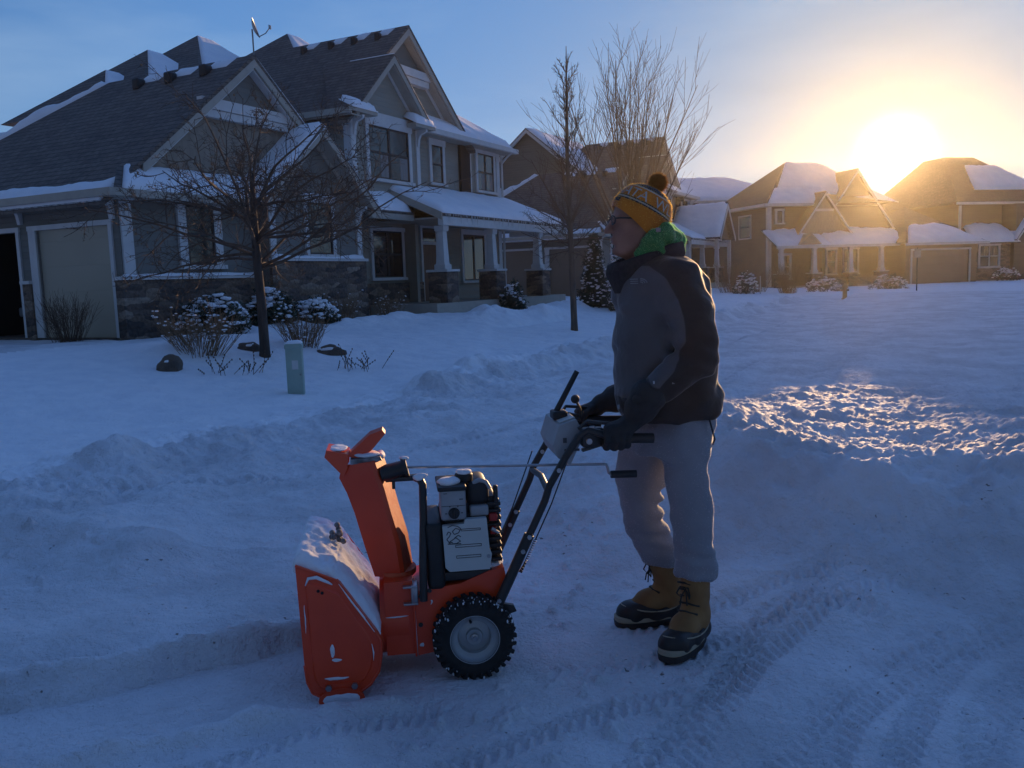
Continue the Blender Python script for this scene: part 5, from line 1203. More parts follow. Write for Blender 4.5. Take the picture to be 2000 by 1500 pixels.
def build_blower():
    t = thing('snow_blower', 'orange walk-behind snow blower the man is pushing through the snow', 'snow blower', (-.21, 3.445, gz(-.21, 3.445) * 0 - .005), R(7.5))
    P = lambda s: s
    # auger housing: two side plates and the rolled barrel between them
    out = [(-.6442, .5304), (-.5035, .467), (-.492, .455), (-.3700, .2600), (-.3529, .2227), (-.354, .165), (-.366, .105), (-.40, .055), (-.45, .022), (-.52, .018), (-.575, .02), (-.61, .04), (-.628, .085), (-.6335, .15)]
    for sgn in (-1, 1):
        y = .305 * sgn
        m = MB(); m.prism([(x, y, z) for x, z in out], (0, -.005 * sgn, 0))
        # pressed rim and the raised inner field
        cx = sum(p[0] for p in out) / len(out); cz = sum(p[1] for p in out) / len(out)
        inn = [(cx + (x - cx) * .80, cz + (z - cz) * .84) for x, z in out]; inn2 = [(cx + (x - cx) * .76, cz + (z - cz) * .81) for x, z in out]
        m.loft([[(x, y, z) for x, z in inn], [(x, y + .006 * sgn, z) for x, z in inn2]], caps=True)
        n = len(out)
        for i in range(n - 1): m.tube([(out[i][0], y, out[i][1]), (out[i + 1][0], y, out[i + 1][1])], .0045, 6)
        pl = m.build('side_plate', 'orange', t, True, 35)
        b = MB()
        for (x, z) in ((-.567, .432), (-.553, .424)): b.lathe([(.0, .0), (.006, .0), (.006, .002), (.0, .002)], 10, T=lambda a, c, d, x=x, z=z: (x + a, y + sgn * (.007 + d), z + c))
        b.build('bolt_hole', 'dark_inside', pl)
        sk = MB(); ell = [(-.505 + .085 * math.cos(a), .012 + .045 * math.sin(a)) for a in [2 * math.pi * k / 20 for k in range(20)]]
        sk.prism([(x, y + sgn * .008, max(-.006, z)) for x, z in ell], (0, sgn * .006, 0)); sk.prism([(-.58, y + sgn * .004, -.004), (-.43, y + sgn * .004, -.004), (-.44, y + sgn * .004, .075), (-.565, y + sgn * .004, .075)], (0, sgn * .005, 0))
        so = sk.build('skid_shoe', 'orange', t, True, 30)
        for x in (-.55, -.455): MB().lathe([(.0, 0), (.012, 0), (.012, .012), (.0, .012)], 6, T=lambda a, c, d, x=x: (x + a, y + sgn * (.009 + d), .062 + c)).build('bolt', 'steel', so)
        if sgn < 0:
            snow_lump(so, [((-.505, y - .014, .012), .07, (1, .12, .42))], 3)
            snow_lump(pl, [((-.53, y - .009, .20), .05, (.16, .08, .55)), ((-.515, y - .009, .165), .03, (.6, .08, .2)), ((-.52, y - .008, .095), .05, (.9, .07, .12)), ((-.62, y - .004, .33), .07, (.03, .05, .8))], 5, amp=.12)
            sl_ = MB(); sl_.tube([(-.612, y - .006, .455), (-.60, y - .007, .482), (-.57, y - .007, .484), (-.53, y - .007, .462), (-.515, y - .007, .452)], [.002, .006, .007, .005, .002], 6); sl_.tube([(-.492, y - .002, .452), (-.455, y - .002, .39), (-.41, y - .002, .32), (-.372, y - .002, .258)], [.002, .004, .004, .002], 6); sl_.tube([(-.385, y - .007, .215), (-.38, y - .007, .18), (-.382, y - .007, .15)], [.001, .003, .001], 6); sl_.build('snow_line', 'snow', pl, True)
    top = [(-.6442, .5304), (-.5035, .467), (-.492, .455), (-.3700, .2600), (-.3529, .2227), (-.354, .165), (-.366, .105), (-.40, .055), (-.45, .022), (-.52, .018)]
    m = MB(); m.loft([[(x, y, z) for x, z in top] + [(x + .006, y, z - .006) for x, z in reversed(top)] for y in (-.30, .30)])
    m.build('auger_housing', 'orange', t, True, 30)
    MB().rbox(-.545, -.50, -.30, .30, .004, .018, .003).build('scraper_bar', 'steel', t)
    a = MB()
    for sgn in (-1, 1):
        rings = []
        for k in range(60):
            u = k / 59; an = u * 4 * math.pi * sgn; y = sgn * (.04 + .25 * u)
            rings.append([(-.49 + r * math.cos(an), y + w, .19 + r * math.sin(an)) for r, w in ((.03, 0), (.125, 0), (.125, .004), (.03, .004))])
        a.loft(rings)
    a.tube([(-.49, -.30, .19), (-.49, .30, .19)], .02, 10)
    a.build('auger', 'orange', t, True, 40)
    # snow lying on the housing
    def load(A, B, Cc, D, th, seed, nu=46, nv=26, wob=.5):
        return snow_patch(t, A, B, Cc, D, th, nu, nv, .06, seed, wob=wob, name='snow_load')
    o = load((-.655, -.285, .530), (-.655, .305, .530), (-.50, .305, .466), (-.50, -.292, .466), .05, 501)
    o2 = load((-.52, -.29, .474), (-.52, .305, .474), (-.352, .305, .225), (-.352, -.27, .225), .045, 502)
    for ob in (o, o2):
        me = ob.data; co = np.empty(len(me.vertices) * 3, np.float32); me.vertices.foreach_get('co', co); v = co.reshape(-1, 3).astype(float)
        v[:, 2] += (noise3(v[:, 0] * 30, v[:, 1] * 30, v[:, 2] * 20, 9) - .5) * .026 + (noise3(v[:, 0] * 75, v[:, 1] * 75, v[:, 2] * 75, 8) - .5) * .014
        me.vertices.foreach_set('co', v.astype(np.float32).ravel()); me.update()
    d = MB(); q = random.Random(8)
    for k in range(14): d.sphere((-.515 + q.gauss(0, .012), .02 + q.gauss(0, .02), .535 + q.gauss(0, .016)), .012, 6, 4)
    d.build('ice_clump', 'grime', t, True)
    # impeller housing, chute base and gearbox
    m = MB(); m.lathe([(.15, 0), (.15, .11), (.02, .115)], 28, T=lambda a, b, c: (-.355 + c, a, .205 + b)); m.build('impeller_housing', 'orange', t, True, 40)
    fr = MB(); fr.prism([(x, -.145, z) for x, z in ((-.335, .385), (-.225, .385), (-.222, .09), (-.335, .09))], (0, .29, 0))
    fr.build('chute_base', 'orange', t, True, 30)
    fr = MB(); poly = [(-.218, .345), (-.04, .362), (.075, .405), (.135, .415), (.150, .33), (.10, .26), (.02, .21), (-.07, .105), (-.215, .085)]
    fr.prism([(x, -.155, z) for x, z in poly], (0, .31, 0)); fr.rbox(-.226, -.218, -.165, .165, .085, .34, .003)
    fo = fr.build('frame_box', 'orange', t, True, 30)
    snow_lump(fo, [((.09, -.06, .412), .05, (1.1, 1.4, .35)), ((-.20, -.157, .125), .02, (.5, .1, .5)), ((-.155, -.158, .30), .012, (.3, .1, .8))], 17, amp=.3)
    snow_lump(t, [((-.29, -.146, .245), .05, (.9, .05, .06))], 19, amp=.05)
    b = MB()
    for (x, z) in ((-.195, .325), (-.16, .345), (-.06, .20), (-.20, .21)): b.lathe([(0, 0), (.009, 0), (.009, .006), (0, .006)], 8, T=lambda a, c, d_, x=x, z=z: (x + a, -.155 - d_, z + c))
    b.build('frame_bolt', 'black_metal', t)
    rg = MB(); rg.lathe([(.072, 0), (.078, .0), (.078, .022), (.072, .022)], 28, T=lambda a, b_, c: (-.285 + a * 1.02, b_ * 1.15, .378 + c)); rg.build('chute_ring', 'orange_frost', t, True, 40)
    br = MB(); br.rbox(-.232, -.205, -.165, -.10, .30, .372, .004); br.rbox(-.262, -.205, -.168, -.10, .294, .302, .002); br.rbox(-.262, -.205, -.168, -.10, .362, .370, .002); br.build('chute_bracket', 'steel', t, True, 30)
    # discharge chute
    secs = [((-.3536, .3841), (-.2300, .3760)), ((-.389, .515), (-.2440, .5250)), ((-.4200, .645), (-.2750, .6480)), ((-.4465, .730), (-.2960, .7450)), ((-.4730, .7916), (-.3180, .8230)), ((-.4600, .8400), (-.3290, .8560))]
    # box section turned a little so that its flat back faces the low sun
    def chute_ring(l, r_, k, grow=0.0, inner=False):
        c = Vector(((l[0] + r_[0]) / 2, 0, (l[1] + r_[1]) / 2)); sl_ = (r_[1] - l[1]) / (r_[0] - l[0]); w = (r_[0] - l[0]) / .126
        L_ = .061 * w; W_ = .078 - .006 * k / 5; n_ = Vector((.966, -.26, 0)); s_ = Vector((.26, .966, 0)); ch_ = .014; pr = []
        for (u, v) in ((-L_, -W_), (L_ - ch_, -W_), (L_, -W_ + ch_), (L_, W_ - ch_), (L_ - ch_, W_), (-L_, W_)):
            u2 = u * (1 - .09 * inner) + grow; v2 = v * (1 - .07 * inner)
            p = c + n_ * u2 + s_ * v2; p.z += sl_ * (p.x - c.x); pr.append(tuple(p))
        return pr
    ch = MB(); rings = []
    fine = []
    for k in range(len(secs) - 1):
        for j in range(4):
            f = j / 4; fine.append(((tuple(secs[k][0][i] * (1 - f) + secs[k + 1][0][i] * f for i in (0, 1)), tuple(secs[k][1][i] * (1 - f) + secs[k + 1][1][i] * f for i in (0, 1))), k + f))
    fine.append((secs[-1], len(secs) - 1))
    for (l, r_), k in fine:
        o_ = chute_ring(l, r_, k); i_ = chute_ring(l, r_, k, inner=True); rings.append(o_ + i_[::-1])
    ch.loft(rings)
    co = ch.build('chute', 'orange', t, True, 30)
    fb = MB(); rr = []
    for (l, r_), k in fine:
        p = chute_ring(l, r_, k, .0012); rr.append(p[2:4])
    fb.loft(rr, closed=False); fb.build('frosted_back', 'orange_frost', co, True)
    df = MB()
    for y in (-.074, .068): df.prism([(-.537, y, .878), (-.529, y, .905), (-.4468, y, .884), (-.452, y, .828), (-.47, y, .80)], (0, .006, 0))
    df.prism([(-.529, -.0745, .906), (-.4468, -.0745, .885), (-.4468, -.0745, .880), (-.529, -.0745, .901)], (0, .149, 0))
    df.prism([(-.537, -.0742, .878), (-.529, -.0742, .904), (-.525, -.0742, .904), (-.533, -.0742, .878)], (0, .148, 0))
    do = df.build('deflector', 'orange', co, True, 30)
    tb = MB(); tb.prism([(-.455, -.05, .872), (-.362, -.05, .953), (-.312, -.05, .969), (-.301, -.05, .953), (-.358, -.05, .890), (-.405, -.05, .862)], (0, .085, 0)); tb.build('deflector_handle', 'orange', co, True, 30)
    MB().prism([(-.44, -.07, .862), (-.325, -.07, .868), (-.318, -.07, .852), (-.44, -.07, .842)], (0, .14, 0)).build('hinge_plate', 'grime', co, True, 30)
    snow_lump(co, [((-.38, -.02, .872), .05, (1.1, 1.2, .24)), ((-.325, .0, .862), .03, (.6, 1.6, .5))], 23, amp=.2)
    snow_lump(do, [((-.49, 0, .899), .05, (.8, 1.25, .12))], 24, amp=.1)
    # chute crank: gear case, rod, grip, upright post
    g = MB(); g.tube([(-.325, -.06, .795), (-.30, -.06, .800), (-.225, -.06, .818)], [.028, .034, .030], 14); g.tube([(-.24, -.06, .815), (-.222, -.06, .819)], [.040, .040], 12); g.rbox(-.31, -.17, -.075, -.035, .764, .785, .006); g.rbox(-.285, -.272, -.07, -.04, .735, .77, .003)
    go = g.build('chute_gear', 'black_metal', t, True, 35)
    snow_lump(go, [((-.232, -.06, .853), .014, (1.3, 1.3, .6))], 31, amp=.2)
    pp = MB(); pp.tube([(-.19, -.07, .775), (-.175, -.09, .772), (-.166, -.11, .755), (-.170, -.13, .62), (-.180, -.165, .47), (-.184, -.168, .31)], .0155, 10); po = pp.build('crank_post', 'black_metal', t, True, 50)
    snow_lump(po, [((-.176, -.09, .783), .022, (1.3, 1.1, .5))], 33, amp=.2)
    rd = MB(); rd.tube([(-.225, -.06, .818), (.555, -.10, .7895), (.568, -.10, .787), (.573, -.10, .775), (.578, -.10, .752), (.588, -.10, .745), (.60, -.10, .744)], .0055, 8); ro = rd.build('crank_rod', 'steel', t, True, 50)
    MB().tube([(.586, -.10, .746), (.69, -.104, .743)], [.0155, .0155], 12).build('crank_grip', 'black_plastic', ro, True, 50)
    # engine
    MB().rbox(-.155, .09, -.15, .15, .372, .41, .006).build('engine_mount', 'black_metal', t, True, 30)
    MB().rbox(-.165, -.095, -.165, .14, .345, .612, .02).rbox(-.10, .075, -.13, .15, .40, .64, .03).build('engine_block', 'black_plastic', t, True, 30)
    fins = MB()
    for k in range(9): fins.rbox(.078, .135, -.12, .13, .43 + k * .028, .445 + k * .028, .004)
    fins.rbox(.07, .12, -.10, .12, .42, .69, .01); fo = fins.build('cylinder_fins', 'black_plastic', t, True, 30)
    cv = MB(); cv.prism([(-.100, -.172, .600), (-.015, -.172, .606), (-.012, -.172, .622), (.072, -.172, .622), (.080, -.172, .500), (.088, -.172, .478), (.078, -.172, .418), (-.078, -.172, .418), (-.094, -.172, .435)], (0, .03, 0))
    cvo = cv.build('engine_cover', 'engine_white', t, True, 30)
    ink = MB(); yy = -.1735
    def stroke(pts, w=.0016): 
        for p, q_ in zip(pts[:-1], pts[1:]):
            dx, dz = q_[0] - p[0], q_[1] - p[1]; l = math.hypot(dx, dz) or 1e-6; nx, nz = -dz / l * w, dx / l * w
            ink.prism([(p[0] + nx, yy, p[1] + nz), (q_[0] + nx, yy, q_[1] + nz), (q_[0] - nx, yy, q_[1] - nz), (p[0] - nx, yy, p[1] - nz)], (0, .0014, 0))
    for (x, z, w, h) in ((-.028, .585, .075, .007), (-.052, .523, .10, .009), (-.050, .480, .095, .009)): stroke([(x, z), (x + w, z), (x + w, z - h), (x, z - h), (x, z)], .0011)
    stroke([(-.08, .595), (-.062, .602), (-.042, .598), (-.03, .588), (-.038, .572), (-.055, .566), (-.062, .578), (-.05, .59), (-.035, .585)])
    stroke([(-.085, .565), (-.078, .578), (-.068, .572), (-.075, .558), (-.085, .548), (-.078, .538), (-.062, .534)])
    stroke([(-.078, .535), (-.05, .553), (-.032, .538), (-.048, .530), (-.07, .529), (-.078, .535)]); stroke([(-.055, .552), (-.04, .562), (-.03, .555)]); stroke([(-.082, .529), (-.030, .528)])
    ink.build('instruction_drawing', 'ink', cvo)
    MB().lathe([(0, 0), (.007, 0), (.007, .004), (0, .004)], 10, T=lambda a, b, c: (.075 + a, -.172 - c, .470 + b)).build('cover_screw', 'steel', cvo)
    # choke box with its knob, above the cover
    cb = MB(); cb.rbox(-.103, -.004, -.165, -.04, .618, .742, .012); cbo = cb.build('choke_box', 'engine_grey', t, True, 35)
    kn = MB(); kn.lathe([(.022, 0), (.019, .016), (.006, .018)], 18, T=lambda a, b, c: (-.052 + a, -.165 - c, .648 + b)); kn.rbox(-.055, -.049, -.19, -.18, .632, .664, .002); kn.build('choke_knob', 'black_plastic', cbo, True, 40)
    tick = MB()
    for k in range(6):
        a = 2 * math.pi * k / 6; tick.rbox(-.052 + .031 * math.cos(a) - .003, -.052 + .031 * math.cos(a) + .003, -.1665, -.165, .648 + .031 * math.sin(a) - .002, .648 + .031 * math.sin(a) + .002, .0005)
    tick.rbox(-.09, -.075, -.1665, -.165, .725, .728, .0005).rbox(-.03, -.015, -.1665, -.165, .70, .704, .0005).rbox(-.10, -.006, -.1662, -.165, .676, .678, .0004); tick.build('dial_marks', 'ink', cbo)
    MB().rbox(-.112, -.0, -.17, .05, .735, .752, .006).build('box_lid', 'black_plastic', cbo, True, 35)
    snow_lump(cbo, [((-.065, -.09, .757), .045, (1.0, 1.2, .4))], 41, amp=.2)
    # air cleaner / fuel tank
    tk = MB(); tk.rbox(.0, .092, -.12, .11, .655, .752, .028); to = tk.build('fuel_tank', 'black_plastic', t, True, 40)
    cp = MB(); cp.lathe([(.034, 0), (.036, .012), (.036, .026), (.030, .032), (.004, .034)], 20, T=lambda a, b, c: (-.002 + a, -.06 + b, .750 + c)); cpo = cp.build('fuel_cap', 'black_plastic', to, True, 40)
    snow_lump(cpo, [((-.002, -.06, .785), .034, (1, 1, .3))], 43, amp=.1)
    hd = MB(); hd.tube([(.03, -.10, .745), (.055, -.10, .757), (.080, -.10, .748), (.094, -.10, .722)], .010, 8); hd.build('pull_handle', 'engine_grey', t, True, 50)
    MB().rbox(.012, .085, -.14, -.10, .622, .664, .008).build('carburettor', 'engine_grey', t, True, 40)
    MB().rbox(.108, .126, -.12, -.095, .665, .735, .006).tube([(.112, -.105, .66), (.118, -.105, .62)], .006, 6).build('throttle_lever', 'black_plastic', t, True, 40)
    MB().rbox(.085, .118, -.14, -.10, .598, .628, .006).rbox(.088, .112, -.14, -.10, .545, .575, .006).build('primer_bulb', 'red_plastic', t, True, 40)
    MB().tube([(.092, -.145, .572), (.122, -.145, .552)], [.008, .006], 8).build('key', 'steel', t, True, 40)
    # wheels
    for sgn in (-1, 1):
        yc = .195 * sgn; w = bpy.data.objects.new('wheel', None); COL.objects.link(w); w.parent = t; w.location = (.004, yc, .163); w.empty_display_size = .1
        Tw = lambda a, b, c, s_=sgn: (a, c * s_, b)
        ty = MB(); ty.lathe([(.092, -.042), (.115, -.050), (.135, -.050), (.150, -.040), (.155, -.02), (.155, .02), (.150, .040), (.135, .050), (.115, .050), (.092, .042)], 48, T=Tw, caps=False)
        for k in range(30):
            an = 2 * math.pi * k / 30
            for sd in (-1, 1):
                a2 = an + sd * .05
                def TT(x, y, z, a2=a2, sd=sd): 
                    r = .153 + x; aa = a2 + y / .155 + sd * z * 1.8
                    return (r * math.cos(aa), z + sd * .0, r * math.sin(aa))
                ty.rbox(-.008, .010, -.0085, .0085, .006 * sd, .044 * sd, .003, T=TT)
                ty.rbox(-.024, .004, -.007, .007, .040 * sd, .052 * sd, .003, T=TT)
        ty.build('tyre', 'tyre', w, True, 40)
        rm = MB(); rm.lathe([(.012, .012), (.03, .014), (.034, .002), (.062, -.004), (.066, .014), (.080, .020), (.090, .030), (.094, .044), (.097, .044), (.097, .030), (.085, -.02), (.012, -.02)], 40, T=Tw)
        ro_ = rm.build('rim', 'rim_grey', w, True, 40)
        hb = MB(); hb.lathe([(0, .014), (.016, .014), (.016, .024), (.008, .026), (.008, .034), (0, .034)], 8, T=Tw); hb.build('hub_bolt', 'steel', w, True, 30)
        MB().tube([Tw(-.012, .060, .012), Tw(-.016, .074, .030)], [.006, .004], 8).build('valve', 'black_plastic', w, True)
        sn = MB(); q = random.Random(50 + sgn)
        for k in range(170):
            an = q.uniform(0, 6.28); r = q.choice((q.uniform(.136, .160), q.uniform(.150, .163))); s_ = q.uniform(.0018, .0048)
            sn.sphere(Tw(r * math.cos(an), r * math.sin(an), q.uniform(.02, .05)), s_, 5, 4, sc=(1, 1, q.uniform(.8, 2)))
        sn.build('snow_specks', 'snow', w, True)['kind'] = 'stuff'
    MB().tube([(.004, -.19, .163), (.004, .19, .163)], .012, 10).build('axle', 'steel', t, True)
    # handlebars
    for sgn in (-1, 1):
        y = .19 * sgn
        b = MB(); b.tube([(.105, y, .285), (.150, y, .375), (.235, y, .550)], .0205, 10); b.tube([(.20, y, .48), (.255, y, .588), (.300, y, .680), (.318, y, .735), (.385, y, .845), (.440, y * 1.02, .925), (.475, y * 1.05, .948), (.52, y * 1.1, .935), (.56, y * 1.15, .918), (.72, y * 1.2, .909)], .0145, 10)
        bo = b.build('handlebar', 'black_metal', t, True, 50)
        for (x, z) in ((.105, .30), (.205, .49), (.232, .545), (.355, .80)): MB().lathe([(0, 0), (.009, 0), (.009, .007), (0, .007)], 8, T=lambda a, c, d_, x=x, z=z: (x + a, y - (.019 + d_), z + c)).build('bolt', 'steel', bo)
        MB().tube([(.56, y * 1.15, .918), (.585, y * 1.16, .9155), (.725, y * 1.2, .9085), (.728, y * 1.2, .9083)], [.017, .020, .0195, .012], 12).build('grip', 'black_plastic', bo, True, 40)
        lv = MB(); lv.tube([(.44, y, .955), (.47, y * 1.1, .985), (.55, y * 1.18, .975), (.64, y * 1.2, .955)], .007, 8); lv.build('clutch_lever', 'black_metal', t, True, 40)
    MB().tube([(.312, -.19, .72), (.318, .0, .735), (.312, .19, .72)], .013, 10).build('cross_bar', 'black_metal', t, True, 50)
    # control panel
    pn = MB(); pl = [(.345, .885), (.372, .965), (.440, .985), (.470, .930), (.452, .885), (.412, .805), (.365, .835)]
    pn.prism([(x, -.15, z) for x, z in pl], (0, .30, 0)); pno = pn.build('control_panel', 'engine_grey', t, True, 25)
    MB().prism([(.380, -.12, .969), (.442, -.12, .9875), (.438, -.12, .990), (.377, -.12, .972)], (0, .10, 0)).build('panel_label', 'engine_white', pno)
    MB().rbox(.39, .45, -.153, -.150, .86, .87, .001).rbox(.385, .40, -.153, -.150, .895, .915, .001).build('panel_mark', 'ink', pno)
    ck = MB(); ck.rbox(.45, .54, -.20, -.15, .88, .955, .012); ck.prism([(.455, -.19, .862), (.545, -.19, .885), (.545, -.19, .893), (.455, -.19, .872)], (0, .03, 0)); ck.rbox(.53, .56, -.20, -.16, .875, .90, .005)
    cko = ck.build('clutch_housing', 'black_metal', t, True, 30)
    MB().lathe([(0, 0), (.012, 0), (.012, .006), (0, .006)], 10, T=lambda a, c, d_: (.478 + a, -.20 - d_, .905 + c)).rbox(.498, .522, -.205, -.198, .925, .95, .003).rbox(.48, .502, -.204, -.198, .945, .965, .003).build('clutch_bolt', 'steel', cko)
    sl = MB(); sl.rbox(.365, .425, -.06, .02, .97, 1.005, .008); sl.tube([(.385, -.02, 1.0), (.402, -.02, 1.03), (.475, -.02, 1.16)], [.012, .0115, .0105], 10); sl.build('speed_lever', 'black_plastic', t, True, 40)
    lk = MB(); lk.tube([(.468, -.10, .985), (.466, -.10, 1.02), (.452, -.10, 1.05)], .005, 8); lk.sphere((.448, -.10, 1.058), .0175, 16, 10); lk.build('chute_lever', 'black_plastic', t, True, 60)
    # cables down to the gearbox
    for (pts, y) in (([(.40, .835), (.33, .66), (.262, .52)], -.165), ([(.30, .82), (.215, .60), (.155, .44)], .10)):
        c = MB(); c.tube([(x, y, z) for x, z in pts], .0028, 6); e = pts[-1]; d0 = (Vector((pts[-1][0], 0, pts[-1][1])) - Vector((pts[-2][0], 0, pts[-2][1]))).normalized()
        co_ = c.build('control_cable', 'black_metal', t, True)
        s = MB(); hel = []
        for k in range(70):
            u = k / 69; p = Vector((e[0], y, e[1])) + d0 * (.09 * u); hel.append((p.x + .006 * math.cos(k * .9), p.y + .006 * math.sin(k * .9), p.z))
        s.tube(hel, .0016, 4); p2 = Vector((e[0], y, e[1])) + d0 * .09
        s.tube([p2, p2 + d0 * .05 + Vector((-.008, 0, 0))], .0022, 5)
        for k in range(4): s.lathe([(.003, -.006), (.006, 0), (.003, .006)], 6, T=lambda a, b_, c_, k=k: tuple(p2 + d0 * (.012 + .012 * k) + Vector((a, b_, c_))))
        s.build('spring', 'black_metal', co_, True)
    pv = MB(); pv.prism([(.105, -.19, .285), (.165, -.19, .270), (.175, -.19, .245), (.15, -.19, .238), (.10, -.19, .262)], (0, .02, 0)); pv.build('pivot_bracket', 'black_metal', t, True, 30)
    return t
blower = build_blower()
# ------------------------------------------------------------------ the man
pm('skin', (.36, .165, .11), (.27, .115, .075), 14, rough=.55, bump=.1, bscale=90, bdist=.002)
pm('hair', (.12, .10, .085), (.2, .18, .16), 60, rough=.8, bump=.3)
pm('knit_black', (.015, .015, .017), (.03, .03, .032), 60, rough=.95, bump=.5, bscale=160, bdist=.004)
pm('hood_green', (.02, .20, .055), (.015, .14, .04), 9, rough=.9, bump=.4, bscale=45, bdist=.01, sheen=.9)
pm('sweat_grey', (.29, .285, .305), (.24, .235, .255), 7, rough=.95, bump=.5, bscale=30, bdist=.006, sheen=.5)
pm('suede', (.34, .17, .06), (.24, .115, .04), 10, rough=.9, bump=.4, bscale=50, bdist=.004, sheen=.2)
pm('rubber', (.013, .011, .010), (.022, .019, .017), 12, rough=.5, bump=.15)
pm('cream_rubber', (.42, .36, .25), (.34, .29, .2), 12, rough=.7, bump=.1)
pm('lace', (.03, .025, .02), (.05, .045, .04), 20, rough=.9, bump=0)
pm('knit_gold', (.68, .21, .016), (.54, .15, .012), 16, rough=.95, bump=.8, bscale=150, bdist=.006, sheen=.8, stretch=(1, 1, .35))
pm('knit_navy', (.02, .022, .032), (.03, .03, .045), 30, rough=.95, bump=.7, bscale=150, bdist=.006, sheen=.3)
pm('knit_white', (.52, .50, .46), (.42, .41, .4), 30, rough=.95, bump=.7, bscale=150, bdist=.006, sheen=.3)
pm('pom_yarn', (.10, .075, .04), (.26, .16, .03), 30, rough=1, bump=0, sheen=.5)
pm('logo_grey', (.24, .25, .26), (.2, .21, .22), 10, rough=.7, bump=0)
def fuzz_mat(name, c):
    m, nt, b = new_mat(name); L = nt.links.new; out = next(n for n in nt.nodes if n.type == 'OUTPUT_MATERIAL')
    b.inputs['Base Color'].default_value = c4(c); b.inputs['Roughness'].default_value = 1
    tr = nd(nt, 'ShaderNodeBsdfTranslucent'); tr.inputs[0].default_value = c4([min(1, x * 1.6) for x in c]); mx = nd(nt, 'ShaderNodeMixShader'); mx.inputs[0].default_value = .8
    L(b.outputs[0], mx.inputs[1]); L(tr.outputs[0], mx.inputs[2]); L(mx.outputs[0], out.inputs[0])
fuzz_mat('fuzz_gold', (.85, .42, .10)); fuzz_mat('fuzz_pom', (.34, .22, .08)); fuzz_mat('fuzz_green', (.20, .55, .22)); fuzz_mat('fuzz_grey', (.6, .55, .5))
def fuzz(parent, V, Q, mat, n, l0, l1, seed, name='fabric_fuzz'):
    """short loose fibres on a cloth surface; they light up against the sun"""
    q = np.random.RandomState(seed); f = Q[q.randint(0, len(Q), n)]; w = q.dirichlet((1, 1, 1, 1), n)
    p = (V[f] * w[..., None]).sum(1); nn = np.cross(V[f[:, 1]] - V[f[:, 0]], V[f[:, 3]] - V[f[:, 0]]); nn /= np.linalg.norm(nn, axis=1, keepdims=True) + 1e-9
    e = p + nn * q.uniform(l0, l1, (n, 1)) + q.normal(0, l1 * .4, (n, 3)); s = np.cross(nn, q.normal(0, 1, (n, 3))); s /= np.linalg.norm(s, axis=1, keepdims=True) + 1e-9; s *= .0006
    v = np.stack([p - s, p + s, e], 1).reshape(-1, 3)
    o = np_mesh(name, v, np.arange(3 * n).reshape(-1, 3), mat, parent, smooth=False); o['kind'] = 'stuff'; return o
def zone_mat(name, ca, cb, **kw):
    """two fabrics in one garment, parted along the seam stored on the mesh"""
    m = pm(name, ca[0], ca[1], **kw); nt = m.node_tree; L = nt.links.new
    b = next(n for n in nt.nodes if n.type == 'BSDF_PRINCIPLED'); src = b.inputs['Base Color'].links[0].from_socket
    at = nd(nt, 'ShaderNodeAttribute', attribute_name='seam')
    gt = nd(nt, 'ShaderNodeMapRange'); gt.inputs['From Min'].default_value = -.002; gt.inputs['From Max'].default_value = .002; L(at.outputs['Fac'], gt.inputs['Value'])
    mx = nd(nt, 'ShaderNodeMix', data_type='RGBA'); L(gt.outputs[0], mx.inputs['Factor']); L(src, mx.inputs['A']); mx.inputs['B'].default_value = c4(cb)
    L(mx.outputs['Result'], b.inputs['Base Color'])
zone_mat('jacket', ((.095, .092, .095), (.078, .076, .08)), (.022, .018, .015), scale=5, rough=.72, bump=.45, bscale=26, bdist=.012, sheen=.4)
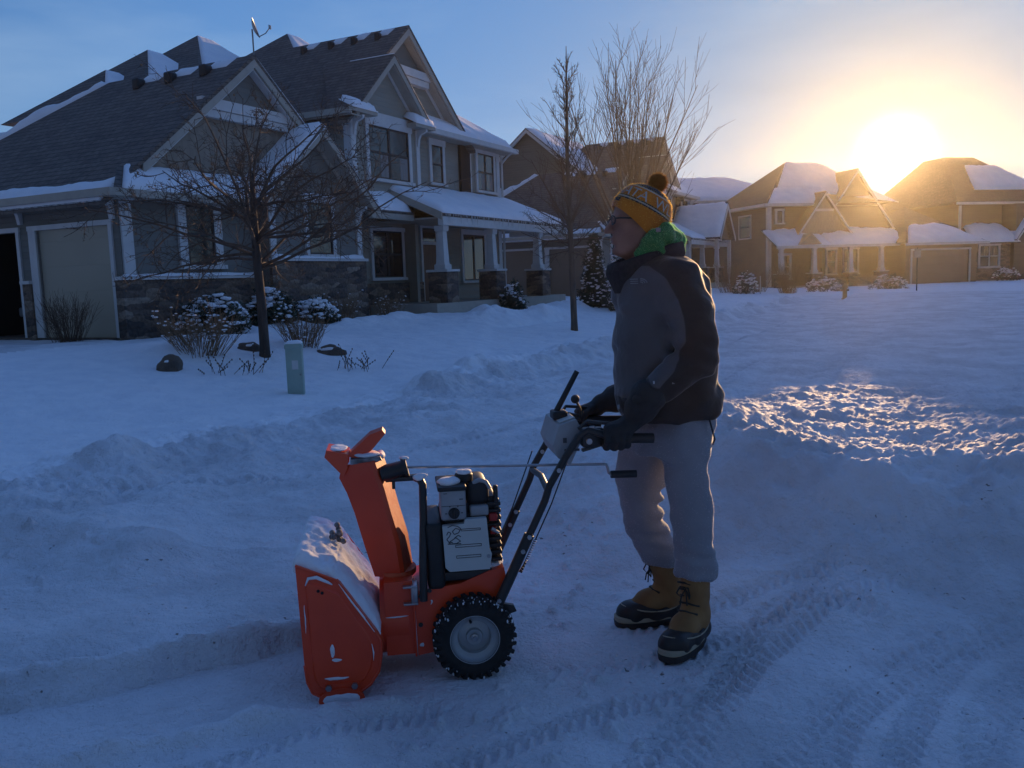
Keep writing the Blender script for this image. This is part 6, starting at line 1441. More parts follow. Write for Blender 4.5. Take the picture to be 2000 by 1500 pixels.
class SDF:
    def __init__(s, lo, hi, h):
        s.lo = np.array(lo, float); s.h = h; s.n = np.ceil((np.array(hi) - s.lo) / h).astype(int) + 1
        s.ax = [s.lo[i] + h * np.arange(s.n[i]) for i in range(3)]
        s.f = np.full(s.n, 1.0)
    def sl(s, lo, hi):
        a = np.clip(np.floor((np.array(lo) - s.lo) / s.h).astype(int), 0, s.n); b = np.clip(np.ceil((np.array(hi) - s.lo) / s.h).astype(int) + 1, 0, s.n)
        S = tuple(slice(a[i], b[i]) for i in range(3))
        return S, np.meshgrid(*[s.ax[i][S[i]] for i in range(3)], indexing='ij')
    def mix(s, S, d, k, cut=False):
        f = s.f[S]
        if cut: d = -d; f2 = -f; h = np.clip(.5 + .5 * (f2 - d) / k, 0, 1); s.f[S] = -(f2 * (1 - h) + d * h - k * h * (1 - h)) if False else np.maximum(f, d); return
        h = np.clip(.5 + .5 * (f - d) / k, 0, 1); s.f[S] = f * (1 - h) + d * h - k * h * (1 - h)
    def cap(s, a, b, ra, rb, k=.02, sc=(1, 1, 1)):
        a = np.array(a, float); b = np.array(b, float); R_ = max(ra, rb) * max(1, 1 / min(sc)) + k * 2 + .02
        S, (X, Y, Z) = s.sl(np.minimum(a, b) - R_, np.maximum(a, b) + R_)
        d = b - a; l2 = max(1e-9, (d * d).sum())
        t = np.clip(((X - a[0]) * d[0] + (Y - a[1]) * d[1] + (Z - a[2]) * d[2]) / l2, 0, 1)
        q = np.sqrt(((X - a[0] - t * d[0]) * sc[0]) ** 2 + ((Y - a[1] - t * d[1]) * sc[1]) ** 2 + ((Z - a[2] - t * d[2]) * sc[2]) ** 2) - (ra + (rb - ra) * t)
        s.mix(S, q, k); return s
    def ell(s, c, r, k=.02, rot=None, cut=False):
        c = np.array(c, float); r = np.array(r, float); R_ = r.max() + 2 * k + .02
        S, (X, Y, Z) = s.sl(c - R_, c + R_); P = np.stack([X - c[0], Y - c[1], Z - c[2]], -1)
        if rot is not None: P = P @ np.array(rot.to_matrix())
        q = np.sqrt(((P / r) ** 2).sum(-1)); g = np.sqrt(((P / r ** 2) ** 2).sum(-1)) + 1e-9
        s.mix(S, q * (q - 1) / g, k, cut); return s
    def loft(s, tab, k=.03, power=2.3):
        """column whose outline is given by rows (z, x front, x back, y centre, half width)"""
        T_ = np.array(sorted(tab)); z = s.ax[2]
        m = (z >= T_[0, 0]) & (z <= T_[-1, 0]); 
        xf = np.interp(z, T_[:, 0], T_[:, 1]); xb = np.interp(z, T_[:, 0], T_[:, 2]); yc = np.interp(z, T_[:, 0], T_[:, 3]); w = np.interp(z, T_[:, 0], T_[:, 4])
        cx = (xf + xb) / 2; a = np.maximum(.004, (xb - xf) / 2)
        X, Y, Z = np.meshgrid(*s.ax, indexing='ij')
        q = (np.abs((X - cx) / a) ** power + np.abs((Y - yc) / w) ** power) ** (1 / power)
        d = (q - 1) * np.minimum(a, w)
        dz = np.maximum(T_[0, 0] - Z, Z - T_[-1, 0])
        d = np.where(dz > -.02, np.maximum(d, dz) if True else d, d); d = np.maximum(d, dz)
        s.mix((slice(None),) * 3, d, k); return s
    def wrinkle(s, fn):
        X, Y, Z = np.meshgrid(*s.ax, indexing='ij'); s.f = s.f + fn(X, Y, Z); return s
    def mesh(s):
        f = s.f; n = f.shape; ins = f < 0
        cs = [(i, j, k) for i in (0, 1) for j in (0, 1) for k in (0, 1)]
        def cut(a, c): return a[c[0]:n[0] - 1 + c[0], c[1]:n[1] - 1 + c[1], c[2]:n[2] - 1 + c[2]]
        cnt = sum(cut(ins, c).astype(np.int8) for c in cs); act = (cnt > 0) & (cnt < 8)
        I = np.argwhere(act); idx = np.full(act.shape, -1, np.int64); idx[act] = np.arange(len(I))
        V = np.zeros((len(I), 3)); W = np.zeros(len(I))
        fv = {c: f[I[:, 0] + c[0], I[:, 1] + c[1], I[:, 2] + c[2]] for c in cs}
        for a in cs:
            for ax in range(3):
                if a[ax] == 0:
                    b = list(a); b[ax] = 1; b = tuple(b); fa, fb = fv[a], fv[b]; m = (fa < 0) != (fb < 0)
                    t = np.where(m, fa / np.where(m, fa - fb, 1), 0); p = np.array(a, float)[None].repeat(len(I), 0); p[:, ax] = t
                    V += np.where(m[:, None], p, 0); W += m
        V = (V / W[:, None] + I) * s.h + s.lo
        Q = []
        for ax in range(3):
            o = [x for x in range(3) if x != ax]
            S0 = [slice(1, -1)] * 3; S0[ax] = slice(0, -1); S1 = [slice(1, -1)] * 3; S1[ax] = slice(1, None)
            e0 = ins[tuple(S0)]; e1 = ins[tuple(S1)]; m = e0 != e1; E = np.argwhere(m); flip = e0[m]
            off = np.ones(3, int); off[ax] = 0; E = E + off
            def g(du, dv):
                q = E.copy(); q[:, o[0]] += du; q[:, o[1]] += dv; return idx[q[:, 0], q[:, 1], q[:, 2]]
            q = np.stack([g(-1, -1), g(0, -1), g(0, 0), g(-1, 0)], 1)
            if ax == 1: flip = ~flip
            q[~flip] = q[~flip][:, ::-1]; Q.append(q)
        Q = np.vstack(Q); Q = Q[(Q >= 0).all(1)]
        # relax the staircase a little
        for _ in range(2):
            A = np.zeros_like(V); C_ = np.zeros(len(V))
            for i in range(4):
                a, b = Q[:, i], Q[:, (i + 1) % 4]
                np.add.at(A, a, V[b]); np.add.at(C_, a, 1); np.add.at(A, b, V[a]); np.add.at(C_, b, 1)
            V = V * .5 + .5 * A / np.maximum(C_, 1)[:, None]
        return V, Q
def build_man():
    t = thing('person', 'person in bobble hat, grey and black jacket and pale sweatpants pushing the snow blower', 'person', (.67, 3.57, 0), R(7.5))
    S_, E_, W_ = Vector((-0.0467, -0.19, 1.5047)), Vector((0.0024, -0.275, 1.2085)), Vector((-0.1969, -0.262, 1.0597))
    Sf, Ef, Wf = [Vector((v.x, -v.y * .95, v.z)) for v in (S_, E_, W_)]; Wf = Vector((-0.1365, 0.245, 1.0077))
    hc = Vector((-0.1492, 0.0, 1.746)); X0 = hc.x; Z0 = hc.z           # middle of the skull
    # ---- body: one surface from head to feet, mostly under the clothes ----
    b = SDF((-.34, -.36, .05), (.22, .36, 1.90), .0065)
    b.ell((X0 + .006, 0, Z0 + .025), (.098, .076, .105), .02)
    b.ell((X0 - .036, 0, Z0 - .050), (.060, .056, .080), .03)                     # face and jaw
    b.cap((X0 - .050, 0, Z0 - .122), (X0 - .086, 0, Z0 - .116), .022, .018, .022)      # chin
    for y in (-1, 1):
        b.cap((X0 + .01, y * .052, Z0 - .065), (X0 - .05, y * .028, Z0 - .115), .026, .022, .03)   # jaw line
        b.cap((X0 - .05, y * .042, Z0 - .028), (X0 - .02, y * .056, Z0 - .03), .022, .020, .025)   # cheek bone
        b.ell((X0 - .088, y * .033, Z0 + .005), (.014, .018, .012), .006, cut=True)                # eye socket
        b.cap((X0 - .083, y * .033, Z0 + .004), (X0 - .083, y * .031, Z0 + .004), .0125, .0125, .003)       # eye
        b.cap((X0 - .088, y * .018, Z0 + .022), (X0 - .080, y * .048, Z0 + .022), .008, .007, .01)  # brow
        b.ell((X0 + .015, y * .078, Z0 - .02), (.020, .010, .032), .008)                           # ear
    b.cap((X0 - .092, 0, Z0 + .012), (X0 - .123, 0, Z0 - .036), .009, .0135, .012)       # nose
    for y in (-1, 1): b.ell((X0 - .108, y * .012, Z0 - .040), (.011, .008, .008), .008)
    b.cap((X0 - .099, -.014, Z0 - .066), (X0 - .099, .014, Z0 - .066), .008, .008, .006); b.cap((X0 - .085, -.026, Z0 - .071), (X0 - .085, .026, Z0 - .071), .006, .006, .006)  # upper lip
    b.cap((X0 - .095, -.013, Z0 - .082), (X0 - .095, .013, Z0 - .082), .0085, .0085, .006)
    b.ell((X0 - .103, 0, Z0 - .0745), (.010, .022, .0022), .002, cut=True); b.ell((X0 - .098, 0, Z0 - .097), (.010, .018, .006), .004, cut=True)    # lower lip
    b.cap((X0 + .01, 0, Z0 - .08), (X0 + .045, 0, Z0 - .22), .055, .062, .03)             # neck
    b.cap((X0 + .05, 0, Z0 - .27), (X0 + .09, 0, 1.05), .11, .12, .06, (1, .75, 1))         # trunk
    for s_, e_, w_ in ((S_, E_, W_), (Sf, Ef, Wf)):
        b.cap((s_.x, s_.y * .8, s_.z - .03), e_, .05, .04, .04); b.cap(e_, w_, .04, .028, .03)
    KN, AN = Vector((0.0257, -0.11, 0.5956)), Vector((0.0429, -0.115, 0.2823)); KF, AF = Vector((-0.1064, 0.125, 0.5786)), Vector((-0.0091, 0.135, 0.2467))
    for y, k_, a_ in ((-.09, KN, AN), (.09, KF, AF)):
        b.cap((X0 + .12, y, .98), k_, .075, .052, .04); b.cap(k_, (a_.x, a_.y, .24), .045, .022, .02)
    V, Q = b.mesh(); np_mesh('body', V, Q, 'skin', t)
    # a little hair under the hat
    h = SDF((X0 - .06, -.11, Z0 - .1), (X0 + .13, .11, Z0 + .06), .006)
    h.ell((X0 + .03, 0, Z0 - .005), (.082, .080, .062), .01); h.ell((X0 - .03, 0, Z0 - .06), (.07, .2, .052), .004, cut=True)
    V, Q = h.mesh(); np_mesh('hair', V, Q, 'hair', t)
    # ---- glasses ----
    g = MB()
    for y in (-1, 1):
        c = Vector((X0 - .107, y * .034, Z0 + .004)); n = 18
        g.tube([c + Vector((.004 * (abs(math.cos(a)) > .7), y * .0 + math.cos(a) * .026, math.sin(a) * .018)) for a in [2 * math.pi * k / n for k in range(n + 1)]], .0026, 6)
        g.tube([(X0 - .104, y * .060, Z0 + .010), (X0 - .085, y * .074, Z0 + .010), (X0 - .0, y * .083, Z0 + .006)], .0032, 6)
    g.tube([(X0 - .108, -.009, Z0 + .008), (X0 - .111, 0, Z0 + .011), (X0 - .108, .009, Z0 + .008)], .0025, 6)
    go = g.build('glasses', 'black_plastic', t, True)
    for y in (-1, 1):
        MB().lathe([(0.0, 0), (.0245, 0), (.0245, .001), (0, .001)], 18, T=lambda a, c_, d, y=y: (X0 - .1065 - d, y * .034 + a, Z0 + .004 + c_ * .72)).build('lens', 'lens_clear', go)
    # ---- jacket ----
    tab = [(1.6134, -0.1663, 0.0177, 0.0, 0.09), (1.5926, -0.1879, 0.052, 0.0, 0.13), (1.5637, -0.2139, 0.082, 0.0, 0.175), (1.5119, -0.2382, 0.1206, 0.0, 0.2), (1.3974, -0.2489, 0.1504, 0.0, 0.215), (1.2716, -0.2429, 0.1539, 0.0, 0.215), (1.1446, -0.2368, 0.1574, 0.0, 0.212), (1.0699, -0.2426, 0.1747, 0.0, 0.215), (1.0052, -0.2352, 0.1921, 0.0, 0.218), (0.9728, -0.2294, 0.1941, 0.0, 0.215), (0.9469, -0.2082, 0.1784, 0.0, 0.2)]
    j = SDF((-.36, -.42, .92), (.26, .42, 1.66), .0075)
    j.loft(tab, .02)
    for s_, e_, w_ in ((S_, E_, W_), (Sf, Ef, Wf)):
        sg = -1 if s_.y < 0 else 1
        j.cap((s_.x - .02, s_.y * .55, s_.z + .015), (s_.x, s_.y * .98, s_.z - .01), .075, .090, .05)
        m_ = s_.lerp(e_, .5) + Vector((.012, sg * .012, 0))
        j.cap((s_.x, s_.y, s_.z - .01), m_, .088, .082, .03); j.cap(m_, e_, .082, .074, .03); j.cap(e_, w_, .074, .054, .03)
    def jw(X, Y, Z):
        a = noise3(X * 9, Y * 9, Z * 13, 3) - .5; c = noise3(X * 22, Y * 22, Z * 30, 5) - .5
        # quilted give above the hem and cross folds inside the elbow
        d = np.sin((Z * 1.0 + X * .5) * 90) * np.exp(-((X - E_.x) ** 2 + (Z - E_.z) ** 2) / .010) * .0045
        e = np.sin(Z * 64 + 3 * X) * .0035 * sstep(1.15, .98, Z)
        f = np.sin((Z - 1.2 * X) * 34 + noise3(X * 5, Y * 5, Z * 5, 8) * 4) * .0035
        return a * .028 + c * .010 + d * 1.5 + e + f * 1.4
    j.wrinkle(jw)
    V, Q = j.mesh(); o = np_mesh('jacket', V, Q, 'jacket', t)
    CX = np.array([(-0.1623, -0.26, 1.5902), (-0.1468, -0.26, 1.5669), (-0.1058, -0.26, 1.5083), (-0.0788, -0.26, 1.4344), (-0.0655, -0.26, 1.3701), (-0.0584, -0.26, 1.2784), (-0.0814, -0.26, 1.211), (-0.1102, -0.26, 1.1672), (-0.1511, -0.26, 1.1221), (-0.184, -0.26, 1.0784), (-0.1973, -0.26, 0.9962)]); zz = CX[:, 2]; order = np.argsort(zz)
    xs = np.interp(V[:, 2], zz[order], CX[order, 0])
    seam = V[:, 0] - xs
    seam = np.maximum(seam, (V[:, 2] - 1.565)); seam = np.where(V[:, 2] < 1.10, np.maximum(seam, (1.045 - V[:, 2])), seam)
    seam = np.maximum(seam, .085 - np.sqrt(((V - np.array(W_)) ** 2).sum(1)))
    at = o.data.attributes.new('seam', 'FLOAT', 'POINT'); at.data.foreach_set('value', seam.astype(np.float32))
    # stand-up collar, open at the throat
    cl = MB(); rings = []
    cpts = [(-.262, .0, 1.505, 1.572), (-.250, -.055, 1.505, 1.575), (-.20, -.098, 1.515, 1.592), (-.13, -.118, 1.53, 1.615), (-.05, -.112, 1.55, 1.640), (.012, -.07, 1.57, 1.655), (.030, 0, 1.575, 1.660), (.012, .07, 1.57, 1.655), (-.05, .112, 1.55, 1.64), (-.13, .118, 1.53, 1.615), (-.20, .098, 1.515, 1.592), (-.250, .055, 1.505, 1.575), (-.262, .002, 1.505, 1.572)]
    for (x, y, zb, zt) in cpts:
        cx_, cy_ = -.11, 0; dx, dy = x - cx_, y - cy_; l = math.hypot(dx, dy); ux, uy = dx / l, dy / l
        rings.append([(x - ux * .018, y - uy * .018, zb - .045), (x + ux * .018, y + uy * .018, (zb + zt) / 2), (x + ux * .010, y + uy * .010, zt), (x - ux * .004, y - uy * .004, zt + .006), (x - ux * .016, y - uy * .016, zt - .004), (x - ux * .030, y - uy * .030, zb - .045)])
    cl.loft(rings); co = cl.build('collar', 'knit_black', t, True, 60)
    MB().box(-.002, .002, -.003, .003, -.02, .0).build('zip_pull', 'steel', co).location = (-.285, -.012, 1.55)
    # chest emblem: quarter dome of three arcs with three short bars of lettering beside it
    em = MB(); ex, ez = -0.1945, 1.5154
    def on_jacket(x, z):
        m = (np.abs(V[:, 0] - x) < .012) & (np.abs(V[:, 2] - z) < .012) & (V[:, 1] < -.05)
        return float(V[m, 1].min()) if m.any() else -.22
    for i, r in enumerate((.007, .013, .019)):
        pts = [(ex + .010 + r * math.cos(a), ez - .018 + r * math.sin(a)) for a in [R(8 + 80 * k / 6) for k in range(7)]]
        em.tube([(x, on_jacket(x, z) + .0005, z) for x, z in pts], .0022, 5)
    for i in range(3): em.tube([(ex - .018, on_jacket(ex - .018, ez + .0 - i * .008) + .0005, ez - i * .008), (ex + .003, on_jacket(ex + .003, ez - i * .008) + .0005, ez - i * .008)], .002, 5)
    em.build('chest_emblem', 'logo_grey', o, True)
    zp = MB(); q = (-0.1858, -0.235, 1.1328); zy = on_jacket(q[0], q[2]); zp.rbox(q[0] - .003, q[0] + .003, zy - .004, zy, q[2] - .007, q[2] + .004, .001); zp.build('zip_pull', 'steel', o)
    q = (-0.1094, -0.33, 1.1317); MB().rbox(q[0] - .006, q[0] + .005, q[1] - .0, q[1] + .012, q[2] - .010, q[2] + .008, .002).build('cuff_tab', 'logo_grey', o)
    # ---- hood of the sweatshirt ----
    g = SDF((-.2, -.19, 1.50), (.12, .19, 1.80), .0065)
    hp = [(-0.1457, -0.075, 1.6049), (-0.119, -0.1, 1.6631), (-0.0663, -0.092, 1.6859), (-0.0094, -0.045, 1.6667), (0.014, -0.0, 1.6642)]
    pts = [Vector(p) for p in hp]; pts += [Vector((p.x, -p.y, p.z)) for p in reversed(pts[:-1])]
    for p, q_ in zip(pts[:-1], pts[1:]): g.cap(p, q_, .028, .028, .03)
    g.cap((-0.0285, -0.0, 1.7022), (0.0097, -0.0, 1.6643), .036, .034, .03); g.cap((0.0097, -0.0, 1.6643), (0.0308, -0.0, 1.6267), .036, .022, .02); g.cap((-0.0486, -0.05, 1.6998), (-0.0168, 0.05, 1.7048), .036, .036, .03)
    g.cap((-0.1298, -0.085, 1.6142), (-0.0824, -0.1, 1.6023), .03, .03, .03)
    g.wrinkle(lambda X, Y, Z: (noise3(X * 28, Y * 28, Z * 28, 4) - .5) * .016 + np.sin(X * 60 + Z * 110) * .003)
    V2, Q2 = g.mesh(); ho = np_mesh('hood', V2, Q2, 'hood_green', t); fuzz(ho, V2, Q2, 'fuzz_green', 9000, .0015, .0045, 3)
    q = (-0.0992, -0.125, 1.7027); MB().rbox(-.009, .009, -.0015, .0015, -.008, .008, .001).build('label_tag', 'logo_grey', ho).location = (q[0], q[1] - .004, q[2])
    # ---- hat ----
    hat(t, X0, Z0)
    # ---- trousers ----
    p = SDF((-.34, -.30, .22), (.26, .32, 1.06), .0075)
    p.loft([(0.988, -0.1207, 0.1608, 0.0, 0.165), (0.9064, -0.1307, 0.1603, 0.0, 0.17), (0.8385, -0.171, 0.1554, 0.0, 0.172), (0.7892, -0.1806, 0.1461, 0.0, 0.172)], .03); p.loft([(0.9881, -0.1362, 0.1196, -0.085, 0.1), (0.9047, -0.1333, 0.1169, -0.09, 0.1), (0.8199, -0.1026, 0.1098, -0.1, 0.096), (0.735, -0.0782, 0.0984, -0.105, 0.09), (0.6492, -0.0621, 0.1086, -0.11, 0.086), (0.5632, -0.061, 0.119, -0.112, 0.085), (0.4549, -0.0515, 0.127, -0.115, 0.086), (0.3677, -0.0417, 0.1287, -0.117, 0.084), (0.3111, -0.0359, 0.124, -0.117, 0.078)], .035, 2.1); p.loft([(0.9567, -0.1743, 0.0699, 0.085, 0.1), (0.8679, -0.1939, 0.0804, 0.09, 0.1), (0.7792, -0.2024, 0.0633, 0.1, 0.096), (0.6907, -0.2109, 0.0256, 0.11, 0.09), (0.613, -0.2147, -0.0121, 0.12, 0.086), (0.5454, -0.207, -0.0314, 0.125, 0.085), (0.4638, -0.188, -0.0002, 0.128, 0.085), (0.381, -0.153, 0.0358, 0.132, 0.084), (0.3173, -0.1197, 0.042, 0.135, 0.08), (0.2842, -0.0995, 0.0393, 0.135, 0.074)], .03, 2.1)
    for c, rr in (((0.0424, -0.117, 0.3092), .068), ((-0.0271, 0.135, 0.29), .058)):
        for k in range(14):
            a = 2 * math.pi * k / 14; a2 = 2 * math.pi * (k + 1) / 14
            p.cap((c[0] + rr * math.cos(a), c[1] + rr * math.sin(a), c[2] + .008 * math.sin(a * 2)), (c[0] + rr * math.cos(a2), c[1] + rr * math.sin(a2), c[2] + .008 * math.sin(a2 * 2)), .017, .017, .012)
    def pw(X, Y, Z):
        a = noise3(X * 8, Y * 8, Z * 9, 13) - .5; c = noise3(X * 20, Y * 20, Z * 24, 15) - .5
        far = sstep(.0, .06, Y); knee = np.exp(-((Z - .56) / .10) ** 2) * far
        fold = np.sin(Z * 95 + X * 26 + noise3(X * 6, Y * 6, Z * 6, 6) * 3) * (.020 * knee * sstep(-.12, .02, X) + .004 * np.exp(-((Z - .40) / .07) ** 2))
        slant = np.sin((Z * .9 + X * 1.3) * 30 + Y * 12) * .004 * sstep(.75, .95, Z)
        return a * .032 + c * .009 + fold + slant
    p.wrinkle(pw)
    V3, Q3 = p.mesh(); po = np_mesh('sweatpants', V3, Q3, 'sweat_grey', t); fuzz(po, V3, Q3, 'fuzz_grey', 9000, .001, .0028, 5)
    q = (0.082, -0.13, 0.9613); q2 = (0.1455, -0.05, 0.8258); MB().tube([(q[0], q[1] - .05, q[2]), (q[0] + .01, q[1] - .06, q[2] - .05), (q[0] + .035, q[1] - .02, q[2] - .095), q2], .0035, 6).build('drawstring', 'knit_black', po, True)
    # ---- boots ----
    boot(t, (0.043, -0.115, 0.3041), (0.0149, -0.15, 0.0088), R(180 + 43), 'left')
    boot(t, (-0.018, 0.135, 0.2754), (-0.0301, 0.115, 0.0149), R(180 + 5), 'right')
    # ---- gloves ----
    for sg, w_, hx in ((-1, W_, 0.0), (1, Wf, -.005)):
        glove(t, sg, w_, hx)
    return t
def hat(parent, X0, Z0):
    """knitted bobble hat on an axis leaning back; bands are faces of their own colour"""
    c = Vector((X0 + .012, 0, Z0 + .012)); ax = Vector((.494, 0, .869)).normalized(); fw = Vector((-.869, 0, .494)); lat = Vector((0, 1, 0))
    prof = [(-.045, 1.005, 0), (-.040, 1.045, 0), (-.010, 1.075, 0), (.020, 1.075, 0), (.030, 1.06, 0), (.031, 1.04, 1), (.036, 1.038, 1), (.0365, 1.036, 2), (.042, 1.03, 2), (.0425, 1.028, 1), (.047, 1.02, 1), (.0475, 1.018, 0), (.062, .985, 0), (.080, .92, 0), (.096, .83, 0), (.0965, .826, 2), (.102, .77, 2), (.1025, .765, 1), (.114, .63, 1), (.124, .45, 1), (.130, .25, 1), (.132, .02, 1)]
    n = 56; a0, b0 = .117, .093
    def pt(u, h, k, e=0):
        r = 1 + e; rib = 1
        return c + ax * (h + (.035 * math.cos(u) if h < -.02 else .03 * math.cos(u) * max(0, 1 - (h + .02) / .05) if h < .03 else 0)) + fw * (math.cos(u) * a0 * k * r) + lat * (math.sin(u) * b0 * k * r)
    m = MB(); rings = []
    for h, k, mi in prof: rings.append([tuple(pt(2 * math.pi * j / n, h, k, .006 * math.cos(28 * 2 * math.pi * j / n))) for j in range(n)])
    vs = [p for r in rings for p in r]; fs = []; ms = []
    for i in range(len(rings) - 1):
        for j in range(n): fs.append((i * n + j, i * n + (j + 1) % n, (i + 1) * n + (j + 1) % n, (i + 1) * n + j)); ms.append(prof[i][2])
    for i, f in enumerate(fs):
        hh = prof[i // n][0]; u = 2 * math.pi * (i % n) / n; u = min(u, 2 * math.pi - u)
        if -.02 < hh < .029 and .0 < u < .52: ms[i] = 1
    m.v = vs; m.f = fs; m.m = ms
    o = m.build('bobble_hat', ['knit_gold', 'knit_navy', 'knit_white'], parent, True)
    # dark front of the cuff band
    # letters round the middle band
    for txt, u0 in (('A', .36), ('T', .62), ('A', .88), ('W', 1.42), ('I', .14), ('L', 1.72)):
        cu = bpy.data.curves.new('letter', 'FONT'); cu.body = txt; cu.size = .060; cu.extrude = 0; cu.resolution_u = 3
        to = bpy.data.objects.new('letter', cu); COL.objects.link(to)
        dg = bpy.context.evaluated_depsgraph_get(); me = bpy.data.meshes.new_from_object(to.evaluated_get(dg)); bpy.data.objects.remove(to); bpy.data.curves.remove(cu)
        w = max((v.co.x for v in me.vertices), default=.03)
        for v in me.vertices:
            lx, ly = v.co.x - w / 2, v.co.y
            h = .0485 + ly * .98; k = np.interp(h, [p[0] for p in prof], [p[1] for p in prof])
            # seen from the wearer's left the text runs from the brow to the back
            u = -(u0 * 1.35 + lx / .105)
            q = pt(u, h, k, .022); v.co = q
        me.materials.append(MATS['knit_white'])
        lo = bpy.data.objects.new('letter', me); COL.objects.link(lo); lo.parent = o
    # pom-pom: many short yarn ends
    q = random.Random(3); pc = c + ax * .158; pm_ = MB(); pm_.sphere(pc, .033, 14, 10)
    for k in range(1300):
        d = Vector((q.gauss(0, 1), q.gauss(0, 1), q.gauss(0, 1))).normalized(); r = .044 * q.uniform(.88, 1.08); s = d.orthogonal().normalized() * .0016; s.rotate(Matrix.Rotation(q.uniform(0, 6.28), 3, d))
        b_ = pc + d * .028; e_ = pc + d * r + Vector((q.gauss(0, .0025), q.gauss(0, .0025), q.gauss(0, .0025))); s2 = s.cross(d).normalized() * .0016
        pm_.add([b_ - s, b_ + s * .5 + s2, b_ + s * .5 - s2, e_], [(0, 1, 3), (1, 2, 3), (2, 0, 3)])
    pm_.build('pom_pom', 'fuzz_pom', o)
    # loose fibres standing off the wool, which catch the light
    fz = MB()
    for k in range(5000):
        i = q.randrange(1, len(prof) - 1); h, kk, _ = prof[i]; h2 = prof[i + 1][0]; f = q.random(); u = q.uniform(0, 6.283)
        a = pt(u, h + (h2 - h) * f, kk + (prof[i + 1][1] - kk) * f, .0); nrm = (a - (c + ax * .02)).normalized()
        e_ = a + nrm * q.uniform(.002, .006) + Vector((q.gauss(0, .0018), q.gauss(0, .0018), q.gauss(0, .0018))); s = nrm.orthogonal().normalized() * .0008
        fz.add([a - s, a + s, e_], [(0, 1, 2)])
    fz.build('wool_fuzz', 'fuzz_gold', o)['kind'] = 'stuff'
def boot(parent, top, sole, ang, side):
    """pac boot: suede shaft laced over a rubber shoe; ang = heading of the toe in the man's frame"""
    e = bpy.data.objects.new('boot', None); COL.objects.link(e); e.parent = parent; e.empty_display_size = .1
    e.location = (sole[0] + (.0), sole[1] + (.03 if side == 'left' else .04), 0); e.rotation_euler = (0, 0, ang - R(180))
    # local frame: toe along -x, ankle above x = +.05
    M = Matrix.Rotation(-(ang - R(180)), 3, 'Z'); tp = M @ (Vector(top) - Vector(e.location)); 
    s = SDF((-.25, -.13, -.01), (.22, .13, .42), .006)
    s.cap((.055, 0, .13), (tp.x, tp.y, .31), .060, .066, .03, (1, 1.1, 1)); s.cap((.04, 0, .10), (-.05, 0, .10), .060, .052, .04)
    s.cap((-.05, 0, .09), (-.11, 0, .065), .050, .046, .03)
    s.wrinkle(lambda X, Y, Z: (noise3(X * 30, Y * 30, Z * 30, 2) - .5) * .006)
    V, Q = s.mesh(); np_mesh('suede_shaft', V, Q, 'suede', e)
    s = SDF((-.26, -.14, .0), (.22, .14, .2), .006)
    s.cap((.065, 0, .06), (-.04, 0, .062), .062, .060, .04, (1, 1.05, 1.05)); s.cap((-.04, 0, .06), (-.125, 0, .055), .060, .054, .04, (1, .95, 1)); s.cap((-.125, -.01, .052), (-.150, .01, .050), .050, .045, .03)
    S, (X, Y, Z) = s.sl((-1, -1, -1), (1, 1, 1))
    # top line of the rubber: low in front of the ankle, higher at heel and toe
    topl = .105 - .028 * np.exp(-((X + .02) / .05) ** 2) + .012 * sstep(-.10, -.16, X) + .02 * sstep(.05, .12, X)
    s.f[S] = np.maximum(s.f[S], Z - topl)
    V, Q = s.mesh(); ru = np_mesh('rubber_shoe', V, Q, 'rubber', e)
    # welt and sole
    def foot(g, n=40):
        out = []
        for k in range(n):
            a = 2 * math.pi * k / n; x = -.045 + .150 * math.cos(a); w = .052 + .010 * math.cos(a * 1.0 + math.pi) ; out.append((x + (.0), math.copysign(abs(math.sin(a)) ** .7, math.sin(a)) * w * (1 + g * 6) * (.93 if x > .03 else 1.0), 0)); out[-1] = ((out[-1][0] + .045) * (1 + g * 2.2) - .045, out[-1][1], 0)
        return out
    MB().loft([[(x, y, z) for x, y, _ in foot(g)] for z, g in ((.026, .02), (.028, .035), (.046, .035), (.048, .02))]).build('welt', 'cream_rubber', e, True, 50)
    MB().loft([[(x, y, z) for x, y, _ in foot(g)] for z, g in ((-.004, .01), (.0, .03), (.026, .04), (.0265, .02))]).build('sole', 'rubber', e, True, 50)
    # cream stitching line round the rubber's top edge
    st = MB(); pts = []
    VV = V; 
    for k in range(48):
        a = 2 * math.pi * k / 48; d = np.stack([VV[:, 0] + .03, VV[:, 1]], 1); an = np.arctan2(d[:, 1] / .6, d[:, 0]); m = np.abs((an - a + math.pi) % (2 * math.pi) - math.pi) < .16
        if not m.any(): continue
        zt = VV[m, 2].max(); m2 = m & (VV[:, 2] > zt - .016); rr = np.hypot(d[m2, 0], d[m2, 1]); i = np.argmax(rr); pts.append(tuple(VV[m2][i]))
    pts = [tuple(sum(pts[(i + j) % len(pts)][c] for j in range(-3, 4)) / 7 * 1.0 for c in range(3)) for i in range(len(pts))] if len(pts) > 10 else pts
    pts = [(p[0] * 1.02 + .0006, p[1] * 1.06, p[2] - .002) for p in pts]
    if len(pts) > 10: st.tube(pts + [pts[0]], .0032, 5); st.build('rubber_edge', 'cream_rubber', e, True)
    # laces up the front of the shaft
    lc = MB()
    for k in range(6):
        z = .125 + k * .03; x = -.055 + .034 * k if k < 3 else .0 + (tp.x - .055 - .0) * (k - 2) / 4
        fx = np.interp(z, [.12, .16, .2, .31], [-.055, -.03, -.008, tp.x - .064])
        lc.tube([(fx + .018, -.045, z - .008), (fx - .002, -.02, z), (fx - .006, .0, z + .004), (fx - .002, .02, z), (fx + .018, .045, z - .008)], .0045, 6)
    fx = np.interp(.255, [.12, .16, .2, .31], [-.055, -.03, -.008, tp.x - .064])
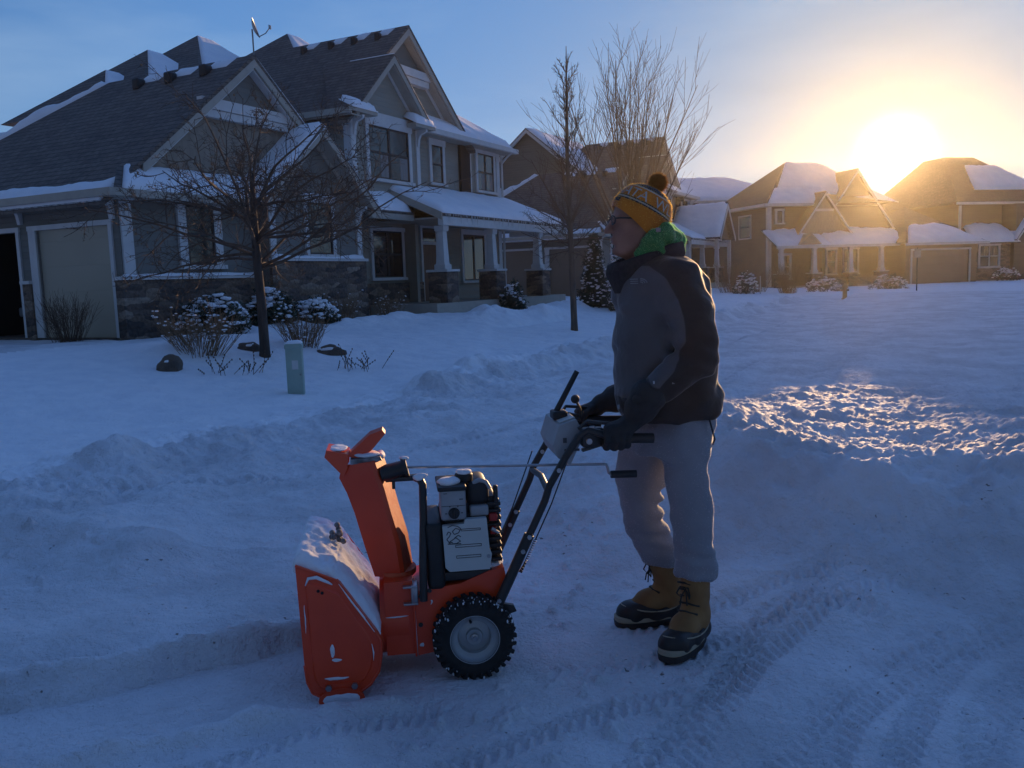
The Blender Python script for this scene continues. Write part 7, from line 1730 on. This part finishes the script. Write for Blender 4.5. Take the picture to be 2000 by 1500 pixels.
    for sgn in (-1, 1):
        lc.tube([(fx - .004, 0, .255), (fx - .02, sgn * .018, .262), (fx - .028, sgn * .03, .235), (fx - .014, sgn * .02, .215), (fx - .004, 0, .25)], .0035, 6); lc.tube([(fx - .004, 0, .253), (fx - .022, sgn * .012, .22), (fx - .026, sgn * .016, .19)], .003, 6)
    lc.build('laces', 'lace', e, True)
def glove(parent, sg, w, hx):
    """gloved hand closed round the grip (which runs fore and aft at z = .915)"""
    gy = .2255 * sg; gx = -.305 + hx; gz_ = .914
    s = SDF((-.42, min(gy - .10, gy + .10, w.y - .1), .84), (-.05, max(gy + .10, gy - .10, w.y + .1), 1.18), .0048)
    o = sg       # outward, away from the other hand
    # palm over the bar, back of the hand outward
    s.cap((gx - .030, gy + o * .024, gz_ + .030), (gx + .034, gy + o * .026, gz_ + .036), .029, .030, .012)
    s.cap((gx - .030, gy + o * .004, gz_ + .038), (gx + .035, gy + o * .006, gz_ + .044), .020, .023, .015)
    for i, (dx, r, cu) in enumerate(((-.043, .0148, 1.06), (-.0145, .0154, 1.12), (.0135, .0150, 1.06), (.039, .0134, .96))):
        x = gx + dx
        k0 = (x, gy + o * .032, gz_ + .030); k1 = (x - .003, gy + o * .0385 * cu, gz_ - .004); k2 = (x - .002, gy + o * .018, gz_ - .033 * cu); k3 = (x, gy - o * .012, gz_ - .030 * cu)
        s.cap(k0, k1, r * 1.08, r, .004); s.cap(k1, k2, r, r * .95, .004); s.cap(k2, k3, r * .95, r * .85, .004)
    # thumb leaves the side of the palm and closes over the inside of the bar
    s.cap((gx + .012, gy - o * .010, gz_ + .044), (gx - .024, gy - o * .030, gz_ + .030), .0165, .0145, .01); s.cap((gx - .024, gy - o * .030, gz_ + .030), (gx - .046, gy - o * .031, gz_ + .004), .0142, .0125, .006)
    # wrist and gauntlet
    wr = Vector((gx + .062, gy + o * .018, gz_ + .066)); s.cap((gx + .02, gy + o * .014, gz_ + .040), wr, .030, .035, .02)
    d = (w - wr); s.cap(wr, wr + d * .55, .037, .058, .02); s.cap(wr + d * .55, wr + d * 1.12, .060, .070, .015)
    s.wrinkle(lambda X, Y, Z: (noise3(X * 40, Y * 40, Z * 40, 7) - .5) * .006 + (noise3(X * 95, Y * 95, Z * 95, 9) - .5) * .003)
    V, Q = s.mesh(); gl = np_mesh('glove', V, Q, 'glove_black', parent)
    if sg < 0:
        q = (-0.3115, -0.285, 1.0394); MB().rbox(-.004, .004, -.001, .001, -.009, .009, .001).build('glove_tag', 'logo_grey', gl).location = (q[0], float(V[(np.abs(V[:, 0] - q[0]) < .015) & (np.abs(V[:, 2] - q[2]) < .015)][:, 1].min()) - .001 if ((np.abs(V[:, 0] - q[0]) < .015) & (np.abs(V[:, 2] - q[2]) < .015)).any() else q[1], q[2])
pm('glove_black', (.014, .014, .015), (.022, .021, .02), 18, rough=.7, bump=.35, bscale=60, bdist=.004)
man = build_man()
